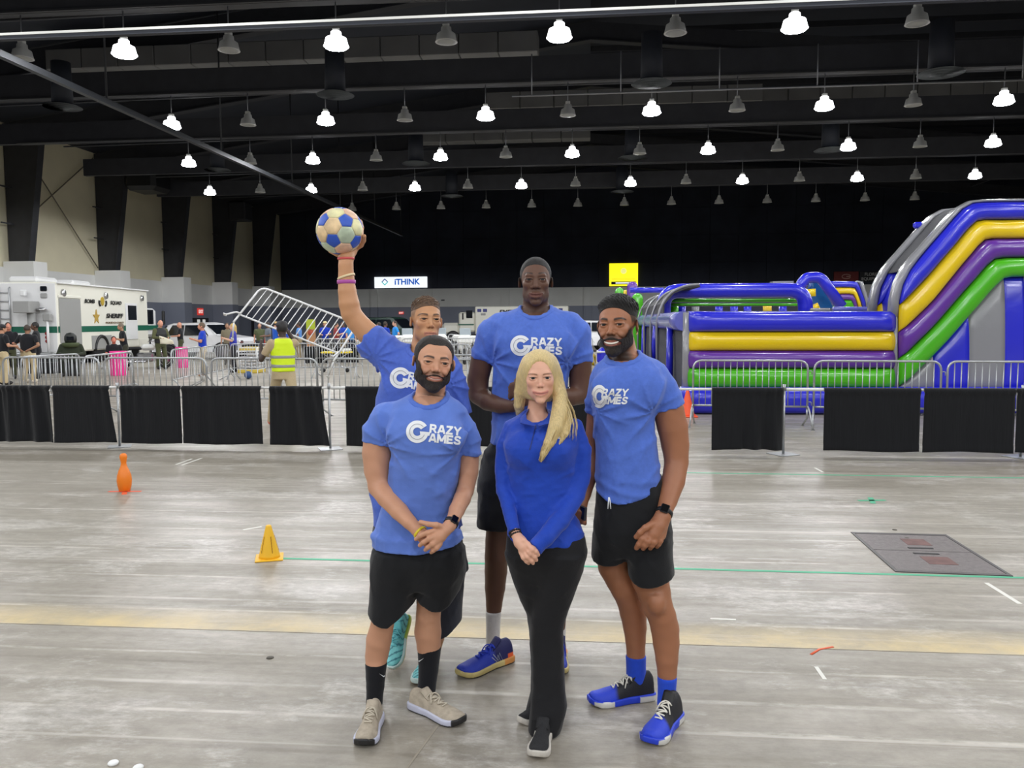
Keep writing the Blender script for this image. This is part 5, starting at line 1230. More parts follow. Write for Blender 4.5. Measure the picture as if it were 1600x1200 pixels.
def tall_man():
    fg = Fig(4.20); J, r = fg.J, fg.r
    t = empty('person', flr(835, 1046), 'tallest person, in blue lettered tee, black shorts and white socks, hands clasped at the waist', 'person')
    SK = mat('skin_tall', attr='tint', rough=.5, bump=.05, bscale=220, spec=.35); skin = rgb(98, 68, 53)
    h = Head(J(837, 440.5, -.02), fg.r(77), yaw=.0, roll=.0, pitch=-.04)
    lo = J(712, 1060); hi = J(945, 385)
    hb0, hb1 = J(802, 492, -.2), J(872, 394, .2)
    fd = Field((lo[0], fg.Y-.34, .0), (hi[0], fg.Y+.28, 2.16), .0095, [(np.minimum(hb0, hb1), np.maximum(hb0, hb1), .0027)])
    build_head(fd, h, w=.94, jaw=1.02, nose=1.25, noselen=.96, lips=1.35, smile=.3, open_=.008, cheek=.95, ear=.95, browz=.03, eyeopen=.85)
    fd.adds(fg.ch([(837, 462, .03, 19), (837, 487, .02, 21), (837, 515, .02, 28)]), .03)
    slit_eyes(fd, h)
    rows = [(478, 815, 860, .03, .06), (485, 797, 879, .02, .08), (493, 778, 895, .01, .10), (506, 764, 905, 0, .12), (528, 760, 908, -.01, .135), (552, 766, 902, -.015, .14), (580, 770, 890, -.01, .135), (610, 769, 887, 0, .13), (650, 769, 886, 0, .13), (695, 764, 892, 0, .14)]
    fd.add(loft(fg.rows(rows, .028)), .02)
    aL = [(774, 520, 0, 16), (754, 560, 0, 18), (747, 592, .01, 16.8), (748, 617, .0, 15.5), (762, 627, -.05, 14.5), (782, 634, -.11, 12), (800, 635, -.17, 9), (808, 632, -.19, 8)]
    aR = [(896, 518, 0, 16.5), (906, 562, 0, 18.5), (907, 594, .01, 17.2), (905, 616, 0, 16), (890, 621, -.05, 14), (872, 619, -.11, 11.5), (854, 614, -.17, 9), (846, 611, -.19, 8)]
    fd.adds(fg.ch(aL), .016).adds(fg.ch(aR), .016)
    fd.adds(fg.ch([(808, 632, -.19, 8), (820, 624, -.21, 10), (827, 618, -.21, 9)]), .01).adds(fg.ch([(846, 611, -.19, 8), (834, 610, -.21, 10), (824, 609, -.22, 9.5)]), .01)
    for k, yy in enumerate((600, 606, 612, 617)): fd.adds(finger(fg, ((820, yy+1, -.235), (808, yy-1, -.245), (800, yy+1, -.23), (797, yy+5, -.215)), 4.2, 3.6), .006)
    fd.adds(finger(fg, ((824, 602, -.23), (815, 595, -.24), (807, 593.5, -.235)), 4.6, 3.8), .006)
    Lg = [(788, 760, 0, 30), (782, 810, 0, 22), (777, 845, 0, 19), (775.5, 870, .0, 18.5), (775, 892, .03, 18.3), (773.5, 918, .04, 16.5), (772, 945, .04, 13), (771, 968, .03, 11), (770, 1000, .02, 10)]
    Rg = [(866, 760, 0, 30), (870, 840, 0, 19), (872, 880, .02, 18), (873, 940, .03, 13), (873, 1000, .02, 10)]
    fd.adds(fg.ch(Lg), .018).adds(fg.ch(Rg), .018)
    part('body', fd, SK, t, face_paint(h, skin, rgb(116, 74, 66), rgb(22, 16, 15), browk=.8, stubble=(rgb(48, 34, 30), .35), scalp=(rgb(34, 29, 28), lambda x, y, z: sm(z, np.interp(y, [-.5, -.30, -.2, -.12, -.04, .1, .3], [.36, .31, .25, .10, .0, -.1, -.25]), np.interp(y, [-.5, -.30, -.2, -.12, -.04, .1, .3], [.36, .31, .25, .10, .0, -.1, -.25])+.07)*.8)))
    eyes(h, t, (36, 22, 16))
    hl = lambda x, y: np.interp(y, [-.5, -.31, -.22, -.14, -.06, .1, .3, .6], [.36, .32, .27, .14, .04, -.06, -.2, -.25])
    hair_cap(fd, h, 'hair', HAIRK, t, lambda x, y, z: .010+.0*z, hl, seed=2)
    fs = Field((lo[0], fg.Y-.26, J(837, 705)[2]), (hi[0], fg.Y+.26, 1.90), .0068)
    fs.add(loft(fg.rows(rows, 0), 2.25))
    fs.add(ell(J(810, 540, -.105), (r(30), .05, r(22))), .05); fs.add(ell(J(864, 540, -.105), (r(30), .05, r(22))), .05)
    cL = (J(754, 563, 0), J(748, 592, 0)-J(762, 540, 0)); fs.adds([capped(q, *cL) for q in fg.ch([(782, 510, 0, 22), (767, 522, 0, 23), (752, 570, 0, 20.5)])], .025)
    cR = (J(906, 568, 0), J(907, 595, 0)-J(904, 545, 0)); fs.adds([capped(q, *cR) for q in fg.ch([(888, 508, 0, 22), (902, 522, 0, 22.5), (907, 575, 0, 21)])], .025)
    cf = neck_hole(fs, rc(J(837, 450, .03), J(837, 486, -.02), r(22.5), r(23)), None)
    fs.displace(pit_folds(J(772, 565, 0), .008), .03); fs.displace(pit_folds(J(887, 565, .0), .008, ph=.7), .03); fs.displace(drop_folds(J(837, 600)[0], J(837, 570)[2]), .03)
    fs.displace(folds(61, .012, (1, .6, .8), 24), .03)
    fs.cut(lambda X, Y, Z: (J(770, 692)[2]-Z))
    tee = part('tee_shirt', fs, SHIRT, t); me = tee.data.copy(); me.transform(wm(t))
    add_collar(tee, cf, SHIRT)
    crazy_logo(me, tee, 813.5, 540, 16.2, 829.5, 14.6, rot=.02, xs=1.04)
    fq = Field((J(735, 800)[0], fg.Y-.24, J(780, 835)[2]), (J(925, 800)[0], fg.Y+.26, J(780, 680)[2]), .008)
    fq.add(loft(fg.rows([(690, 768, 890, .0, .13), (705, 757, 897, .0, .14), (740, 750, 899, 0, .15), (765, 748, 899, 0, .15)], 0)))
    fq.add(loft(fg.rows([(720, 765, 815, 0, .12), (750, 749, 828, .0, .14), (790, 746.5, 815, 0, .135), (830, 746, 808, 0, .13)], 0)), .025).add(loft(fg.rows([(720, 840, 885, 0, .12), (750, 834, 898, 0, .14), (830, 838, 898, 0, .13)], 0)), .025)
    fq.cut(lambda X, Y, Z: (J(770, 821)[2]-Z)); fq.displace(folds(62, .008, (.9, .8, .7), 24), .03)
    part('shorts', fq, SHORTS, t)
    for pts in ([(771, 955, .03, 12.8), (770.5, 985, .025, 11.2), (770, 1006, .02, 11.5)], [(873, 964, .03, 12), (873, 985, .025, 11.2), (873, 1010, .02, 11.5)]):
        c0 = J(*pts[1][:3]); fk = Field(c0-np.array([.08, .08, .11]), c0+np.array([.08, .08, .11]), .006); fk.adds([capped(q, J(*pts[0][:3]), (0, 0, 1)) for q in fg.ch(pts)], .01); part('sock', fk, SOCKW, t)
    B1, B2, OR = np.array(rgb(30, 54, 170)), np.array(rgb(22, 24, 82)), np.array(rgb(226, 96, 50)); G1 = np.array(rgb(196, 178, 118))
    def upf(a, b, c, L):
        w_ = sm(.40-a/L, -.04, .06)[:, None]; o_ = ((a/L < .14) & (c < .06))[:, None]; return np.where(o_, OR, B2*w_+B1*(1-w_))
    ks = {'upper': mat('shoe_tint_blue_navy', attr='tint', rough=.6, bump=.25, bscale=300), 'sole': mat('shoe_tint_sole_gold', attr='tint', rough=.5), 'laces': mat('blue_lace', rgb(36, 62, 190), .8), 'tongue': mat('navy_tongue', rgb(22, 24, 82), .7),
          'upper_fn': upf, 'sole_fn': lambda a, b, c, L: np.where((c < .009)[:, None], np.array(rgb(60, 52, 44)), np.where((a/L < .22)[:, None], np.array(rgb(206, 140, 74)), G1))}
    up, P, topz = shoe(t, flr(797, 1031), flr(716, 1060), ks, wid=1.02, top=.115, high=.01, label='blue running shoe with pale gold sole and orange heel')
    mb = MB()   # angular N-like stitched mark on the side
    for pts in (((.24, .030), (.30, .075), (.33, .040), (.42, .078)), ((.28, .028), (.335, .068), (.36, .036), (.45, .066))):
        mb.tube([P(a, (np.interp(a, [x for x, _ in HW], [y for _, y in HW])*1.0)*(1-(max(c-.02, 0)/.11)**2.2)**.45*1.05*sg, c) for (a, c) in pts for sg in (1,)], .0028, 5)
    k = mb.build('stitched_mark', mat('silver_thread', rgb(150, 156, 176), .4), None); keep(k, up)
    shoe(t, flr(876, 1024), flr(873, 1057), ks, wid=1.0, top=.115, label='blue running shoe half hidden behind the black trousers')
def ball_man():
    fg = Fig(4.0); J, r = fg.J, fg.r
    t = empty('person', flr(650, 1052), 'person in blue lettered tee and grey shorts raising a soccer ball overhead', 'person')
    SK = mat('skin_ball', attr='tint', rough=.46, bump=.05, bscale=220, spec=.4, subsurf=.06); skin = rgb(196, 144, 104)
    h = Head(J(666, 502.5, -.02), fg.r(75), yaw=.24, roll=.04, pitch=-.10)
    lo = J(510, 1085); hi = J(750, 340)
    hb0, hb1 = J(632, 548, -.2), J(702, 455, .2); hd0, hd1 = J(512, 408, -.16), J(574, 350, .16)
    fd = Field((lo[0], fg.Y-.30, .0), (hi[0], fg.Y+.42, 2.34), .0095, [(np.minimum(hb0, hb1), np.maximum(hb0, hb1), .0026), (np.minimum(hd0, hd1), np.maximum(hd0, hd1), .0036)])
    build_head(fd, h, w=.93, jaw=.92, nose=.98, lips=1.15, smile=0, cheek=.95, eyeopen=.8, ear=1.0)
    fd.adds(fg.ch([(662, 520, .03, 16.5), (659, 545, .02, 17), (657, 575, .02, 22)]), .03)
    slit_eyes(fd, h)
    rows = [(540, 640, 684, .03, .055), (548, 626, 698, .02, .075), (558, 612, 710, .01, .095), (575, 598, 716, 0, .11), (600, 590, 718, -.005, .12), (640, 586, 716, 0, .12), (700, 584, 717, 0, .125), (780, 583, 720, 0, .13), (822, 583, 722, 0, .13)]
    fd.add(loft(fg.rows(rows, .030)), .02)
    aU = [(614, 556, .02, 20), (594, 538, .02, 19), (574, 520, .02, 18), (558, 503, .01, 16.5), (549, 490, 0, 16), (545.5, 475, -.005, 16), (542.5, 455, -.005, 14.2), (541, 436, .0, 12.6), (540.3, 415, .0, 11.5), (541, 402, .01, 11.5)]
    fd.adds(fg.ch(aU), .016)
    fd.adds(fg.ch([(541, 402, .01, 11.5), (546, 391, .045, 12), (552, 378, .075, 11)]), .01)
    for pts in (((556, 388, .055), (564, 383, .045), (568, 376, .02), (569, 369, -.005)), ((556, 380, .08), (563, 368, .085), (565, 356, .075), (563, 346, .06)), ((552, 374, .095), (553, 360, .12), (550, 347, .125), (544, 337, .115)),
                ((546, 374, .10), (540, 360, .132), (535, 348, .134), (530, 338, .125))):
        fd.adds(finger(fg, pts, 4.4, 3.4), .006)
    fd.adds(finger(fg, ((540, 396, .03), (527, 397, .04), (516, 392, .05)), 4.8, 3.6), .006)
    aD = [(704, 580, .02, 18), (714, 632, .02, 15), (712, 668, .03, 13.5), (704, 700, .03, 12.5), (694, 745, -.02, 10), (690, 775, -.05, 8)]
    fd.adds(fg.ch(aD), .016); fd.adds(fg.ch([(690, 775, -.05, 8), (686, 792, -.06, 10), (684, 806, -.06, 7)]), .01)
    for k in range(4): fd.adds(finger(fg, ((682+3*k, 800, -.08), (681+3*k, 812, -.085), (681+3*k, 820, -.08)), 3.6, 3.0), .005)
    fd.adds(fg.ch([(616, 860, 0, 28), (612, 915, .05, 19), (613, 940, .10, 16), (617, 965, .22, 13), (619, 985, .26, 11)]), .018).adds(fg.ch([(690, 860, 0, 28), (684, 930, .0, 20), (681, 965, .0, 17), (679, 995, .03, 16), (676, 1025, .02, 11), (674, 1040, .02, 11)]), .018)
    part('body', fd, SK, t, face_paint(h, skin, rgb(186, 116, 104), rgb(74, 52, 38), browth=1.1, blush=rgb(196, 130, 100), scalp=(rgb(112, 84, 62), lambda x, y, z: sm(z, np.interp(y, [-.5, -.3, -.2, -.1, 0, .12, .3], [.40, .33, .26, .02, .04, -.10, -.25]), np.interp(y, [-.5, -.3, -.2, -.1, 0, .12, .3], [.40, .33, .26, .02, .04, -.10, -.25])+.12)*.7)))
    eyes(h, t, (58, 42, 30))
    hl = lambda x, y: np.interp(y, [-.5, -.33, -.26, -.2, -.1, .1, .3, .6], [.33, .31, .27, .24, .22, .20, .12, .05])
    hair_cap(fd, h, 'curly_hair', HAIRC, t, lambda x, y, z: .010+.034*sm(z, .16, .40), hl, seed=14, amp=.014, freq=44)
    fs = Field((lo[0], fg.Y-.24, J(650, 832)[2]), (hi[0], fg.Y+.24, 1.80), .0068)
    fs.add(loft(fg.rows(rows, 0), 2.25))
    cU = (J(574, 528, .02), J(560, 517, .02)-J(588, 539, .02)); fs.adds([capped(q, *cU) for q in fg.ch([(634, 572, .01, 30), (606, 553, .02, 29), (570, 525, .02, 28)])], .035)
    cD = (J(718, 645, .02), (0, 0, -1)); fs.adds([capped(q, *cD) for q in fg.ch([(698, 572, .02, 21), (712, 605, .02, 20), (721, 655, .02, 19)])], .025)
    cf = neck_hole(fs, rc(J(663, 510, .03), J(659, 548, -.015), r(18.5), r(19)), None)
    fs.displace(pit_folds(J(590, 560, 0), .009, 12), .03); fs.displace(pit_folds(J(706, 600, .0), ph=.7), .03)
    fs.displace(folds(71, .013, (1, .6, .7), 24), .03); pass
    fs.cut(lambda X, Y, Z: (J(650, 822)[2]-Z))
    tee = part('tee_shirt', fs, SHIRT_F, t); me = tee.data.copy(); me.transform(wm(t))
    add_collar(tee, cf, SHIRT_F)
    crazy_logo(me, tee, 625.5, 590.5, 16.6, 637, 14, rot=.22, xs=1.0)
    fq = Field((J(570, 900)[0], fg.Y-.24, J(700, 1000)[2]), (J(740, 900)[0], fg.Y+.30, J(700, 790)[2]), .008)
    fq.add(loft(fg.rows([(800, 590, 716, 0, .12), (830, 584, 720, 0, .135), (870, 583, 726, .0, .145), (890, 584, 727, .0, .145)], 0)))
    fq.add(loft(fg.rows([(850, 595, 640, 0, .11), (880, 584, 652, .02, .13), (930, 588, 642, .06, .12)], 0)), .025).add(loft(fg.rows([(850, 660, 715, 0, .11), (880, 650, 727, .0, .135), (935, 652, 723, .0, .13), (990, 655, 720, .0, .13)], 0)), .025)
    HE = ((580, 930), (650, 930), (650.5, 985), (690, 987), (705, 982), (722, 968))
    fq.cut(lambda X, Y, Z: (np.interp(X, [J(*q)[0] for q in HE], [J(*q)[2] for q in HE])-Z)*.8); fq.displace(folds(72, .008, (.9, .8, .7), 24), .03)
    part('shorts', fq, SHORTS_G, t)
    ax = J(540.3, 415, 0)-J(541, 436, 0)
    ring_band(t, 'wristband', J(540.5, 404, .008), ax, r(12.2), .012, mat('red_band', rgb(206, 82, 82), .5))
    ring_band(t, 'wristband', J(541, 432.5, .0), J(540.3, 415, 0)-J(541.6, 437, 0)+np.array([-.02, 0, 0]), r(13.3), .012, mat('cream_band', rgb(224, 204, 160), .5))
    ring_band(t, 'wristband', J(541.2, 440.5, .0), ax, r(13.6), .020, mat('magenta_band', rgb(172, 76, 156), .5))
    for pts in ([(616, 962, .22, 12.5), (619, 985, .26, 12)], [(677, 1018, .02, 12.5), (674, 1042, .02, 12)]):
        c0 = J(*pts[1][:3]); fk = Field(c0-np.array([.08, .10, .10]), c0+np.array([.08, .10, .12]), .006); fk.adds([capped(q, J(*pts[0][:3]), (0, 0, 1)) for q in fg.ch(pts)], .01); part('sock', fk, SOCKB, t)
    T1, T2 = np.array(rgb(130, 214, 216)), np.array(rgb(60, 128, 142))
    ks = {'upper': mat('shoe_tint_teal', attr='tint', rough=.6, bump=.2, bscale=300), 'sole': mat('shoe_tint_sole_gum', attr='tint', rough=.5), 'laces': mat('teal_lace', rgb(110, 196, 204), .8), 'tongue': mat('teal_tongue', rgb(110, 200, 206), .7),
          'upper_fn': lambda a, b, c, L: np.where((np.sin(a*190+b*120+np.sin(c*90)*2) > .72)[:, None], T2, T1), 'sole_fn': lambda a, b, c, L: np.where((c < .014)[:, None], np.array(rgb(186, 150, 84)), np.where((a < .12)[:, None], np.array(rgb(190, 216, 90)), np.array(rgb(206, 226, 222))))}
    toe = flr(614, 1047); hee = toe+np.array([.03, .185, .205]); shoe(t, hee, toe, ks, wid=.92, top=.10, label='teal striped trainer standing on its toe, heel lifted')
    shoe(t, flr(676, 1033), flr(654, 1074), ks, wid=.95, top=.10, label='teal striped trainer hidden behind a black sock')
    # ---------- the ball
    bc = J(531, 361, .0); R = r(37)
    b = empty('soccer_ball', bc, 'tan and blue panelled soccer ball held overhead by the person at the back', 'ball')
    MB().lathe([(R*.965*math.cos(a), R*.965*math.sin(a)) for a in np.linspace(-math.pi/2, math.pi/2, 25)], n=40).build('seam_core', mat('ball_seam', rgb(232, 226, 214), .5), b)
    ph = (1+5**.5)/2; ico = [Vector(v).normalized() for v in [(0, s1, s2*ph) for s1 in (-1, 1) for s2 in (-1, 1)]+[(s1, s2*ph, 0) for s1 in (-1, 1) for s2 in (-1, 1)]+[(s2*ph, 0, s1) for s1 in (-1, 1) for s2 in (-1, 1)]]
    rot = Matrix.Rotation(.55, 3, 'X') @ Matrix.Rotation(.35, 3, 'Y') @ Matrix.Rotation(.5, 3, 'Z'); ico = [rot @ v for v in ico]
    dmin = min((ico[0]-v).length for v in ico[1:]); nb = [[j for j in range(12) if j != i and (ico[i]-ico[j]).length < dmin*1.1] for i in range(12)]
    faces = []
    def order(pts, c):
        c = c.normalized(); u = (pts[0]-c*pts[0].dot(c)).normalized(); v = c.cross(u); return sorted(pts, key=lambda p: math.atan2(p.dot(v), p.dot(u)))
    for i in range(12): faces.append((order([ico[i]*(2/3)+ico[j]*(1/3) for j in nb[i]], ico[i]), True))
    for i in range(12):
        for j in nb[i]:
            for k in nb[i]:
                if i < j < k and k in nb[j]:
                    ps = []
                    for a, c_ in ((i, j), (j, i), (j, k), (k, j), (k, i), (i, k)): ps.append(ico[a]*(2/3)+ico[c_]*(1/3))
                    faces.append((order(ps, ico[i]+ico[j]+ico[k]), False))
    BB = mat('ball_blue', rgb(42, 84, 186), .4, noise=.1, nscale=20, bump=.15, bscale=400)
    HX = []
    for k, c_ in enumerate(((226, 196, 150), (214, 208, 158), (232, 190, 158), (190, 204, 176))):
        m = mat(f'ball_tan_{k}', rgb(*c_), .42, noise=.28, nscale=16, bump=.2, bscale=400); HX.append(m)
    for fi, (ps, pent) in enumerate(faces):
        c = sum(ps, Vector())/len(ps); n = len(ps); vs = []; fs_ = []
        rings = [0, .35, .65, .88, .95, .955]; hts = [1.0, 1.0, 1.0, 1.0, .992, .955]
        for q, hh in zip(rings, hts):
            for i in range(n):
                for s_ in range(4):
                    p = ps[i].lerp(ps[(i+1) % n], s_/4); d = c.lerp(p, q).normalized(); vs.append(d*R*hh)
        m4 = n*4
        for a in range(len(rings)-1):
            for i in range(m4):
                f_ = (a*m4+i, a*m4+(i+1) % m4, (a+1)*m4+(i+1) % m4, (a+1)*m4+i)
                fs_.append(f_ if a else (f_[0], f_[2], f_[3]))
        me_ = MB().add(vs, fs_, True).mesh('panel'); fixn(me_); link('panel', me_, b, BB if pent else HX[fi % 4])
front_man(); woman(); right_man(); tall_man(); ball_man()
# ================================================================ pipe and drape line
GALV = mat('galvanised_steel', rgb(176, 178, 180), .38, .75, noise=.06, nscale=6); WPIPE = mat('white_pipe', rgb(214, 214, 212), .4, .2)
DRAPE = mat('black_drape_cloth', rgb(20, 21, 24), .85, noise=.2, nscale=40, bump=.55, bscale=60, sheen=.15, spec=.2, stretch=(1, 1, .06))
DA, DB = flr(88, 698), flr(1224, 711.5); dv = DB-DA; dv /= np.linalg.norm(dv); dn = np.array([dv[1], -dv[0], 0.0])     # dn points to the camera
def on_line(px, py, A, v):
    n = np.array([v[1], -v[0], 0]); d = ray(px, py); t = np.dot(n, A-CAM)/np.dot(n, d); return CAM+d*t
def dl(px, py): return on_line(px, py, DA, dv)
PTOP = float(dl(650, 605.5)[2])
def drape(pxs, label, seed, pleat=.5, flare=(0, 0), drop=0.0, weight=None):
    x0, x1 = pxs; a = dl(x0, 650); b = dl(x1, 650); a = a*[1, 1, 0]; b = b*[1, 1, 0]; w = float(np.linalg.norm(b-a)); g = np.random.default_rng(seed)
    t = empty('drape_curtain', a, label, 'curtain', 'black drape panels hung on the low pipe line')
    nx, nz = max(24, int(w*44)), 24; ks = g.uniform(4, 11, 5); ph = g.uniform(0, 6, 5); am = g.uniform(.3, 1, 5)
    F0 = []; kx = .9144/110*0
    fl = [q*w/(x1-x0) for q in flare]
    for j in range(nz+1):
        v = j/nz; z = PTOP+.012 - v*(PTOP-.055+drop)
        for i in range(nx+1):
            u = i/nx; s = u*w
            loc = weight(u) if weight else 1.0
            dy = sum(am[k]*math.sin(ks[k]*2.6*s+ph[k]+.3*math.sin(2*v+ph[k])) for k in range(5))*.019*pleat*loc*(.35+.65*v)
            dy += .015*math.sin(46*s+3*math.sin(7*s))*pleat*loc*(1-v)**1.5
            x = s + v**1.3*(fl[0]*(1-u)+fl[1]*u)
            zz = z + .008*math.sin(5*s+ph[0])*v
            if v < .09: dy += .024*math.sin(math.pi*v/.09)**.5          # rod pocket
            if v > .875: dy += .007                                         # turned-up hem
            F0.append((x, dy+.012, zz))
    P = []
    for (x, dy, z) in F0: P.append(dv*x + dn*dy + np.array([0, 0, z]))
    Q = [p - dn*.008 - dn*(.045 if k//(nx+1) < 2 else 0) for k, p in enumerate(P)]; N = len(P); W_ = nx+1; fs = []
    for j in range(nz):
        for i in range(nx):
            q = (j*W_+i, j*W_+i+1, (j+1)*W_+i+1, (j+1)*W_+i); fs.append(q); fs.append(tuple(N+k for k in q[::-1]))
    ed = [(i, i+1) for i in range(nx)]+[(nz*W_+i+1, nz*W_+i) for i in range(nx)]+[((j+1)*W_, j*W_) for j in range(nz)]+[(j*W_+nx, (j+1)*W_+nx) for j in range(nz)]
    fs += [(b_, a_, N+a_, N+b_) for a_, b_ in ed]
    MB().add(P+Q, fs, True).build('cloth', DRAPE, t)
    # stitched bottom hem
    hb = [dv*(s+fl[0]*(1-s/w)+fl[1]*s/w)+dn*(.020)+np.array([0, 0, .13-drop]) for s in np.linspace(0.01, w-.01, 20)]
    return t
one = lambda a, b: (lambda u: 1.0 if a <= u <= b else .18)
drape((-70, 80), 'black pleated drape panel cut off by the photo edge, below the barrier ends', 1, 1.1, (0, 3))
drape((85, 171), 'black drape panel flaring to a point at its lower edge, beside the first upright', 2, .5, (-1, 11), weight=one(.65, 1))
drape((190, 283), 'black drape panel with a fold down its left third, behind the orange pin', 3, .55, (0, 1), weight=one(0, .42))
drape((286, 408), 'broad smooth black drape panel left of the gap with the walking shoe', 4, .18, (0, 3))
drape((423, 503), 'narrow gathered black drape panel in front of the vest wearer', 5, 1.0, (0, 13))
drape((541, 668), 'black drape panel behind the shoulder of the front person with the yellow wristband', 6, .3)
drape((690, 782), 'black drape panel between the ball holder and the tallest person', 7, .4)
drape((872, 945), 'black drape panel behind the bent elbow of the tallest person', 8, .4)
drape((1112, 1224), 'black drape panel with dense pleats on its right half, beside the bright upright', 9, 1.0, weight=lambda u: .25 if u < .42 else 1.1)
drape((1287, 1437), 'broad flat black drape panel in front of the green band', 10, .16)
drape((1443, 1585), 'broad black drape panel before the blue and grey stripes', 11, .2, (-1, 0))
drape((1588, 1720), 'black gathered drape panel at the right edge of the photo', 12, .9)
for k, px in enumerate((182, 513, 852, 1226, 1600)):
    c = dl(px, 690)*[1, 1, 0] - dn*.0
    c = c - dn*.075
    u = empty('drape_upright', c, ['steel drape upright at the flared black panel', 'steel drape upright at the narrow gathered panel', 'steel drape upright hidden behind the group', 'bright steel drape upright beside the pleated panel', 'steel drape upright at the right photo edge'][k], 'stand', 'drape uprights')
    MB().tube([(0, 0, .0), (0, 0, PTOP+.035)], .016, 10).build('post', GALV, u)
    MB().box((0, 0, .006), (.30, .30, .010), rz=math.atan2(dv[1], dv[0])+.5, bev=.003).build('base_plate', GALV, u)
    MB().tube([(0, 0, PTOP-.03), (0, 0, PTOP+.05)], .021, 8).build('top_lug', GALV, u)
ends = [(-80, 182), (182, 513), (513, 852), (852, 1226), (1226, 1600), (1600, 1740)]
for k, (a, b) in enumerate(ends):
    p, q = dl(a, 605)*[1, 1, 0]-dn*.035+dv*.03, dl(b, 605)*[1, 1, 0]-dn*.035-dv*.03
    cb = empty('drape_crossbar', p, 'white drape crossbar pipe, ' + ['from the left photo edge to the first upright', 'first whole span from the left', 'span running in behind the group', 'span coming out behind the person with the smartwatch', 'span over the two broad right panels', 'last span at the right edge'][k], 'pipe', 'drape crossbars')
    d = q-p
    MB().tube([(0, 0, PTOP-.012), d*.55+np.array([0, 0, PTOP-.012])], .022, 10).build('outer_tube', WPIPE, cb); MB().tube([d*.5+np.array([0, 0, PTOP-.012]), d+np.array([0, 0, PTOP-.012])], .0175, 10).build('inner_tube', WPIPE, cb)
# ================================================================ crowd-control barriers
BL_ = 2.0
def _barrier_meshes():
    hw, H = BL_/2, 1.10
    fr = MB().tube(round_path([(-hw, 0, .30), (-hw, 0, H-.02), (hw, 0, H-.02), (hw, 0, .30)], .16, 7), .019, 10)
    fr.tube([(-hw, 0, .32), (-hw, 0, .14)], .019, 8).tube([(hw, 0, .32), (hw, 0, .14)], .019, 8)
    lr = MB().tube([(-hw, 0, .34), (hw, 0, .34)], .017, 10)
    bar = MB().tube([(0, 0, .34), (0, 0, H-.03)], .0085, 6)
    ft = MB()
    ft.tube(round_path([(0.05, -.30, .012), (0.02, -.10, .30), (0, 0, .36)], .10, 5), .015, 8).tube([(0, 0, .16), (-.03, .28, .012)], .015, 8)
    ft.box((.05, -.31, .008), (.05, .05, .016)).box((-.03, .29, .008), (.05, .05, .016))
    hk = MB().tube(round_path([(0, 0, .92), (.05, 0, .92), (.05, 0, .86)], .02, 4), .008, 6).tube(round_path([(0, 0, .42), (.05, 0, .42), (.05, 0, .36)], .02, 4), .008, 6)
    return [m.mesh(n) for m, n in ((fr, 'frame'), (lr, 'lower_rail'), (bar, 'bar'), (ft, 'foot'), (hk, 'hook'))]
BMESH = _barrier_meshes()
for m in BMESH: fixn(m); m.materials.append(GALV)
def barrier(p, q, label, nb=16, feet=True, flipfoot=False):
    p, q = np.array(p)*[1, 1, 0], np.array(q)*[1, 1, 0]; d = q-p; L = float(np.linalg.norm(d)); c = (p+q)/2
    t = empty('crowd_barrier', c, label, 'barrier', 'steel crowd barriers', math.atan2(d[1], d[0])); s = L/BL_
    for m in BMESH[:2]:
        o = link(m.name, m, t); o.scale = (s, 1, 1)
    for i in range(nb):
        o = link('bar', BMESH[2], t); o.location = ((-1+2*(i+1)/(nb+1))*(BL_/2)*s, 0, 0)
    if feet:
        for sx in (-1, 1):
            o = link('foot', BMESH[3], t); o.location = (sx*L/2, 0, 0); o.scale = (sx, -1 if flipfoot else 1, 1)
        o = link('hook', BMESH[4], t); o.location = (L/2+.012, 0, 0)
    return t
RA, RB = at(200, 600, 14.9), at(1270, 600, 13.45); rv = (RB-RA)*[1, 1, 0]; rv /= np.linalg.norm(rv)
def ra(px): return on_line(px, 600, RA, rv)
for a, b, l in ((6, 156, 'steel barrier in front of the people in khaki trousers, left edge'), (164, 323, 'steel barrier in front of the two pink drums'), (331, 496, 'steel barrier between the blue ball and the drapes, crossed by the vest wearer'), (504, 668, 'steel barrier below the raised arm of the ball holder'),
                (676, 846, 'steel barrier behind the ball holder and the tallest person'), (1083, 1262, 'steel barrier before the purple and green bands, beside the orange traffic cone'), (1272, 1470, 'steel barrier before the foot of the striped slide'), (1480, 1680, 'steel barrier at the right photo edge before the striped slide')):
    barrier(ra(a), ra(b), l, 17)
def t11(px, py): return flr(px, py, 1.10)
for a, b, l, n in (((32, 556), (124, 551.5), 'slanting steel barrier before the truck rear, left of the pink drum', 14), ((131, 555), (207, 548.5), 'slanting steel barrier holding the nearer pink drum', 14), ((267, 545.5), (314, 540.5), 'slanting steel barrier behind the farther pink drum', 14), ((317, 541), (357, 537), 'slanting steel barrier at the phone holder in the blue tee', 14),
                  ((360, 536.5), (425, 536.0), 'far steel barrier beside the white wire rack', 14), ((428, 536), (492, 535.5), 'far steel barrier behind the vest wearer', 14), ((495, 535.5), (556, 535.5), 'far steel barrier behind the carried barrier', 14), ((494, 528.9), (556, 528.5), 'distant steel barrier in front of the tables', 14),
                  ((560, 528.5), (625, 528.5), 'distant steel barrier below the green van', 14), ((628, 528.5), (694, 528), 'distant steel barrier behind the head of the ball holder', 14), ((697, 528), (762, 527.6), 'distant steel barrier at the truck bonnet', 14), ((640, 537), (735, 537), 'middle steel barrier at the white motorcycles', 14), ((600, 553), (755, 553), 'nearer steel barrier at the white motorcycles', 18), ((868, 527), (926, 526.6), 'distant steel barrier beside the white car nose', 14)):
    barrier(t11(*a), t11(*b), l, n)
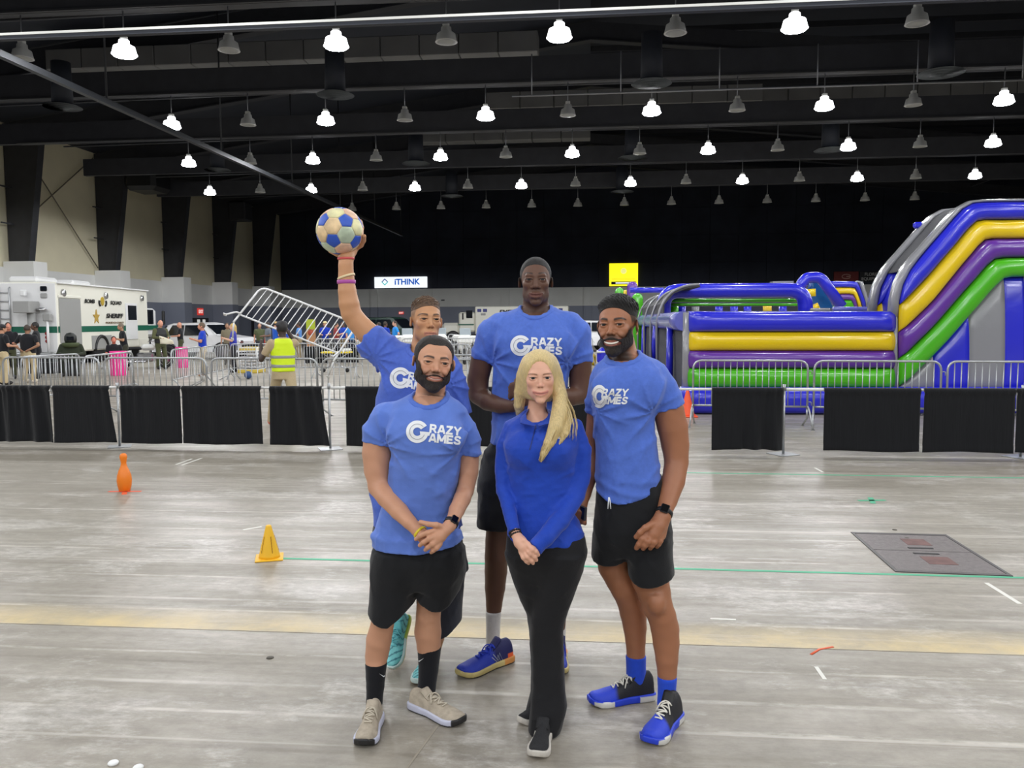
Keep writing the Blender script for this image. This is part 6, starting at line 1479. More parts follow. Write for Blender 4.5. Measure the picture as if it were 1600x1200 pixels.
# barrier leaning on the motorcycle row
bt = barrier(flr(697, 562), flr(768, 562), 'tilted steel barrier stacked high in front of the far truck', 10, feet=False); bt.rotation_euler.y = .10; bt.location.z = -.02
# the barrier carried by the person in the vest
cb = barrier((0, 0, 0), (1.86, 0, 0), 'white steel barrier carried tilted by the person in the yellow vest', 15)
cb['group'] = 'steel crowd barriers'
ex = Vector((.932, .0, -.361)).normalized(); ez = Vector((.40, .66, .57)); ez = (ez-ex*ez.dot(ex)).normalized(); ey = ez.cross(ex)
c0 = at(436, 543, 13.40); c0 = Vector(c0)
cb.matrix_world = Matrix(((ex[0], ey[0], ez[0], c0[0]), (ex[1], ey[1], ez[1], c0[1]), (ex[2], ey[2], ez[2], c0[2]), (0, 0, 0, 1)))
WB = mat('carried_white_steel', rgb(224, 224, 224), .4, .2)
for ch in cb.children:
    ch.data = ch.data.copy(); ch.data.materials.clear(); ch.data.materials.append(WB)
# ================================================================ things on the floor
def lathe_thing(name, prof, pos, m, label, cat, part_name='body', n=28):
    t = empty(name, pos, label, cat); MB().lathe(prof, n=n).build(part_name, m, t); return t
ORANGE = mat('orange_plastic', rgb(236, 126, 24), .42); YEL = mat('yellow_plastic', rgb(244, 190, 44), .45)
p = flr(195, 767); s = .395/.38
t = empty('bowling_pin', p, 'orange plastic bowling pin standing alone on the concrete floor', 'pin')
MB().lathe([(0, 0), (.048*s, 0), (.054*s, .012), (.066*s, .06), (.071*s, .11), (.066*s, .165), (.050*s, .215), (.033*s, .255), (.026*s, .285), (.026*s, .30), (.031*s, .33), (.036*s, .355), (.034*s, .375), (.024*s, .392), (0, .398)], n=28).build('body', ORANGE, t)
MB().lathe([(0, .001), (.05, .001), (.056, .006), (.05, .012), (0, .012)], n=24).build('base_ring', mat('red_orange', rgb(232, 78, 30), .5), t)
p = flr(195, 768); tp = MB()
for a in (.1, math.pi/2+.5): tp.box((p[0], p[1], .0012), (.34, .05, .0016), rz=a)
tag(tp.build('tape_cross', mat('orange_tape', rgb(228, 98, 58), .6), None), 'worn orange tape cross under the orange pin', 'tape')
p = flr(421, 872)
t = empty('yellow_cone', p, 'small yellow slotted cone at the end of the green tape line', 'cone')
MB().lathe([(.078, .006), (.074, .03), (.022, .235), (.020, .245), (.014, .25), (0, .25)], n=28).build('cone_body', YEL, t); MB().box((0, 0, .005), (.20, .20, .010), rz=.35, bev=.003).build('base', YEL, t)
mb = MB()
for a in (-.9, .35, 1.6, 2.8): 
    for k in range(6): z = .06+.02*k; r_ = .0745-(z-.03)*.2537+.0006; mb.box((r_*math.cos(a-.2-1.0), r_*math.sin(a-.2-1.0), z), (.002, .006, .022), rz=a-1.2)
mb.build('slot', mat('cone_slot', rgb(176, 128, 26), .6), t)
p = flr(1074, 651)
t = empty('traffic_cone', p, 'orange traffic cone behind the drape line, left of the pleated drape', 'cone')
MB().lathe([(.13, .02), (.125, .05), (.03, .46), (.028, .47), (0, .47)], n=24).build('cone_body', mat('fluo_orange', rgb(246, 92, 48), .5), t); MB().box((0, 0, .015), (.34, .34, .03), bev=.01).build('base', mat('fluo_orange'), t)
GT = mat('green_tape', rgb(76, 176, 136), .55)
def tape(p, q, w, label, name='tape_line', m=GT, z=.0012):
    p, q = np.array(p), np.array(q); d = q-p; L = float(np.linalg.norm(d)); o = MB().box(((p[0]+q[0])/2, (p[1]+q[1])/2, z), (L, w, .0016), rz=math.atan2(d[1], d[0])).build(name, m, None); tag(o, label, 'tape'); return o
tape(flr(436, 872.5), flr(1700, 905.5), .036, 'long green tape line running from the yellow cone past the hatch')
tape(flr(1060, 738.5), flr(1700, 748.5), .036, 'far green tape line just in front of the right drapes')
p = flr(1362, 782); x = MB()
for a in (.15, 1.35): x.box((p[0], p[1], .0012), (.27, .05, .0016), rz=a)
tag(x.build('tape_cross', GT, None), 'green tape cross on the floor between the tape lines', 'tape')
for a, b, w, l in (((1541, 911), (1594, 944), .03, 'white tape strip on the floor below the hatch'), ((1273, 731), (1286, 738), .03, 'short white tape strip in front of the pleated drape'), ((275, 726), (300, 717), .03, 'pair of white tape dashes, left one, behind the yellow cone'), ((284, 727), (315, 716), .03, 'pair of white tape dashes, right one, behind the yellow cone'), ((380, 828), (409, 823), .03, 'white tape dash beside the yellow cone'), ((1110, 967), (1150, 968.5), .02, 'faint white tape dash near the yellowed joint'), ((1275, 1042), (1289, 1062), .02, 'short slanting white tape dash below the joint')):
    tape(flr(*a), flr(*b), w, l, 'tape_strip', mat('white_tape', rgb(226, 224, 216), .6))
ob = MB().tube([flr(a, b)+np.array([0, 0, .001]) for a, b in ((1267, 1023), (1280, 1015), (1302, 1011))], .008, 5); ob.v = [(a, b, max(.0008, min(c, .003))) for a, b, c in ob.v]
tag(ob.build('tape_strip', mat('orange_tape'), None), 'bent orange tape scrap on the construction joint', 'tape')
# floor hatch: steel frame, two chequer plates with flaps and handles
c = [flr(*q) for q in ((1329, 832), (1478, 836), (1583, 901), (1399, 894))]
ht = empty('floor_hatch', c[0], 'square steel floor hatch with two plates, handles and rust red flaps', 'hatch')
HP = mat('hatch_plate', rgb(120, 113, 112), .55, .35, noise=.14, nscale=30, bump=.5, bscale=180); HF = mat('hatch_frame', rgb(92, 88, 88), .5, .5); HR = mat('hatch_flap', rgb(112, 78, 74), .6, .2, noise=.2, nscale=12)
def bil(u, v): return c[0]*(1-u)*(1-v)+c[1]*u*(1-v)+c[2]*u*v+c[3]*(1-u)*v
def hpatch(name, u0, u1, v0, v1, z0, z1, m):
    P = [bil(u0, v0), bil(u1, v0), bil(u1, v1), bil(u0, v1)]; vs = [p_*[1, 1, 0]+np.array([0, 0, z0]) for p_ in P]+[p_*[1, 1, 0]+np.array([0, 0, z1]) for p_ in P]
    o = MB().add(vs, [(0, 1, 2, 3), (4, 5, 6, 7), (0, 1, 5, 4), (1, 2, 6, 5), (2, 3, 7, 6), (3, 0, 4, 7)]).build(name, m, None); keep(o, ht); return o
for q in ((0, 1, 0, .035), (0, 1, .965, 1), (0, .03, .035, .965), (.97, 1, .035, .965)): hpatch('frame_bar', q[0], q[1], q[2], q[3], .0005, .006, HF)
hpatch('plate', .035, .965, .042, .475, .0005, .004, HP); hpatch('plate', .035, .965, .485, .958, .0005, .004, HP)
hpatch('flap', .44, .68, .16, .33, .004, .0055, HR); hpatch('flap', .40, .66, .62, .80, .004, .0055, HR)
for u, v in ((.52, .41), (.50, .55)): hpatch('handle', u-.12, u+.12, v-.012, v+.012, .004, .008, mat('hatch_handle', rgb(48, 46, 46), .6))
# pale round caps lying at the lower edge
for k, (px, py) in enumerate(((177, 1194), (216, 1201))):
    t = empty('round_cap', flr(px, py), ['left of two white round caps lying at the lower photo edge', 'right of two white round caps cut by the lower photo edge'][k], 'cap', 'white caps on the floor'); MB().lathe([(0, .0), (.019, 0), (.021, .006), (.017, .011), (0, .012)], n=20).build('disc', mat('white_cap', rgb(240, 240, 238), .5), t)
for k, (px, py) in enumerate(((422, 1028), (1398, 828), (1417, 841))):
    MB().lathe([(0, .0004), (.020, .0004), (.018, .004), (0, .005)], flr(px, py), 14).build('floor_stud', mat('dark_stud', rgb(78, 72, 62), .6)); o = [q for q in bpy.data.objects if q.name.startswith('floor_stud')][-1]; o.name = 'floor_stud'
for k, o in enumerate([q for q in bpy.data.objects if q.name.startswith('floor_stud')]): tag(o, ['small dark stud in the floor left of the tan shoes', 'dark stud in the floor beyond the hatch, nearer its far edge', 'dark stud in the floor beyond the hatch, farther right'][k], 'stud')
# pink drums
PINK = mat('pink_plastic', rgb(255, 62, 160), .45, noise=.05, nscale=3)
for (a, b, top, bot, l) in ((173, 200, 549, 588, 'hot pink ribbed drum standing behind the second barrier, nearer one'), (275, 294, 543, 576, 'hot pink ribbed drum beside the phone holder in the blue tee, farther one')):
    p = flr((a+b)/2, bot-1.5); k = p[1]/F; R = (b-a)/2*k; Hh = (bot-top)*k
    t = empty('ribbed_drum', p, l, 'drum'); mb = MB(); n = 48; vs = []; fs = []
    for (rr, z) in ((.92, 0), (.95, .02), (.95, Hh-.05), (1.0, Hh-.04), (1.0, Hh)):
        for i in range(n): q = 2*math.pi*i/n; w_ = 1+.035*math.cos(12*q)*(1 if rr < 1 else 0); vs.append((R*rr*w_*math.cos(q), R*rr*w_*math.sin(q), z))
    for j in range(4): fs += [(j*n+i, j*n+(i+1) % n, (j+1)*n+(i+1) % n, (j+1)*n+i) for i in range(n)]
    fs += [tuple(range(n))[::-1], tuple(range(4*n, 5*n))]; mb.add(vs, fs, True).build('body', PINK, t)
    MB().lathe([(R*1.0, Hh), (R*1.03, Hh+.012), (R*.97, Hh+.02)], n=32).build('rim', PINK, t)
p = flr(388, 592); R = 6.3*p[1]/F
t = empty('play_ball', p+np.array([0, 0, R]), 'dark blue ball lying on the floor behind the barrier', 'ball'); MB().lathe([(R*math.cos(a), R*math.sin(a)) for a in np.linspace(-math.pi/2, math.pi/2, 15)], n=24).build('skin', mat('blue_rubber', rgb(46, 76, 124), .45), t); MB().lathe([(R*.16, R*.985), (R*.1, R*1.01), (0, R*1.01)], n=12).build('valve', RUBBER, t)
# white wire rack with shelves
p = flr(388, 583); rk = empty('wire_rack', p, 'white wire rack of shelves with yellow boards beside the blue ball', 'rack'); k = p[1]/F; w_, hh = 31*k, 42*k
for sx in (-1, 1):
    for sy in (0, 1): MB().tube([(sx*w_/2, sy*.7, 0), (sx*w_/2, sy*.7, hh)], .025, 6).build('post', WPIPE, rk)
for i in range(8): MB().box((0, .35, .12+i*(hh-.14)/7), (w_, .72, .03)).build('shelf', mat('rack_white', rgb(214, 214, 216), .5), rk)
MB().box((0, .35, hh-.06), (w_*.96, .7, .12), bev=.02).build('board', mat('rack_yellow', rgb(206, 180, 70), .6), rk); MB().box((0, .30, .06), (w_*1.05, .75, .12), bev=.02).build('board', mat('rack_yellow'), rk)
# tables, chair, poster, stretcher in the distance
def table(px0, px1, ytop, ybot, m, label, skirt=True):
    a, b = flr(px0, ybot), flr(px1, ybot); k = a[1]/F; h_ = (ybot-ytop)*k; w_ = b[0]-a[0]
    t = empty('folding_table', ((a[0]+b[0])/2, a[1]+.4, 0), label, 'table'); MB().box((0, 0, h_-.02), (w_, .75, .04), bev=.01).build('tabletop', m, t)
    for sx in (-1, 1):
        for sy in (-1, 1): MB().tube([(sx*w_*.45, sy*.32, 0), (sx*w_*.45, sy*.32, h_-.03)], .02, 6).build('leg', GALV, t)
    if skirt:
        mb = MB(); n = 40; P = [(-w_/2+w_*i/n, -.38-.012*math.sin(i*1.9), 0) for i in range(n+1)]
        vs = [(x, y, z) for z in (.02, h_-.03) for (x, y, _) in P]; vs += [(x, y+.01, z) for (x, y, z) in vs]; m_ = n+1; fs = []
        for i in range(n): q = (i, i+1, m_+i+1, m_+i); fs += [q, tuple(2*m_+c_ for c_ in q[::-1])]
        fs += [(0, m_, 3*m_, 2*m_), (m_-1, 2*m_-1, 4*m_-1, 3*m_-1)]; mb.add(vs, fs, True).build('skirt', DRAPE, t)
    return t
table(476, 512, 541, 568, DRAPE, 'black skirted table behind the vest wearer'); table(518, 560, 543, 567, DRAPE, 'black skirted table behind the carried barrier'); table(494, 546, 528, 552, mat('table_grey', rgb(136, 136, 138), .6), 'grey folding table in front of the distant crowd', False)
p = flr(487, 566); k = p[1]/F
t = empty('poster_stand', p, 'lime and tan poster board standing among the distant crowd', 'poster'); MB().box((0, 0, 1.1), (15*k, .04, 1.5), bev=.01).build('board', mat('poster_tan', rgb(176, 128, 88), .6), t); MB().box((0, -.025, 1.64), (14.6*k, .01, .42)).build('header', mat('poster_lime', rgb(166, 182, 44), .6), t); MB().lathe([(0, 0), (.13, 0), (.11, .02), (0, .02)], (0, -.02, 1.28), 16, axis=(0, -1, 0)).build('emblem', mat('poster_red', rgb(168, 74, 50), .6), t)
for sx in (-1, 1): MB().tube([(sx*.2, 0, .35), (sx*.3, .15, 0)], .02, 6).build('leg', GALV, t)
p = flr(407, 561); t = empty('folding_chair', p, 'red folding chair behind the white rack', 'chair'); RC = mat('red_plastic', rgb(196, 52, 50), .5)
MB().box((0, 0, .44), (.44, .42, .04), bev=.015).build('seat', RC, t); MB().box((0, .22, .78), (.44, .03, .26), bev=.01).build('backrest', RC, t)
for sx in (-1, 1): MB().tube([(sx*.2, .25, .9), (sx*.2, -.2, 0)], .014, 6).build('leg', GALV, t); MB().tube([(sx*.2, -.15, .44), (sx*.2, .3, 0)], .014, 6).build('leg', GALV, t)
p = flr(527, 581); k = p[1]/F; t = empty('wheeled_stretcher', p, 'yellow rescue stretcher on legs behind the carried barrier', 'stretcher'); YS_ = mat('stretcher_yellow', rgb(232, 206, 44), .5)
MB().box((0, 0, .68), (1.0, .5, .06), bev=.02).build('deck', YS_, t); MB().box((.32, 0, .76), (.3, .46, .10), bev=.03).build('pillow', mat('stretcher_white', rgb(220, 220, 214), .6), t)
for sx in (-1, 1):
    MB().tube([(sx*.45, -.2, .66), (-sx*.40, -.2, .08)], .018, 6).build('leg', GALV, t)
    MB().lathe([(0, -.02), (.07, -.02), (.07, .02), (0, .02)], (sx*.42, -.2, .07), 14, axis=(0, 1, 0)).build('wheel', RUBBER, t)
# ================================================================ vehicles
CREAM = mat('truck_cream', rgb(226, 224, 212), .4); TWHITE = mat('truck_white', rgb(222, 222, 222), .35); TGREEN = mat('truck_green_band', rgb(14, 92, 70), .45); TGREY = mat('truck_grey', rgb(150, 150, 148), .5); DGLASS = mat('dark_glass', rgb(16, 20, 26), .1); TBLK = mat('letter_black', rgb(22, 22, 22), .5); CHROME = mat('chrome', rgb(190, 190, 192), .25, .9); GOLD = mat('star_gold', rgb(178, 146, 66), .5); TRED = mat('lamp_red', rgb(150, 30, 34), .35)
def wheel(parent, pos, R, w=.30, axis=(1, 0, 0)):
    ax = Vector(axis).normalized()
    t_ = MB().lathe([(R*.56, -w/2), (R*.9, -w/2), (R, -w*.36), (R, w*.36), (R*.9, w/2), (R*.56, w/2)], pos, 30, axis=ax).build('wheel', RUBBER, parent)
    r_ = MB().lathe([(0, -w*.30), (R*.2, -w*.36), (R*.22, -w*.2), (R*.5, -w*.18), (R*.57, -w*.42), (R*.57, w*.4), (0, w*.4)], pos, 24, axis=-ax if ax[0] > .5 else ax)
    for k in range(8): a = 2*math.pi*k/8; 
    rr = r_.build('hub', CHROME, None); rr.parent = t_
# ---- bomb squad truck: rear face towards the camera, long side to the right
Rr = at(90.5, 504, 31.0)*[1, 1, 0]; Rf = at(231.5, 504, 40.0)*[1, 1, 0]; ang = math.atan2(Rf[1]-Rr[1], Rf[0]-Rr[0])-math.pi/2
TL = float(np.linalg.norm(Rf-Rr)); tz = lambda py, px=91, Y=31.0: float(at(px, py, Y)[2])
TH = tz(440.5); TB = tz(552)
tr = empty('bomb_squad_truck', Rr, 'cream sheriff bomb squad box truck with green band and rear ladder', 'truck', rz=ang)
# local frame: origin at the rear right corner, x to the right (out of the side), y forward along the side
WD = 2.9
MB().box((-WD/2, TL/2, (TH+TB)/2), (WD, TL, TH-TB), bev=.06).build('box_body', CREAM, tr)
MB().box((-WD/2, -.012, (TH+TB)/2), (WD-.08, .03, TH-TB-.1), bev=.01).build('rear_wall', TWHITE, tr)
gz = tz(511); bz0, bz1 = tz(520), tz(510)
MB().box((.006, TL/2, (bz0+bz1)/2), (.012, TL-.02, bz1-bz0)).build('side_band', TGREEN, tr); MB().box((-WD/2, -.034, (bz0+bz1)/2), (WD-.06, .012, bz1-bz0)).build('rear_band', TGREEN, tr)
def ys(px):   # pixel on the side wall -> distance along the truck
    d = ray(px, 504); n = np.array([math.cos(ang), math.sin(ang), 0]); t_ = np.dot(n, Rr-CAM)/np.dot(n, d); q = CAM+d*t_; return float(np.linalg.norm((q-Rr)[:2]))
def sz(px, py):
    d = ray(px, py); n = np.array([math.cos(ang), math.sin(ang), 0]); t_ = np.dot(n, Rr-CAM)/np.dot(n, d); return float((CAM+d*t_)[2])
y0, y1 = ys(93), ys(126)
MB().box((.02, (y0+y1)/2, (sz(110, 467)+TB)/2+.1), (.03, y1-y0, sz(110, 467)-TB-.2), bev=.01).build('roller_door', TGREY, tr)
MB().box((.03, (y0+y1)/2, sz(110, 467)+.08), (.05, y1-y0+.1, .12), bev=.02).build('door_housing', CREAM, tr)
y0, y1 = ys(196), ys(214); MB().box((.02, (y0+y1)/2, (sz(205, 474)+TB+.4)/2), (.03, y1-y0, sz(205, 474)-TB-.4), bev=.012).build('side_door', TWHITE, tr)
y0, y1 = ys(199.5), ys(212.5); MB().box((.04, (y0+y1)/2, (sz(206, 477.5)+sz(206, 500))/2), (.02, y1-y0, sz(206, 477.5)-sz(206, 500)), bev=.008).build('window', DGLASS, tr)
for k, (a, b, c_, d_) in enumerate(((142, 173, 524, 545), (216, 231, 529, 541), (216, 231, 543, 556))):
    y0, y1 = ys(a), ys(b); MB().box((.012, (y0+y1)/2, (sz((a+b)/2, c_)+sz((a+b)/2, d_))/2), (.02, y1-y0, sz((a+b)/2, c_)-sz((a+b)/2, d_)), bev=.008).build('locker', TGREY if k == 0 else CREAM, tr)
MB().box((.05, TL/2, TH-.03), (.10, TL, .07), bev=.02).build('roof_rail', TWHITE, tr)
for px in (100, 166, 222): y0 = ys(px); MB().lathe([(0, 0), (.16, 0), (.14, .08), (.05, .10), (0, .10)], (.01, y0, TH-.42), 16, axis=(1, 0, 0)).build('scene_lamp', CHROME, tr)
for a, b in ((77, 113), (148, 181)):
    y0 = ys(max(a, 94))+.5; MB().box((-WD*.6, y0+1.0, TH+.14), (1.2, 1.7, .28), bev=.10).build('roof_unit', TWHITE, tr)
y = ys(157); hubz = sz(158, 548); wheel(tr, (-.22, y, .52), .52, .34); mb = MB(); mb.tube(arc((.02, y, .52), .64, 0, math.pi, 14, (0, 1, 0), (0, 0, 1)), .075, 8); mb.build('wheel_arch', RUBBER, tr)
wheel(tr, (-.22, TL+1.6, .52), .52, .34)
# cab
MB().box((-WD/2, TL+.9, 1.75), (2.4, 1.8, 1.5), bev=.15).build('cab', TWHITE, tr); MB().box((-WD/2, TL+2.3, 1.1), (2.1, 1.3, .8), bev=.15).build('bonnet', TWHITE, tr)
MB().box((-.24, TL+.85, 2.05), (.04, .9, .75), bev=.01).build('window', DGLASS, tr); MB().box((-WD/2, TL+1.78, 2.05), (2.1, .06, .75), bev=.02).build('windscreen', DGLASS, tr); MB().box((.12, TL+1.75, 2.0), (.12, .22, .75), bev=.04).build('mirror', RUBBER, tr)
MB().box((-.22, TL+.9, (bz0+bz1)/2), (.06, 1.7, .22)).build('cab_band', TGREEN, tr)
# rear details
lx = lambda px: float(at(px, 504, 31.0)[0]-Rr[0])
for sx in (0, 1):
    mb = MB(); xx = lx(10.5) if sx == 0 else lx(25); mb.tube([(xx, -.10, TB+.3), (xx, -.12, TH-.25), (xx, -.04, TH-.2)], .028, 6).build('ladder_rail', GALV, tr)
for k in range(6): MB().tube([(lx(10.5), -.11, tz(457+13.5*k)), (lx(25), -.11, tz(457+13.5*k))], .022, 6).build('ladder_rung', GALV, tr)
MB().box((lx(56), -.50, tz(480)), (.62, .8, .46), bev=.02).build('mast_box', TGREY, tr); MB().tube([(lx(61), -.4, .02), (lx(61), -.4, tz(488))], .16, 14).build('mast_column', TGREY, tr)
MB().box((lx(49), -.3, tz(458)), (.2, .2, .25), bev=.03).build('flood_lamp', TWHITE, tr); MB().lathe([(0, 0), (.2, 0), (.17, .08), (.05, .12), (0, .12)], (lx(74), -.3, tz(485)), 16).build('beacon', CHROME, tr)
for px in (73, 3): MB().box((lx(px), -.05, tz(451)), (.26, .08, .2), bev=.03).build('rear_lamp', DGLASS, tr); MB().box((lx(px), -.05, tz(462)), (.26, .08, .2), bev=.03).build('rear_lamp', TGREY, tr)
for k in range(3): MB().lathe([(0, 0), (.08, 0), (.07, .03), (0, .03)], (lx(74.5), -.03, tz(521+6*k)), 14, axis=(0, -1, 0)).build('tail_lamp', TRED, tr)
MB().tube([(lx(80), -.25, TB), (lx(80), -.25, tz(492))], .05, 8).build('awning_post', TWHITE, tr)
MB().box((lx(80.5), -.25, tz(496)), (.3, .2, .3), bev=.03).build('lamp_box', TGREY, tr)
MB().box((-WD/2, -.25, TB-.02), (WD, .5, .12), bev=.02).build('bumper_step', GALV, tr); MB().box((-WD/2, TL*.5, TB-.25), (WD*.7, TL*.95, .5)).build('chassis', RUBBER, tr)
def side_text(body, px, py, hpx, xs=1.0, m=TBLK, shear=.22):
    Yd = Rr[1]+ys(px)*math.cos(ang); h_ = hpx*Yd/F
    me = text_mesh(body, h_*1.4, .03, .004, 'CENTER', shear, xs); me.transform(Matrix(((0, 0, 1, .03), (1, 0, 0, ys(px)), (0, 1, 0, sz(px, py)), (0, 0, 0, 1)))); link('lettering', me, tr, m)
side_text('BOMB', 140.5, 471, 6.3, 1.45); side_text('SQUAD', 181.5, 473.6, 5.6, 1.55); side_text('SHERIFF', 178.5, 494, 7.2, 1.75); side_text('PALM BEACH COUNTY', 178.5, 504.3, 3.0, 1.55, mat('letter_brown', rgb(120, 100, 76), .5))
def star(n, R, r_): return [((R if k % 2 == 0 else r_)*math.sin(math.pi*k/n), (R if k % 2 == 0 else r_)*math.cos(math.pi*k/n)) for k in range(2*n)]
MB().prism(star(5, .34, .14), (.0, ys(150.5), sz(150.5, 495.5)), (0, 1, 0), (0, 0, 1), (.03, 0, 0)).build('star_emblem', GOLD, tr)
y = ys(161); z = sz(161, 471); MB().prism([(.17*math.sin(a)*(1 if abs(a) < 2 else .8), .20*math.cos(a)) for a in np.linspace(-math.pi, math.pi, 13)[:-1]], (0, y, z), (0, 1, 0), (0, 0, 1), (.03, 0, 0)).build('bomb_emblem', mat('emblem_gold', rgb(180, 152, 50), .5), tr)
for sg in (-1, 1): MB().tube([(.03, y+sg*(.22+.13*math.sin(a)), z-.06-.14*math.cos(a)) for a in np.linspace(.2, 2.2, 8)], .045, 6).build('emblem_wreath', TBLK, tr)
text_on('lettering', 'SHERIFF', .30, Rr+np.array([lx(28), -.06, tz(505)]), (1, 0, 0), (0, 0, 1), TBLK, tr, bold=.04, xs=1.5)
# ---- cars
def car(pos, ang, label, body, L=4.7, Wd=1.85, Hh=1.75, name='suv'):
    t = empty(name, pos, label, 'car', rz=ang); s = L/4.7
    prof = [(-2.3, .35), (-2.33, .85), (-2.2, 1.12), (-1.95, 1.18), (-1.5, 1.62), (-1.2, 1.72), (.2, 1.75), (.55, 1.68), (1.15, 1.15), (2.1, 1.02), (2.32, .85), (2.33, .35)]
    prof = [(a*s, b*Hh/1.75) for a, b in prof]; mb = MB()
    low = [(a, min(b, 1.10*Hh/1.75)) for a, b in prof]
    n = len(prof); vs = []; fs = []
    for (yy, ins) in ((-Wd/2, .0), (-Wd/2, 0), (Wd/2, 0), (Wd/2, 0)): pass
    rows = []
    for k, yy in enumerate((-Wd/2+.06, -Wd/2, Wd/2, Wd/2-.06)):
        for (a, b) in prof:
            tum = max(0, (b-1.1*Hh/1.75))*.28; q = yy+(tum if yy < 0 else -tum); vs.append((a*(.995 if k in (0, 3) else 1), q, b-(.03 if k in (0, 3) else 0)*0))
    for k in range(3): fs += [(k*n+i, k*n+(i+1) % n, (k+1)*n+(i+1) % n, (k+1)*n+i) for i in range(n)]
    fs += [tuple(range(n))[::-1], tuple(range(3*n, 4*n))]
    mb.add(vs, fs, False).build('body_shell', body, t)
    for sg in (-1, 1):
        for k, (xa, xb) in enumerate(((-1.62, -.62), (-.55, .30))):
            P = [(xa*s+(.12 if k == 0 else 0), 1.14*Hh/1.75), (xb*s+(.42*s if k == 1 else 0), 1.14*Hh/1.75), (xb*s, 1.62*Hh/1.75), (xa*s+(.38 if k == 0 else 0), 1.62*Hh/1.75)]
            tum = .28*.3; yy = sg*(Wd/2-.005)
            v4 = [(a, yy-sg*max(0, b-1.1*Hh/1.75)*.28+sg*.012, b) for a, b in P]; v8 = v4+[(a, y_-sg*.03, b) for a, y_, b in v4]
            MB().add(v8, [(0, 1, 2, 3), (4, 5, 6, 7), (0, 1, 5, 4), (1, 2, 6, 5), (2, 3, 7, 6), (3, 0, 4, 7)]).build('side_window', DGLASS, t)
    for (xa, za, xb, zb_, nm) in ((.62, 1.64, 1.10, 1.20, 'windscreen'), (-1.92, 1.22, -1.54, 1.60, 'rear_window')):
        sg = 1 if xa > 0 else -1; w1 = Wd/2-.12
        v4 = [(xa*s+sg*.02, -w1, za*Hh/1.75), (xa*s+sg*.02, w1, za*Hh/1.75), (xb*s+sg*.02, w1, zb_*Hh/1.75), (xb*s+sg*.02, -w1, zb_*Hh/1.75)]; v8 = v4+[(a-sg*.04, y_, b-.03) for a, y_, b in v4]
        MB().add(v8, [(0, 1, 2, 3), (4, 5, 6, 7), (0, 1, 5, 4), (1, 2, 6, 5), (2, 3, 7, 6), (3, 0, 4, 7)]).build(nm, DGLASS, t)
    for xx in (-1.42*s, 1.42*s):
        for sg in (-1, 1):
            wheel(t, (xx, sg*(Wd/2-.10), .36), .36, .24, (0, sg, 0)); MB().tube(arc((xx, sg*(Wd/2-.01), .36), .43, 0, math.pi, 12, (1, 0, 0), (0, 0, 1)), .035, 6).build('wheel_arch', RUBBER, t)
    for sg in (-1, 1): MB().box((2.28*s, sg*.66, .82), (.12, .36, .16), bev=.04).build('headlamp', CHROME, t); MB().box((-2.30*s, sg*.74, .95), (.1, .2, .34), bev=.03).build('tail_lamp', TRED, t); MB().box((.62*s, sg*(Wd/2+.10), 1.12), (.12, .22, .16), bev=.04).build('mirror', body, t)
    MB().box((2.33*s, 0, .58), (.06, 1.3, .22), bev=.02).build('grille', RUBBER, t); return t
CARW = mat('car_white', rgb(228, 228, 230), .25, coat=.5)
car(flr(322, 560.5), -.10, 'white police SUV parked in front of the side doors', CARW, 4.6)
car(flr(905, 549), .15+math.pi, 'white SUV nose showing behind the sleeve of the tallest person', CARW, 4.4)
gv = car(flr(612, 549), -.2, 'dark green van with open tailgate behind the raised arm', mat('car_dark_green', rgb(28, 52, 44), .3, coat=.4), 4.6, 1.9, 2.0, 'van')
MB().box((-2.6, 0, 2.05), (1.2, 1.7, .06), bev=.02).build('tailgate', mat('car_dark_green'), gv)
mb = MB(); g = np.random.default_rng(3)
for k in range(5): MB().box((-2.35, -.6+.3*k, .95+.1*g.uniform()), (.35, .28, .5+.2*g.uniform()), rz=g.uniform(-.3, .3), bev=.05).build('gear_bag', mat('tan_gear', rgb(178, 162, 134), .8), gv)
# ---- far emergency truck
EY = 62.0; ea = at(742, 479, EY); eb = at(888, 479, EY); EH = float(ea[2]); et = empty('emergency_truck', (ea[0], EY, 0), 'cream emergency response box truck facing left behind the tallest person', 'truck'); EW = float(eb[0]-ea[0])
MB().box((EW/2, 1.2, (EH+.7)/2), (EW, 2.4, EH-.7), bev=.06).build('box_body', CREAM, et)
ez_ = lambda py: float(at(760, py, EY)[2]); exx = lambda px: float(at(px, 490, EY)[0]-ea[0])
for px in (749, 758, 868, 876): MB().box((exx(px), -.02, ez_(485)), (.3, .06, .24), bev=.02).build('warning_lamp', mat('lamp_blue', rgb(26, 34, 120), .4), et)
for px in (755, 872): MB().box((exx(px), -.02, ez_(491)), (.36, .05, .16), bev=.02).build('marker_lamp', TGREY, et)
text_on('lettering', 'EMERGENCY', .42, (ea[0]+exx(808), EY-.03, ez_(488)), (1, 0, 0), (0, 0, 1), TBLK, et, bold=.04, shear=.2, xs=1.15)
MB().box((exx(729), 1.2, 1.65), (exx(742)-exx(716), 2.2, 1.5), bev=.12).build('cab', CREAM, et); MB().box((exx(703), 1.2, 1.15), (exx(718)-exx(690), 2.0, .9), bev=.2).build('bonnet', CREAM, et)
MB().box((exx(733), .08, ez_(491)), (.48, .05, .58), bev=.02).build('window', DGLASS, et); MB().box((exx(723), .05, ez_(494)), (.10, .08, .5), bev=.02).build('mirror', RUBBER, et); MB().box((exx(720), 1.2, ez_(493)), (.06, 1.9, .6), bev=.02).build('windscreen', DGLASS, et)
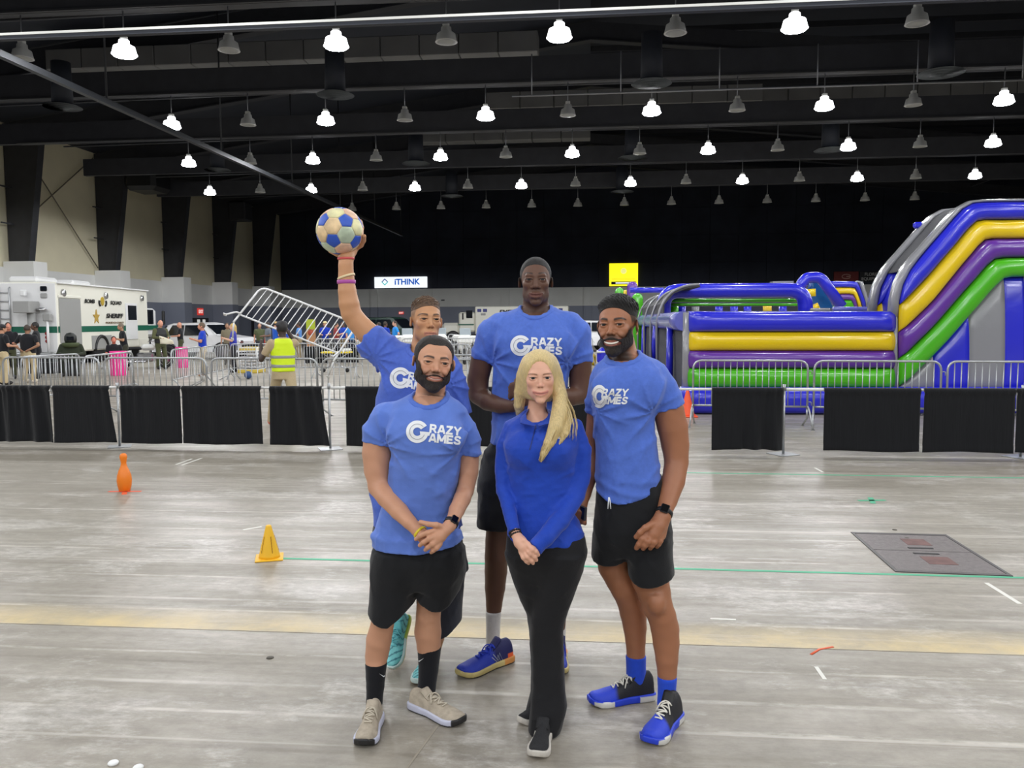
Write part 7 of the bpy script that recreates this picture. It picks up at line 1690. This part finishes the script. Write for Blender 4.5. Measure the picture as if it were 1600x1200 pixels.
MB().box((exx(728), .06, ez_(507)), (1.2, .05, .1)).build('cab_band', TGREEN, et); wheel(et, (exx(707), .15, .5), .5, .35, (0, 1, 0)); wheel(et, (exx(850), .15, .5), .5, .35, (0, 1, 0)); MB().box((EW*.45, 1.2, .55), (EW, 1.6, .35)).build('chassis', RUBBER, et)
# ---- motorcycles
MWH = mat('moto_white', rgb(226, 226, 222), .3)
def moto(pos, ang, label):
    t = empty('motorcycle', pos, label, 'motorcycle', 'police motorcycles', ang)
    for xx in (-.75, .75):
        w_ = MB().tube(arc((xx, 0, .32), .27, 0, 2*math.pi, 24, (1, 0, 0), (0, 0, 1))[:-1], .055, 8, closed=True).build('tyre', RUBBER, t); MB().lathe([(0, -.03), (.2, -.02), (.2, .02), (0, .03)], (xx, 0, .32), 16, axis=(0, 1, 0)).build('hub', CHROME, t)
    MB().tube([(.75, .1, .32), (.5, .1, .95)], .025, 6).tube([(.75, -.1, .32), (.5, -.1, .95)], .025, 6).build('fork', CHROME, t)
    MB().box((.05, 0, .42), (.6, .34, .36), bev=.06).build('engine', CHROME, t); MB().box((.16, 0, .80), (.52, .32, .24), bev=.09).build('tank', MWH, t); MB().box((-.36, 0, .76), (.6, .32, .12), bev=.05).build('seat', RUBBER, t)
    MB().box((.62, 0, .98), (.3, .6, .42), bev=.12).build('fairing', MWH, t); MB().box((.55, 0, 1.28), (.04, .46, .34), bev=.02).build('windshield', mat('clear_screen', rgb(170, 180, 186), .1), t)
    MB().tube(round_path([(.25, -.42, 1.02), (.45, -.2, 1.06), (.45, .2, 1.06), (.25, .42, 1.02)], .1, 4), .016, 6).build('handlebar', CHROME, t)
    for sg in (-1, 1): MB().box((-.78, sg*.3, .62), (.5, .2, .34), bev=.06).build('pannier', MWH, t); MB().tube([(.1, sg*.2, .25), (-.9, sg*.22, .27)], .045, 8).build('exhaust', CHROME, t)
    MB().box((-.95, 0, .98), (.35, .42, .3), bev=.06).build('top_case', MWH, t); return t
for k, (px, py, a, l) in enumerate(((578, 555, -.9, 'white police motorcycle just right of the raised elbow'), (632, 566, -1.1, 'white police motorcycle left of the head of the ball holder'), (700, 564, -1.9, 'white police motorcycle right of the head of the ball holder'), (731, 568, -1.6, 'white police motorcycle second from the tallest person'), (764, 563, -1.3, 'white police motorcycle nearest the sleeve of the tallest person'), (226, 575, .3, 'silver motorcycle behind the nearer pink drum and the croucher'))):
    moto(flr(px, py), a, l)
# ---- barrel table beside the truck: dark equipment cases
for k, (px, py, w_, d_, h_) in enumerate(((72, 583, 1.0, .6, .55),)):
    t = empty('equipment_case', flr(px, py), ['long black equipment case on the floor behind the truck', 'black equipment case beside the truck wheel', 'black equipment case behind the men in khaki'][k], 'case'); MB().box((0, 0, h_/2), (w_, d_, h_), bev=.03).build('shell', RUBBER, t); MB().box((0, 0, h_*.72), (w_+.01, d_+.01, .03)).build('lid_seam', mat('case_trim', rgb(84, 84, 84), .5, .4), t)
# ================================================================ people in the background
def mini(pos, h, face, label, shirt, pants, skin=(190, 140, 112), hair=(50, 38, 30), arms='down', wide=1.0, bald=False, cap=None, longhair=False, vest=None, shorts=False, sit=False, step=0.0, shoec=(40, 38, 38), lean=0.0, patch=None, heavy=1.0):
    s = h/1.75; t = empty('person', pos, label, 'person', rz=face); hs = .016
    zo = -.42 if sit else 0.0
    def P(x, y, z): return np.array([x*wide, y-lean*max(0, z-.9), z+zo if z > .5 else z])*s
    AR = {'down': (((.235, .02, 1.15), (.25, -.06, .90)),)*2, 'front': (((.25, -.02, 1.14), (.12, -.28, 1.12)),)*2, 'phone': (((.24, -.04, 1.14), (.08, -.30, 1.22)),)*2, 'hips': (((.36, .06, 1.16), (.20, -.02, 1.0)),)*2, 'back': (((.30, .08, 1.14), (.10, .17, 1.0)),)*2,
          'carry': (((.27, -.16, 1.36), (.14, -.30, 1.62)), ((.34, -.04, 1.13), (.31, -.16, 1.36))), 'point': (((.24, .02, 1.15), (.25, -.06, .9)), ((.28, -.10, 1.18), (.42, -.34, 1.20)))}[arms]
    lo, hi = (np.array([-.62*wide, -.58, -.02])*s, np.array([.62*wide, .52, 1.86])*s)
    fb = Field(lo, hi, hs); fb.add(ell(P(0, -.015, 1.635), np.array([.076, .098, .118])*s)); fb.add(ell(P(0, -.05, 1.575), np.array([.058, .062, .06])*s), .03); fb.add(rc(P(0, .01, 1.58), P(0, .02, 1.42), .055*s, .06*s), .02); fb.add(ell(P(0, -.115, 1.61), np.array([.016, .022, .028])*s), .01)
    for sg in (-1, 1): fb.add(ell(P(sg*.08, .0, 1.62), np.array([.014, .03, .035])*s), .01)
    for sg, (el, ha) in zip((-1, 1), AR):
        e_, h_ = P(sg*el[0], el[1], el[2]), P(sg*ha[0], ha[1], ha[2]); fb.adds([rc(P(sg*.185, .01, 1.40), e_, .052*s, .043*s), rc(e_, h_, .042*s, .030*s)], .015)
        d = (h_-e_)/np.linalg.norm(h_-e_); fb.adds([rc(h_, h_+d*.09*s, .036*s, .030*s, (np.array([1., 0, 0]), .7))], .01); fb.add(rc(h_+d*.02*s, h_+d*.06*s+np.array([-sg*.035*s, -.02*s, 0]), .015*s, .012*s), .008)
    kn = [P(sg*.105, -.02-(.02 if sg > 0 else 0)+ (step*sg*-.12), .50) for sg in (-1, 1)]
    hip = [P(sg*.09, .02, .92) for sg in (-1, 1)]; an = [P(sg*.11, .03+(step*sg*-.26), .09) for sg in (-1, 1)]
    if sit: kn = [P(sg*.16, -.40, .50)+np.array([0, 0, -.02])*s for sg in (-1, 1)]; an = [P(sg*.15, -.36, .09) for sg in (-1, 1)]
    for a, b, c_ in zip(hip, kn, an): fb.adds([rc(a, b, .075*s, .052*s), rc(b, c_, .052*s, .036*s)], .02)
    fb.add(rc(P(0, .02, 1.35), P(0, .02, .98), .09*s, .09*s), .02)
    m_sk = mat('bg_skin_%d_%d_%d' % skin, rgb(*skin), .5); o = link('body', fb.mesh('bg_body', 1), t, m_sk)
    # shirt
    fs_ = Field(lo, hi, hs); hv = heavy
    fs_.add(loft([(P(0, 0, .90)[2], 0, P(0, .015, .90)[1], .168*wide*s*hv, .125*s*hv), (P(0, 0, 1.05)[2], 0, P(0, .0, 1.05)[1], .165*wide*s*hv, .128*s*hv), (P(0, 0, 1.25)[2], 0, P(0, .0, 1.25)[1], .19*wide*s, .128*s), (P(0, 0, 1.38)[2], 0, P(0, .01, 1.38)[1], .20*wide*s, .11*s), (P(0, 0, 1.46)[2], 0, P(0, .02, 1.46)[1], .11*wide*s, .08*s), (P(0, 0, 1.49)[2], 0, P(0, .02, 1.49)[1], .07*s, .06*s)]))
    long_ = shirt[1] if isinstance(shirt, tuple) and isinstance(shirt[1], str) else 'short'; sc_ = shirt[0] if isinstance(shirt[0], tuple) else shirt
    for sg, (el, ha) in zip((-1, 1), AR):
        e_ = P(sg*el[0], el[1], el[2]); sh_ = P(sg*.185, .01, 1.40); fs_.add(rc(sh_, sh_+(e_-sh_)*(1 if long_ == 'long' else .62), .066*s, .060*s), .03)
        if long_ == 'long': h_ = P(sg*ha[0], ha[1], ha[2]); fs_.add(rc(e_, h_, .055*s, .042*s), .02)
    fs_.displace(folds(int(abs(pos[0]*7))+3, .006, (1, 1, .8), 24), .03)
    link('shirt', fs_.mesh('bg_shirt', 1), t, cloth('bg_cloth_%d_%d_%d' % sc_, rgb(*sc_)))
    fp = Field(lo, hi, hs)
    fp.add(loft([(P(0, 0, .80)[2], 0, P(0, .02, .80)[1], .165*wide*s*hv, .125*s*hv), (P(0, 0, .97)[2], 0, P(0, .02, .97)[1], .158*wide*s*hv, .12*s*hv)]))
    for a, b, c_ in zip(hip, kn, an):
        fp.add(rc(a, b, .098*s, .074*s), .02)
        if not shorts: fp.add(rc(b, c_, .074*s, .062*s), .02)
    fp.displace(folds(int(abs(pos[1]*5))+9, .006, (1, 1, .8), 24), .03)
    link('trousers', fp.mesh('bg_trousers', 1), t, cloth('bg_cloth_%d_%d_%d' % pants, rgb(*pants)))
    fx = Field(lo, hi, hs*.8)
    for c_ in an: fx.add(capped(ell(c_+np.array([0, -.06, -.03])*s, np.array([.048, .135, .065])*s), (0, 0, 0), (0, 0, -1)), .0)
    link('shoes', fx.mesh('bg_shoes', 1), t, mat('bg_shoe_%d_%d_%d' % shoec, rgb(*shoec), .6))
    hc = mat('bg_hair_%d_%d_%d' % hair, rgb(*hair), .6)
    if not bald:
        fh = Field(P(0, 0, 1.635)-.24*s, P(0, 0, 1.635)+.2*s, hs*.7); fh.add(ell(P(0, .005, 1.652), np.array([.086, .105, .115])*s)); fh.add(ell(P(0, -.12, 1.60), np.array([.09, .085, .085])*s), .01, sub=True)
        if longhair: fh.add(rc(P(0, .06, 1.62), P(0, .08, 1.42), .075*s, .05*s), .03)
        else: fh.cut(lambda X, Y, Z: (P(0, 0, 1.585)[2]-Z)+0*X)
        link('hair', fh.mesh('bg_hair', 1), t, hc)
    if cap is not None:
        cm = mat('bg_cap_%d_%d_%d' % cap, rgb(*cap), .7); mb = MB().lathe([(.10*s, 0), (.098*s, .04*s), (.07*s, .085*s), (0, .10*s)], P(0, -.005, 1.665), 20); vs = []
        mb.lathe([(0, -.004), (.075*s, -.004), (.075*s, .006), (0, .006)], P(0, -.10, 1.67), 16); mb.build('cap', cm, t)
    if vest is not None:
        fv = Field(lo, hi, hs*.8); zt = P(0, 0, 1.47)[2]
        fv.add(loft([(P(0, 0, .93)[2], 0, P(0, .015, .93)[1], .185*wide*s, .142*s), (P(0, 0, 1.25)[2], 0, 0, .198*wide*s, .145*s), (P(0, 0, 1.40)[2], 0, .01*s, .17*wide*s, .13*s), (zt, 0, .02*s, .12*wide*s, .105*s)])); fv.add(rc(P(0, .01, 1.5), P(0, .0, 1.36), .075*s, .06*s), .01, sub=True)
        fv.displace(folds(77, .006, (1, 1, .8), 24), .03)
        v_ = link('vest', fv.mesh('bg_vest', 1), t, mat('vest_%d_%d_%d' % vest, rgb(*vest), .6, emit=None))
        if vest[1] > 200:
            for z_ in (1.02, 1.17):
                fr_ = Field(lo, hi, hs*.8); fr_.D = np.maximum(fv.D-.006, np.abs(fr_.grid()[2]-P(0, 0, z_)[2]-.02*fr_.grid()[0])-.026*s).astype(f32); k_ = link('reflective_band', fr_.mesh('bg_band', 0), t, mat('reflective_grey', rgb(150, 152, 148), .4)); k_.parent = v_
    return t
BKP = (24, 25, 30); KH = (192, 174, 138); OLV = (70, 72, 50); BLUT = (28, 62, 182)
PI = math.pi
mini(flr(8, 601), 1.72, PI-.5, 'person in black polo, khaki trousers and cap, seen from behind at the photo edge', BKP, KH, arms='front', wide=1.15, cap=(30, 30, 34))
mini(flr(17, 592), 1.78, .7, 'person in black polo and olive trousers facing right behind the capped person at the edge', BKP, OLV, (196, 128, 104), arms='front')
mini(flr(47, 598), 1.70, PI, 'person in black polo and khaki trousers, back turned, hands clasped behind', BKP, KH, (150, 110, 84), (60, 48, 40), arms='back', wide=1.3, heavy=1.08, shoec=(196, 186, 170))
mini(flr(59, 592), 1.78, -1.0, 'person all in black half hidden behind the one with hands clasped behind', BKP, BKP, (92, 64, 50), (26, 22, 20))
bs = mini(flr(113, 587), 1.78, .5, 'technician seated in a bulky dark green bomb suit beside the truck', ((50, 56, 42), 'long'), (40, 44, 36), (70, 60, 50), arms='front', wide=1.5, heavy=1.3, sit=True, bald=True)
MB().lathe([(0, .0), (.17, .0), (.19, .10), (.18, .22), (.12, .31), (0, .34)], (0, -.02, 1.10), 20).build('helmet', mat('bomb_helmet', rgb(30, 33, 30), .5), bs); MB().box((0, -.19, 1.24), (.22, .04, .14), bev=.02).build('visor', DGLASS, bs); MB().lathe([(.14, 1.0), (.24, 1.02), (.27, 1.12), (.25, 1.16)], (0, 0, -.06), 20).build('suit_collar', mat('bomb_suit', rgb(70, 80, 50), .8), bs); MB().box((0, .05, .22), (.5, .5, .44), bev=.03).build('stool', RUBBER, bs)
mini(flr(196, 580), 1.72, -.9, 'person in black shirt standing and looking down at a phone beside the truck wheel', BKP, (58, 58, 48), (176, 132, 104), (110, 96, 80), arms='phone', lean=.12)
mini(flr(180, 585), 1.70, .6, 'person in black crouching beside the truck wheel', BKP, BKP, (198, 118, 96), (44, 32, 26), arms='front', sit=True)
mini(flr(253, 577), 1.84, 1.0, 'person in olive uniform and black vest facing right, holding up a pale cloth', ((86, 88, 58), 'long'), (74, 78, 52), (210, 150, 124), bald=True, arms='front', vest=(26, 28, 28), wide=1.12)
mini(flr(283, 564), 1.76, -1.2, 'person in black shirt and olive trousers facing the one with the pale cloth', BKP, OLV, (206, 146, 120), bald=True, arms='front')
mini(flr(318, 588), 1.74, -1.15, 'person in blue tee and khaki trousers holding a phone', BLUT, KH, (196, 136, 108), (96, 78, 60), arms='phone', wide=1.12, shoec=(170, 130, 100))
mini(flr(366, 582), 1.70, -1.2, 'person in blue top and dark trousers reading a phone beside the white rack', (54, 60, 170), (38, 38, 44), (214, 166, 140), (196, 164, 96), arms='phone', longhair=True)
mini(flr(357, 570), 1.72, .3, 'person in tan top half hidden behind the phone reader in the blue top', (120, 112, 92), (70, 62, 52), (160, 120, 96))
vm = mini(flr(445, 668)*[1, 1, 0], 1.76, PI+.6, 'person in high-visibility yellow vest walking off with a steel barrier', (176, 156, 126), (182, 164, 130), (62, 46, 40), (34, 30, 30), arms='carry', vest=(214, 240, 20), step=2.0, shoec=(206, 110, 80), cap=(52, 52, 56))
CR = [(407, 562, (84, 90, 62), 'olive', None), (420, 563, (112, 120, 130), 'grey', None), (432, 564, (36, 92, 196), 'blue', (196, 160, 110)), (447, 560, (30, 74, 178), 'blue', (206, 176, 130)), (468, 562, (90, 140, 206), 'light blue', None), (509, 560, (24, 56, 170), 'royal blue', (214, 200, 150)), (526, 561, (150, 60, 60), 'red', None), (537, 560, (30, 72, 190), 'royal blue', None), (549, 562, (60, 140, 214), 'sky blue', None), (593, 560, (120, 112, 92), 'tan', None), (603, 561, (26, 62, 178), 'royal blue', None), (618, 561, (40, 140, 220), 'sky blue', None)]
WH = ['next to the red chair', 'behind the red chair', 'with a tan hat, left of the vest wearer', 'with a straw hat, behind the vest wearer', 'left of the lime poster', 'with a pale cap, right of the lime poster', 'between the two royal blue tees', 'under the carried barrier corner', 'beside the raised elbow', 'at the green van tailgate', 'bending at the green van', 'standing by the green van door']
for k, (px, py, c_, nm, cp) in enumerate(CR): mini(flr(px, py), 1.70+.03*(k % 3), [.4, -.8, 2.4, 1.2, -1.5, .2, 2.0, -.6, 1.0, -2.0, 2.6, -1.0][k], f'distant person in {nm} top {WH[k]}', c_, [(60, 62, 70), (150, 134, 104), (44, 46, 60)][k % 3], [(196, 146, 120), (120, 84, 66), (206, 156, 130)][k % 3], cap=cp, arms=['down', 'front', 'phone', 'hips'][k % 4])

c = at(262, 533, float(flr(253, 577)[1])-.30); sh = empty('cloth_sheet', c, 'pale folded cloth held up by the person in olive uniform beside the truck', 'cloth')
mb = MB(); vs = []; fs = []; n = 8
for side in (0, 1):
    for i in range(n+1):
        for j in range(5): u = i/n; v = j/4; vs.append((-.30+.55*u, -.05+.05*math.sin(5*u+2*v)+side*.02, .20-.18*u-.30*v*(1-.55*u)))
m5 = 5; N5 = (n+1)*5
for i in range(n):
    for j in range(4): q = (i*5+j, i*5+j+1, (i+1)*5+j+1, (i+1)*5+j); fs += [q, tuple(N5+k for k in q[::-1])]
ring = [j for j in range(5)]+[i*5+4 for i in range(1, n+1)]+[n*5+j for j in (3, 2, 1, 0)]+[i*5 for i in range(n-1, 0, -1)]
for a, b in zip(ring, ring[1:]+ring[:1]): fs.append((a, b, N5+b, N5+a))
mb.add(vs, fs, True).build('cloth', mat('pale_cloth', rgb(226, 220, 196), .8), sh)
# ================================================================ inflatable obstacle course
YF = 15.5
def vinyl(n, c): return mat(n, c, .26, coat=.4, bump=.42, bscale=6.5, spec=.5)
VB, VY, VP, VG, VGR, VT = vinyl('vinyl_blue', rgb(36, 40, 196)), vinyl('vinyl_yellow', rgb(224, 190, 4)), vinyl('vinyl_purple', rgb(92, 44, 146)), vinyl('vinyl_green', rgb(70, 172, 18)), vinyl('vinyl_grey', rgb(134, 134, 138)), vinyl('vinyl_blue_grey', rgb(92, 96, 176))
MESHM = mat('mesh_screen_grey', rgb(58, 58, 62), .8, noise=.2, nscale=120)
inf = empty('inflatable_obstacle_course', at(1080, 645, YF)*[1, 1, 0], 'large blue, yellow, purple and green inflatable obstacle course with tall slide', 'inflatable')
def q4(X, Y): return (1000+X/3.81, 420+Y/3.81)
def q5(X, Y): return (1340+X/3.75, 300+Y/3.75)
def band(name, U, Lw, Y, bulge, m, thick=.12, pinch=True, seg=.14, wr=.012):
    """inflated strip between an upper and a lower outline on a wall at depth Y, swelling towards the camera"""
    A = np.array([at(a, b, Y) for a, b in U]); B = np.array([at(a, b, Y) for a, b in Lw])
    a2, b2 = [], []
    for i in range(len(A)-1):
        n = max(1, int(max(np.linalg.norm(A[i+1]-A[i]), np.linalg.norm(B[i+1]-B[i]))/seg))
        for k in range(n): a2.append(A[i]*(1-k/n)+A[i+1]*k/n); b2.append(B[i]*(1-k/n)+B[i+1]*k/n)
    a2.append(A[-1]); b2.append(B[-1]); a2, b2 = np.array(a2), np.array(b2)
    N = len(a2)
    if N > 8:       # soften the bends
        for arr in (a2, b2): arr[1:-1] = (arr[:-2]+4*arr[1:-1]+arr[2:])/6
    mid, hf = (a2+b2)/2, (a2-b2)/2; m_ = 22; vs = []; fs = []; g = np.random.default_rng(len(name)+N)
    ph = g.uniform(0, 6, 3); s_ = np.linspace(0, 1, N)*N*seg
    for i in range(N):
        e = min(i, N-1-i)*seg; pz = min(1, .35+.65*math.sqrt(min(1, e/.22))) if pinch else 1.0
        for k in range(m_):
            a = 2*math.pi*k/m_; ca, sa = math.cos(a), math.sin(a); c_ = math.copysign(abs(ca)**.8, ca)
            dy = -bulge*pz*abs(sa)**.75 if sa > 0 else thick*abs(sa)
            w_ = wr*math.sin(s_[i]*9+ph[0]+2*math.sin(3*s_[i]))*max(0, sa)*(abs(ca)**1.5)
            vs.append(mid[i]+hf[i]*c_*1.0+np.array([0, dy+w_, 0]))
    for i in range(N-1):
        for k in range(m_): fs.append((i*m_+k, i*m_+(k+1) % m_, (i+1)*m_+(k+1) % m_, (i+1)*m_+k))
    fs += [tuple(range(m_)), tuple((N-1)*m_+k for k in range(m_))[::-1]]
    o = MB().add(vs, fs, True).build(name, m, None); keep(o, inf); return o
def hb(name, x0, x1, y0, y1, m, Y=YF, bulge=.16, **k): return band(name, [(x0, y0), (x1, y0)], [(x0, y1), (x1, y1)], Y, bulge, m, **k)
def itube(name, pts, r, m, n=14, sm_=True):
    o = MB().tube(pts, r, n).build(name, m, None); keep(o, inf); return o
def slabi(name, P, m, d=(0, .1, 0)):
    n = len(P); P = [np.array(p) for p in P]; vs = P+[p+np.array(d) for p in P]; o = MB().add(vs, [tuple(range(n)), tuple(range(n, 2*n))[::-1]]+[(i, (i+1) % n, n+(i+1) % n, n+i) for i in range(n)]).build(name, m, None); keep(o, inf); return o
# low front wall
hb('wall_band', 1076, 1398, 486.5, 518.5, VB, bulge=.20); hb('wall_band', 1076, 1398, 518.5, 548, VY); hb('wall_band', 1075, 1398, 548, 575.5, VP); hb('wall_band', 1074, 1398, 575.5, 606, VG)
hb('base_tube', 1062, 1720, 604, 646, VB, YF-.05, .26)
slabi('wall_back', [at(1076, 488, YF+.12), at(1398, 488, YF+.12), at(1398, 640, YF+.12), at(1076, 640, YF+.12)], VGR, (0, .5, 0))
slabi('wall_cap', [at(1072, 486, YF+.0), at(1398, 486, YF+.0), at(1398, 489.5, YF+.0), at(1072, 489.5, YF+.0)], VGR, (0, .7, 0))
itube('corner_post', [at(1071, 640, YF+.02), at(1072.5, 560, YF+.02), at(1073, 488, YF+.02)], .075, VGR); itube('corner_post', [at(1399, 606, YF-.02), at(1399, 487, YF-.02)], .04, VGR)
# tall slide side
def z5(P): return [q5(*p) for p in P]
G_o = z5([(186, 740), (190, 630), (214, 520), (270, 425), (352, 338), (572, 90), (645, 46), (975, 40), (1400, 36)]); G_i = z5([(236, 740), (238, 640), (256, 545), (304, 455), (392, 345), (606, 98), (664, 64), (975, 60), (1400, 56)])
B_l = z5([(236, 760), (238, 660), (262, 640), (300, 602), (402, 498), (640, 215), (682, 167), (975, 165), (1400, 163)])
Y_l = z5([(234, 830), (236, 822), (270, 796), (325, 748), (432, 640), (690, 325), (737, 276), (975, 275), (1400, 274)])
P_l = z5([(234, 985), (236, 978), (275, 948), (345, 880), (462, 760), (742, 440), (792, 388), (975, 386), (1400, 385)])
GR_l = z5([(234, 1150), (240, 1140), (290, 1105), (400, 995), (522, 870), (790, 562), (850, 500), (975, 497), (1400, 495)])
band('slide_edge', G_o, G_i, YF-.02, .10, VGR, .25, seg=.2); band('slide_band', G_i[1:], B_l[1:], YF-.02, .20, VB, wr=.03); band('slide_band', B_l[1:], Y_l[1:], YF-.02, .17, VY, wr=.025); band('slide_band', Y_l[1:], P_l[1:], YF-.02, .17, VP, wr=.025); band('slide_band', P_l[1:], GR_l[1:], YF-.02, .17, VG, wr=.025)
# striped panel below the slope
def topz(X): return float(np.interp(X, [234, 290, 400, 522, 790, 850, 1400], [1135, 1095, 985, 860, 552, 492, 488]))
for k, (a, b) in enumerate(((236, 432), (432, 640), (640, 848), (848, 965), (965, 1170), (1170, 1400))):
    xs = np.linspace(a, b, 8); U = z5([(x, topz(x)) for x in xs]); Lw = z5([(x, 1165) for x in xs])
    band('slide_panel', U, Lw, YF+.06, .10, VGR if k % 2 == 0 else VB, .05, pinch=False, wr=0)
slabi('slide_core', [at(*q5(*p), YF+.15) for p in ((240, 1150), (240, 640), (305, 460), (606, 110), (664, 75), (1400, 70), (1400, 1150))], VB, (0, .9, 0))
# far side of the slide lane with its net
DY = 1.12
def sh5(P): return P
def far(name, U, Lw, m, bulge=.1):
    A = [at(a, b, YF-.02)+np.array([0, DY, 0]) for a, b in U]
    o = band(name, U, Lw, YF-.02, bulge, m, .25, seg=.2); o.location.y += DY; return o
far('far_edge', G_o, G_i, VGR); far('far_band', G_i[1:], B_l[1:], VB, .2); far('far_band', B_l[1:], Y_l[1:], VY, .17)
net = [at(a, b, YF-.02) for a, b in z5([(300, 452), (352, 375), (590, 108), (655, 66), (975, 60)])]
for a, b in zip(net[:-1], net[1:]): slabi('net', [a, b, b+np.array([0, DY, 0]), a+np.array([0, DY, 0])], MESHM, (0, 0, -.02))
c = at(*q5(352, 195), YF+DY); o = MB().box(c, (.16, .1, .12), bev=.03).build('handhold', VB, None); keep(o, inf)
# left long side, running back
XS = float(at(1069, 560, YF)[0]); Yb = 31.0
itube('side_tube', [(XS, y, 1.72) for y in np.linspace(YF, Yb, 14)], .185, VT); itube('side_base', [(XS-.25, y, .24) for y in np.linspace(YF, Yb, 10)], .27, VB)
slabi('side_screen', [(XS+.02, YF+.1, .4), (XS+.02, Yb, .4), (XS+.02, Yb, 1.62), (XS+.02, YF+.1, 1.62)], MESHM, (.05, 0, 0))
for y, dy in ((17.6, -.7), (21.4, 1.0), (26, -.6)): itube('side_brace', [(XS-.06, y, 1.62), (XS-.10, y+dy*.4, .45)], .075, VB)
for y in (19.6, 21.6, 24.2, 27.4):
    P = [(XS-.16, y, .3), (XS-.19, y, 1.72), (XS-.06, y, 2.15), (XS+.16, y, 2.42), (XS+.50, y, 2.55), (XS+.8, y, 2.57)]; itube('strap', round_path(P, .2, 4), .030, VGR, 8)
for y0, y1 in ((19.6, 21.6), (21.6, 24.2), (24.2, 27.4)):
    P = [(XS-.04, 1.85), (XS-.04, 2.13), (XS+.18, 2.39), (XS+.50, 2.52), (XS+.8, 2.54)]
    for a, b in zip(P[:-1], P[1:]): slabi('dome_screen', [(a[0], y0, a[1]), (b[0], y0, b[1]), (b[0], y1, b[1]), (a[0], y1, a[1])], MESHM, (.03, 0, -.03))
# big blue arch over the middle lane
YA = 21.8
def arch(name, pts, rpx, m, Y, rad=.3):
    P = round_path([at(*q4(*p), Y) for p in pts], rad, 7); return itube(name, P, rpx/3.81*Y/F, m, 16)
arch('arch_tube', [(140, 330), (140, 132), (985, 126), (985, 330)], 42, VB, YA, .8)
hbY = lambda nm, x0, x1, y0, y1, m, Y, b=.1: band(nm, [q4(x0, y0), q4(x1, y0)], [q4(x0, y1), q4(x1, y1)], Y, b, m)
hbY('arch_lining', 185, 935, 178, 200, VG, YA+.4); hbY('arch_lining', 185, 935, 206, 222, VG, YA+1.0, .05)
slabi('arch_back', [at(*q4(150, 170), YA+2.6), at(*q4(980, 170), YA+2.6), at(*q4(980, 290), YA+2.6), at(*q4(150, 290), YA+2.6)], mat('lane_dark', rgb(30, 32, 46), .7), (0, .1, 0))
for x in (250, 330, 470, 560, 640, 850): itube('lane_post', [at(*q4(x, 300), YA+2.0), at(*q4(x, 225), YA+2.0)], .11, VB if x != 330 else VGR)
itube('lane_bumper', [at(*q4(760, 290), YA+1.8), at(*q4(757, 215), YA+1.8)], .12, VY); itube('lane_bumper', [at(*q4(205, 290), YA+1.6), at(*q4(203, 225), YA+1.6)], .12, VG)
arch('rear_tube', [(-60, 128), (140, 128)], 16, VB, 29); slabi('arch_cap', [at(*q4(790, 74), YA+3), at(*q4(915, 72), YA+3), at(*q4(915, 92), YA+3), at(*q4(790, 92), YA+3)], VGR, (0, .4, 0))
hbY('lane_top', 1020, 1130, 234, 256, VGR, 19); hbY('lane_top', 1150, 1500, 226, 256, VT, 18.4)
# a-frame
YC = 24.5
arch('frame_tube', [(935, 140), (985, 52), (1075, 50), (1200, 226)], 32, VB, YC, .16); arch('frame_tube', [(1000, 200), (1030, 70), (1070, 66), (1130, 230)], 20, vinyl('vinyl_deep_blue', rgb(20, 70, 150)), YC+.9, .3)
slabi('frame_lining', [at(*q4(*p), YC+.5) for p in ((1015, 235), (1040, 78), (1075, 76), (1150, 235))], vinyl('vinyl_teal', rgb(30, 92, 150)), (0, .4, 0)); itube('frame_pad', [at(*q4(1020, 120), YC-.1), at(*q4(1022, 165), YC-.1)], .12, VY); itube('frame_pad', [at(*q4(1030, 215), YC-.1), at(*q4(1045, 245), YC-.1)], .14, VY)
# small far slide wall
YD = 27
band('far_slide_band', [q4(1125, 74), q4(1292, 75), q4(1350, 225)], [q4(1125, 112), q4(1278, 112), q4(1322, 228)], YD, .15, VB); band('far_slide_edge', [q4(1290, 70), q4(1325, 76), q4(1368, 228)], [q4(1284, 80), q4(1300, 84), q4(1346, 228)], YD-.05, .12, VGR)
band('far_slide_band', [q4(1125, 112), q4(1278, 112), q4(1322, 228)], [q4(1125, 152), q4(1268, 150), q4(1298, 230)], YD, .13, VY); band('far_slide_band', [q4(1125, 152), q4(1268, 150), q4(1298, 230)], [q4(1125, 188), q4(1255, 186), q4(1272, 232)], YD, .13, VP); band('far_slide_band', [q4(1125, 188), q4(1255, 186), q4(1280, 232)], [q4(1125, 232), q4(1235, 232), q4(1262, 234)], YD, .13, VG)
# pop-up posts at the entrance and the step
for (px, yt, yb, r_, Y, m) in ((988, 440, 500, 8.3, 30.5, VP), (968, 449.5, 520, 7, 31.5, VG), (996, 458, 590, 8.6, 28.5, VG), (977, 453, 500, 3, 31, VY)):
    a, b = at(px, yt+r_, Y), at(px, yb, Y); R = r_*Y/F; P = [(0, b[2])]; o = MB().lathe([(R*.9, 0.15 if b[2] > .3 else .0), (R, .3)]+[(R*math.cos(t_), a[2]+R*math.sin(t_)) for t_ in np.linspace(0, math.pi/2, 7)], (a[0], Y, 0), 18).build('pop_up_post', m, None); keep(o, inf)
p = flr(944, 571); o = MB().box((p[0], p[1]+.4, .34), (.55, 1.2, .68), bev=.16).build('entry_step', VB, None); keep(o, inf); o = MB().box((p[0], p[1]+.4, .52), (.58, 1.22, .08), bev=.03).build('entry_stripe', mat('step_white', rgb(214, 214, 222), .4), None); keep(o, inf); o = MB().box((p[0]-.42, p[1]+.3, .22), (.2, .5, .44), bev=.08).build('entry_pad', VY, None); keep(o, inf)
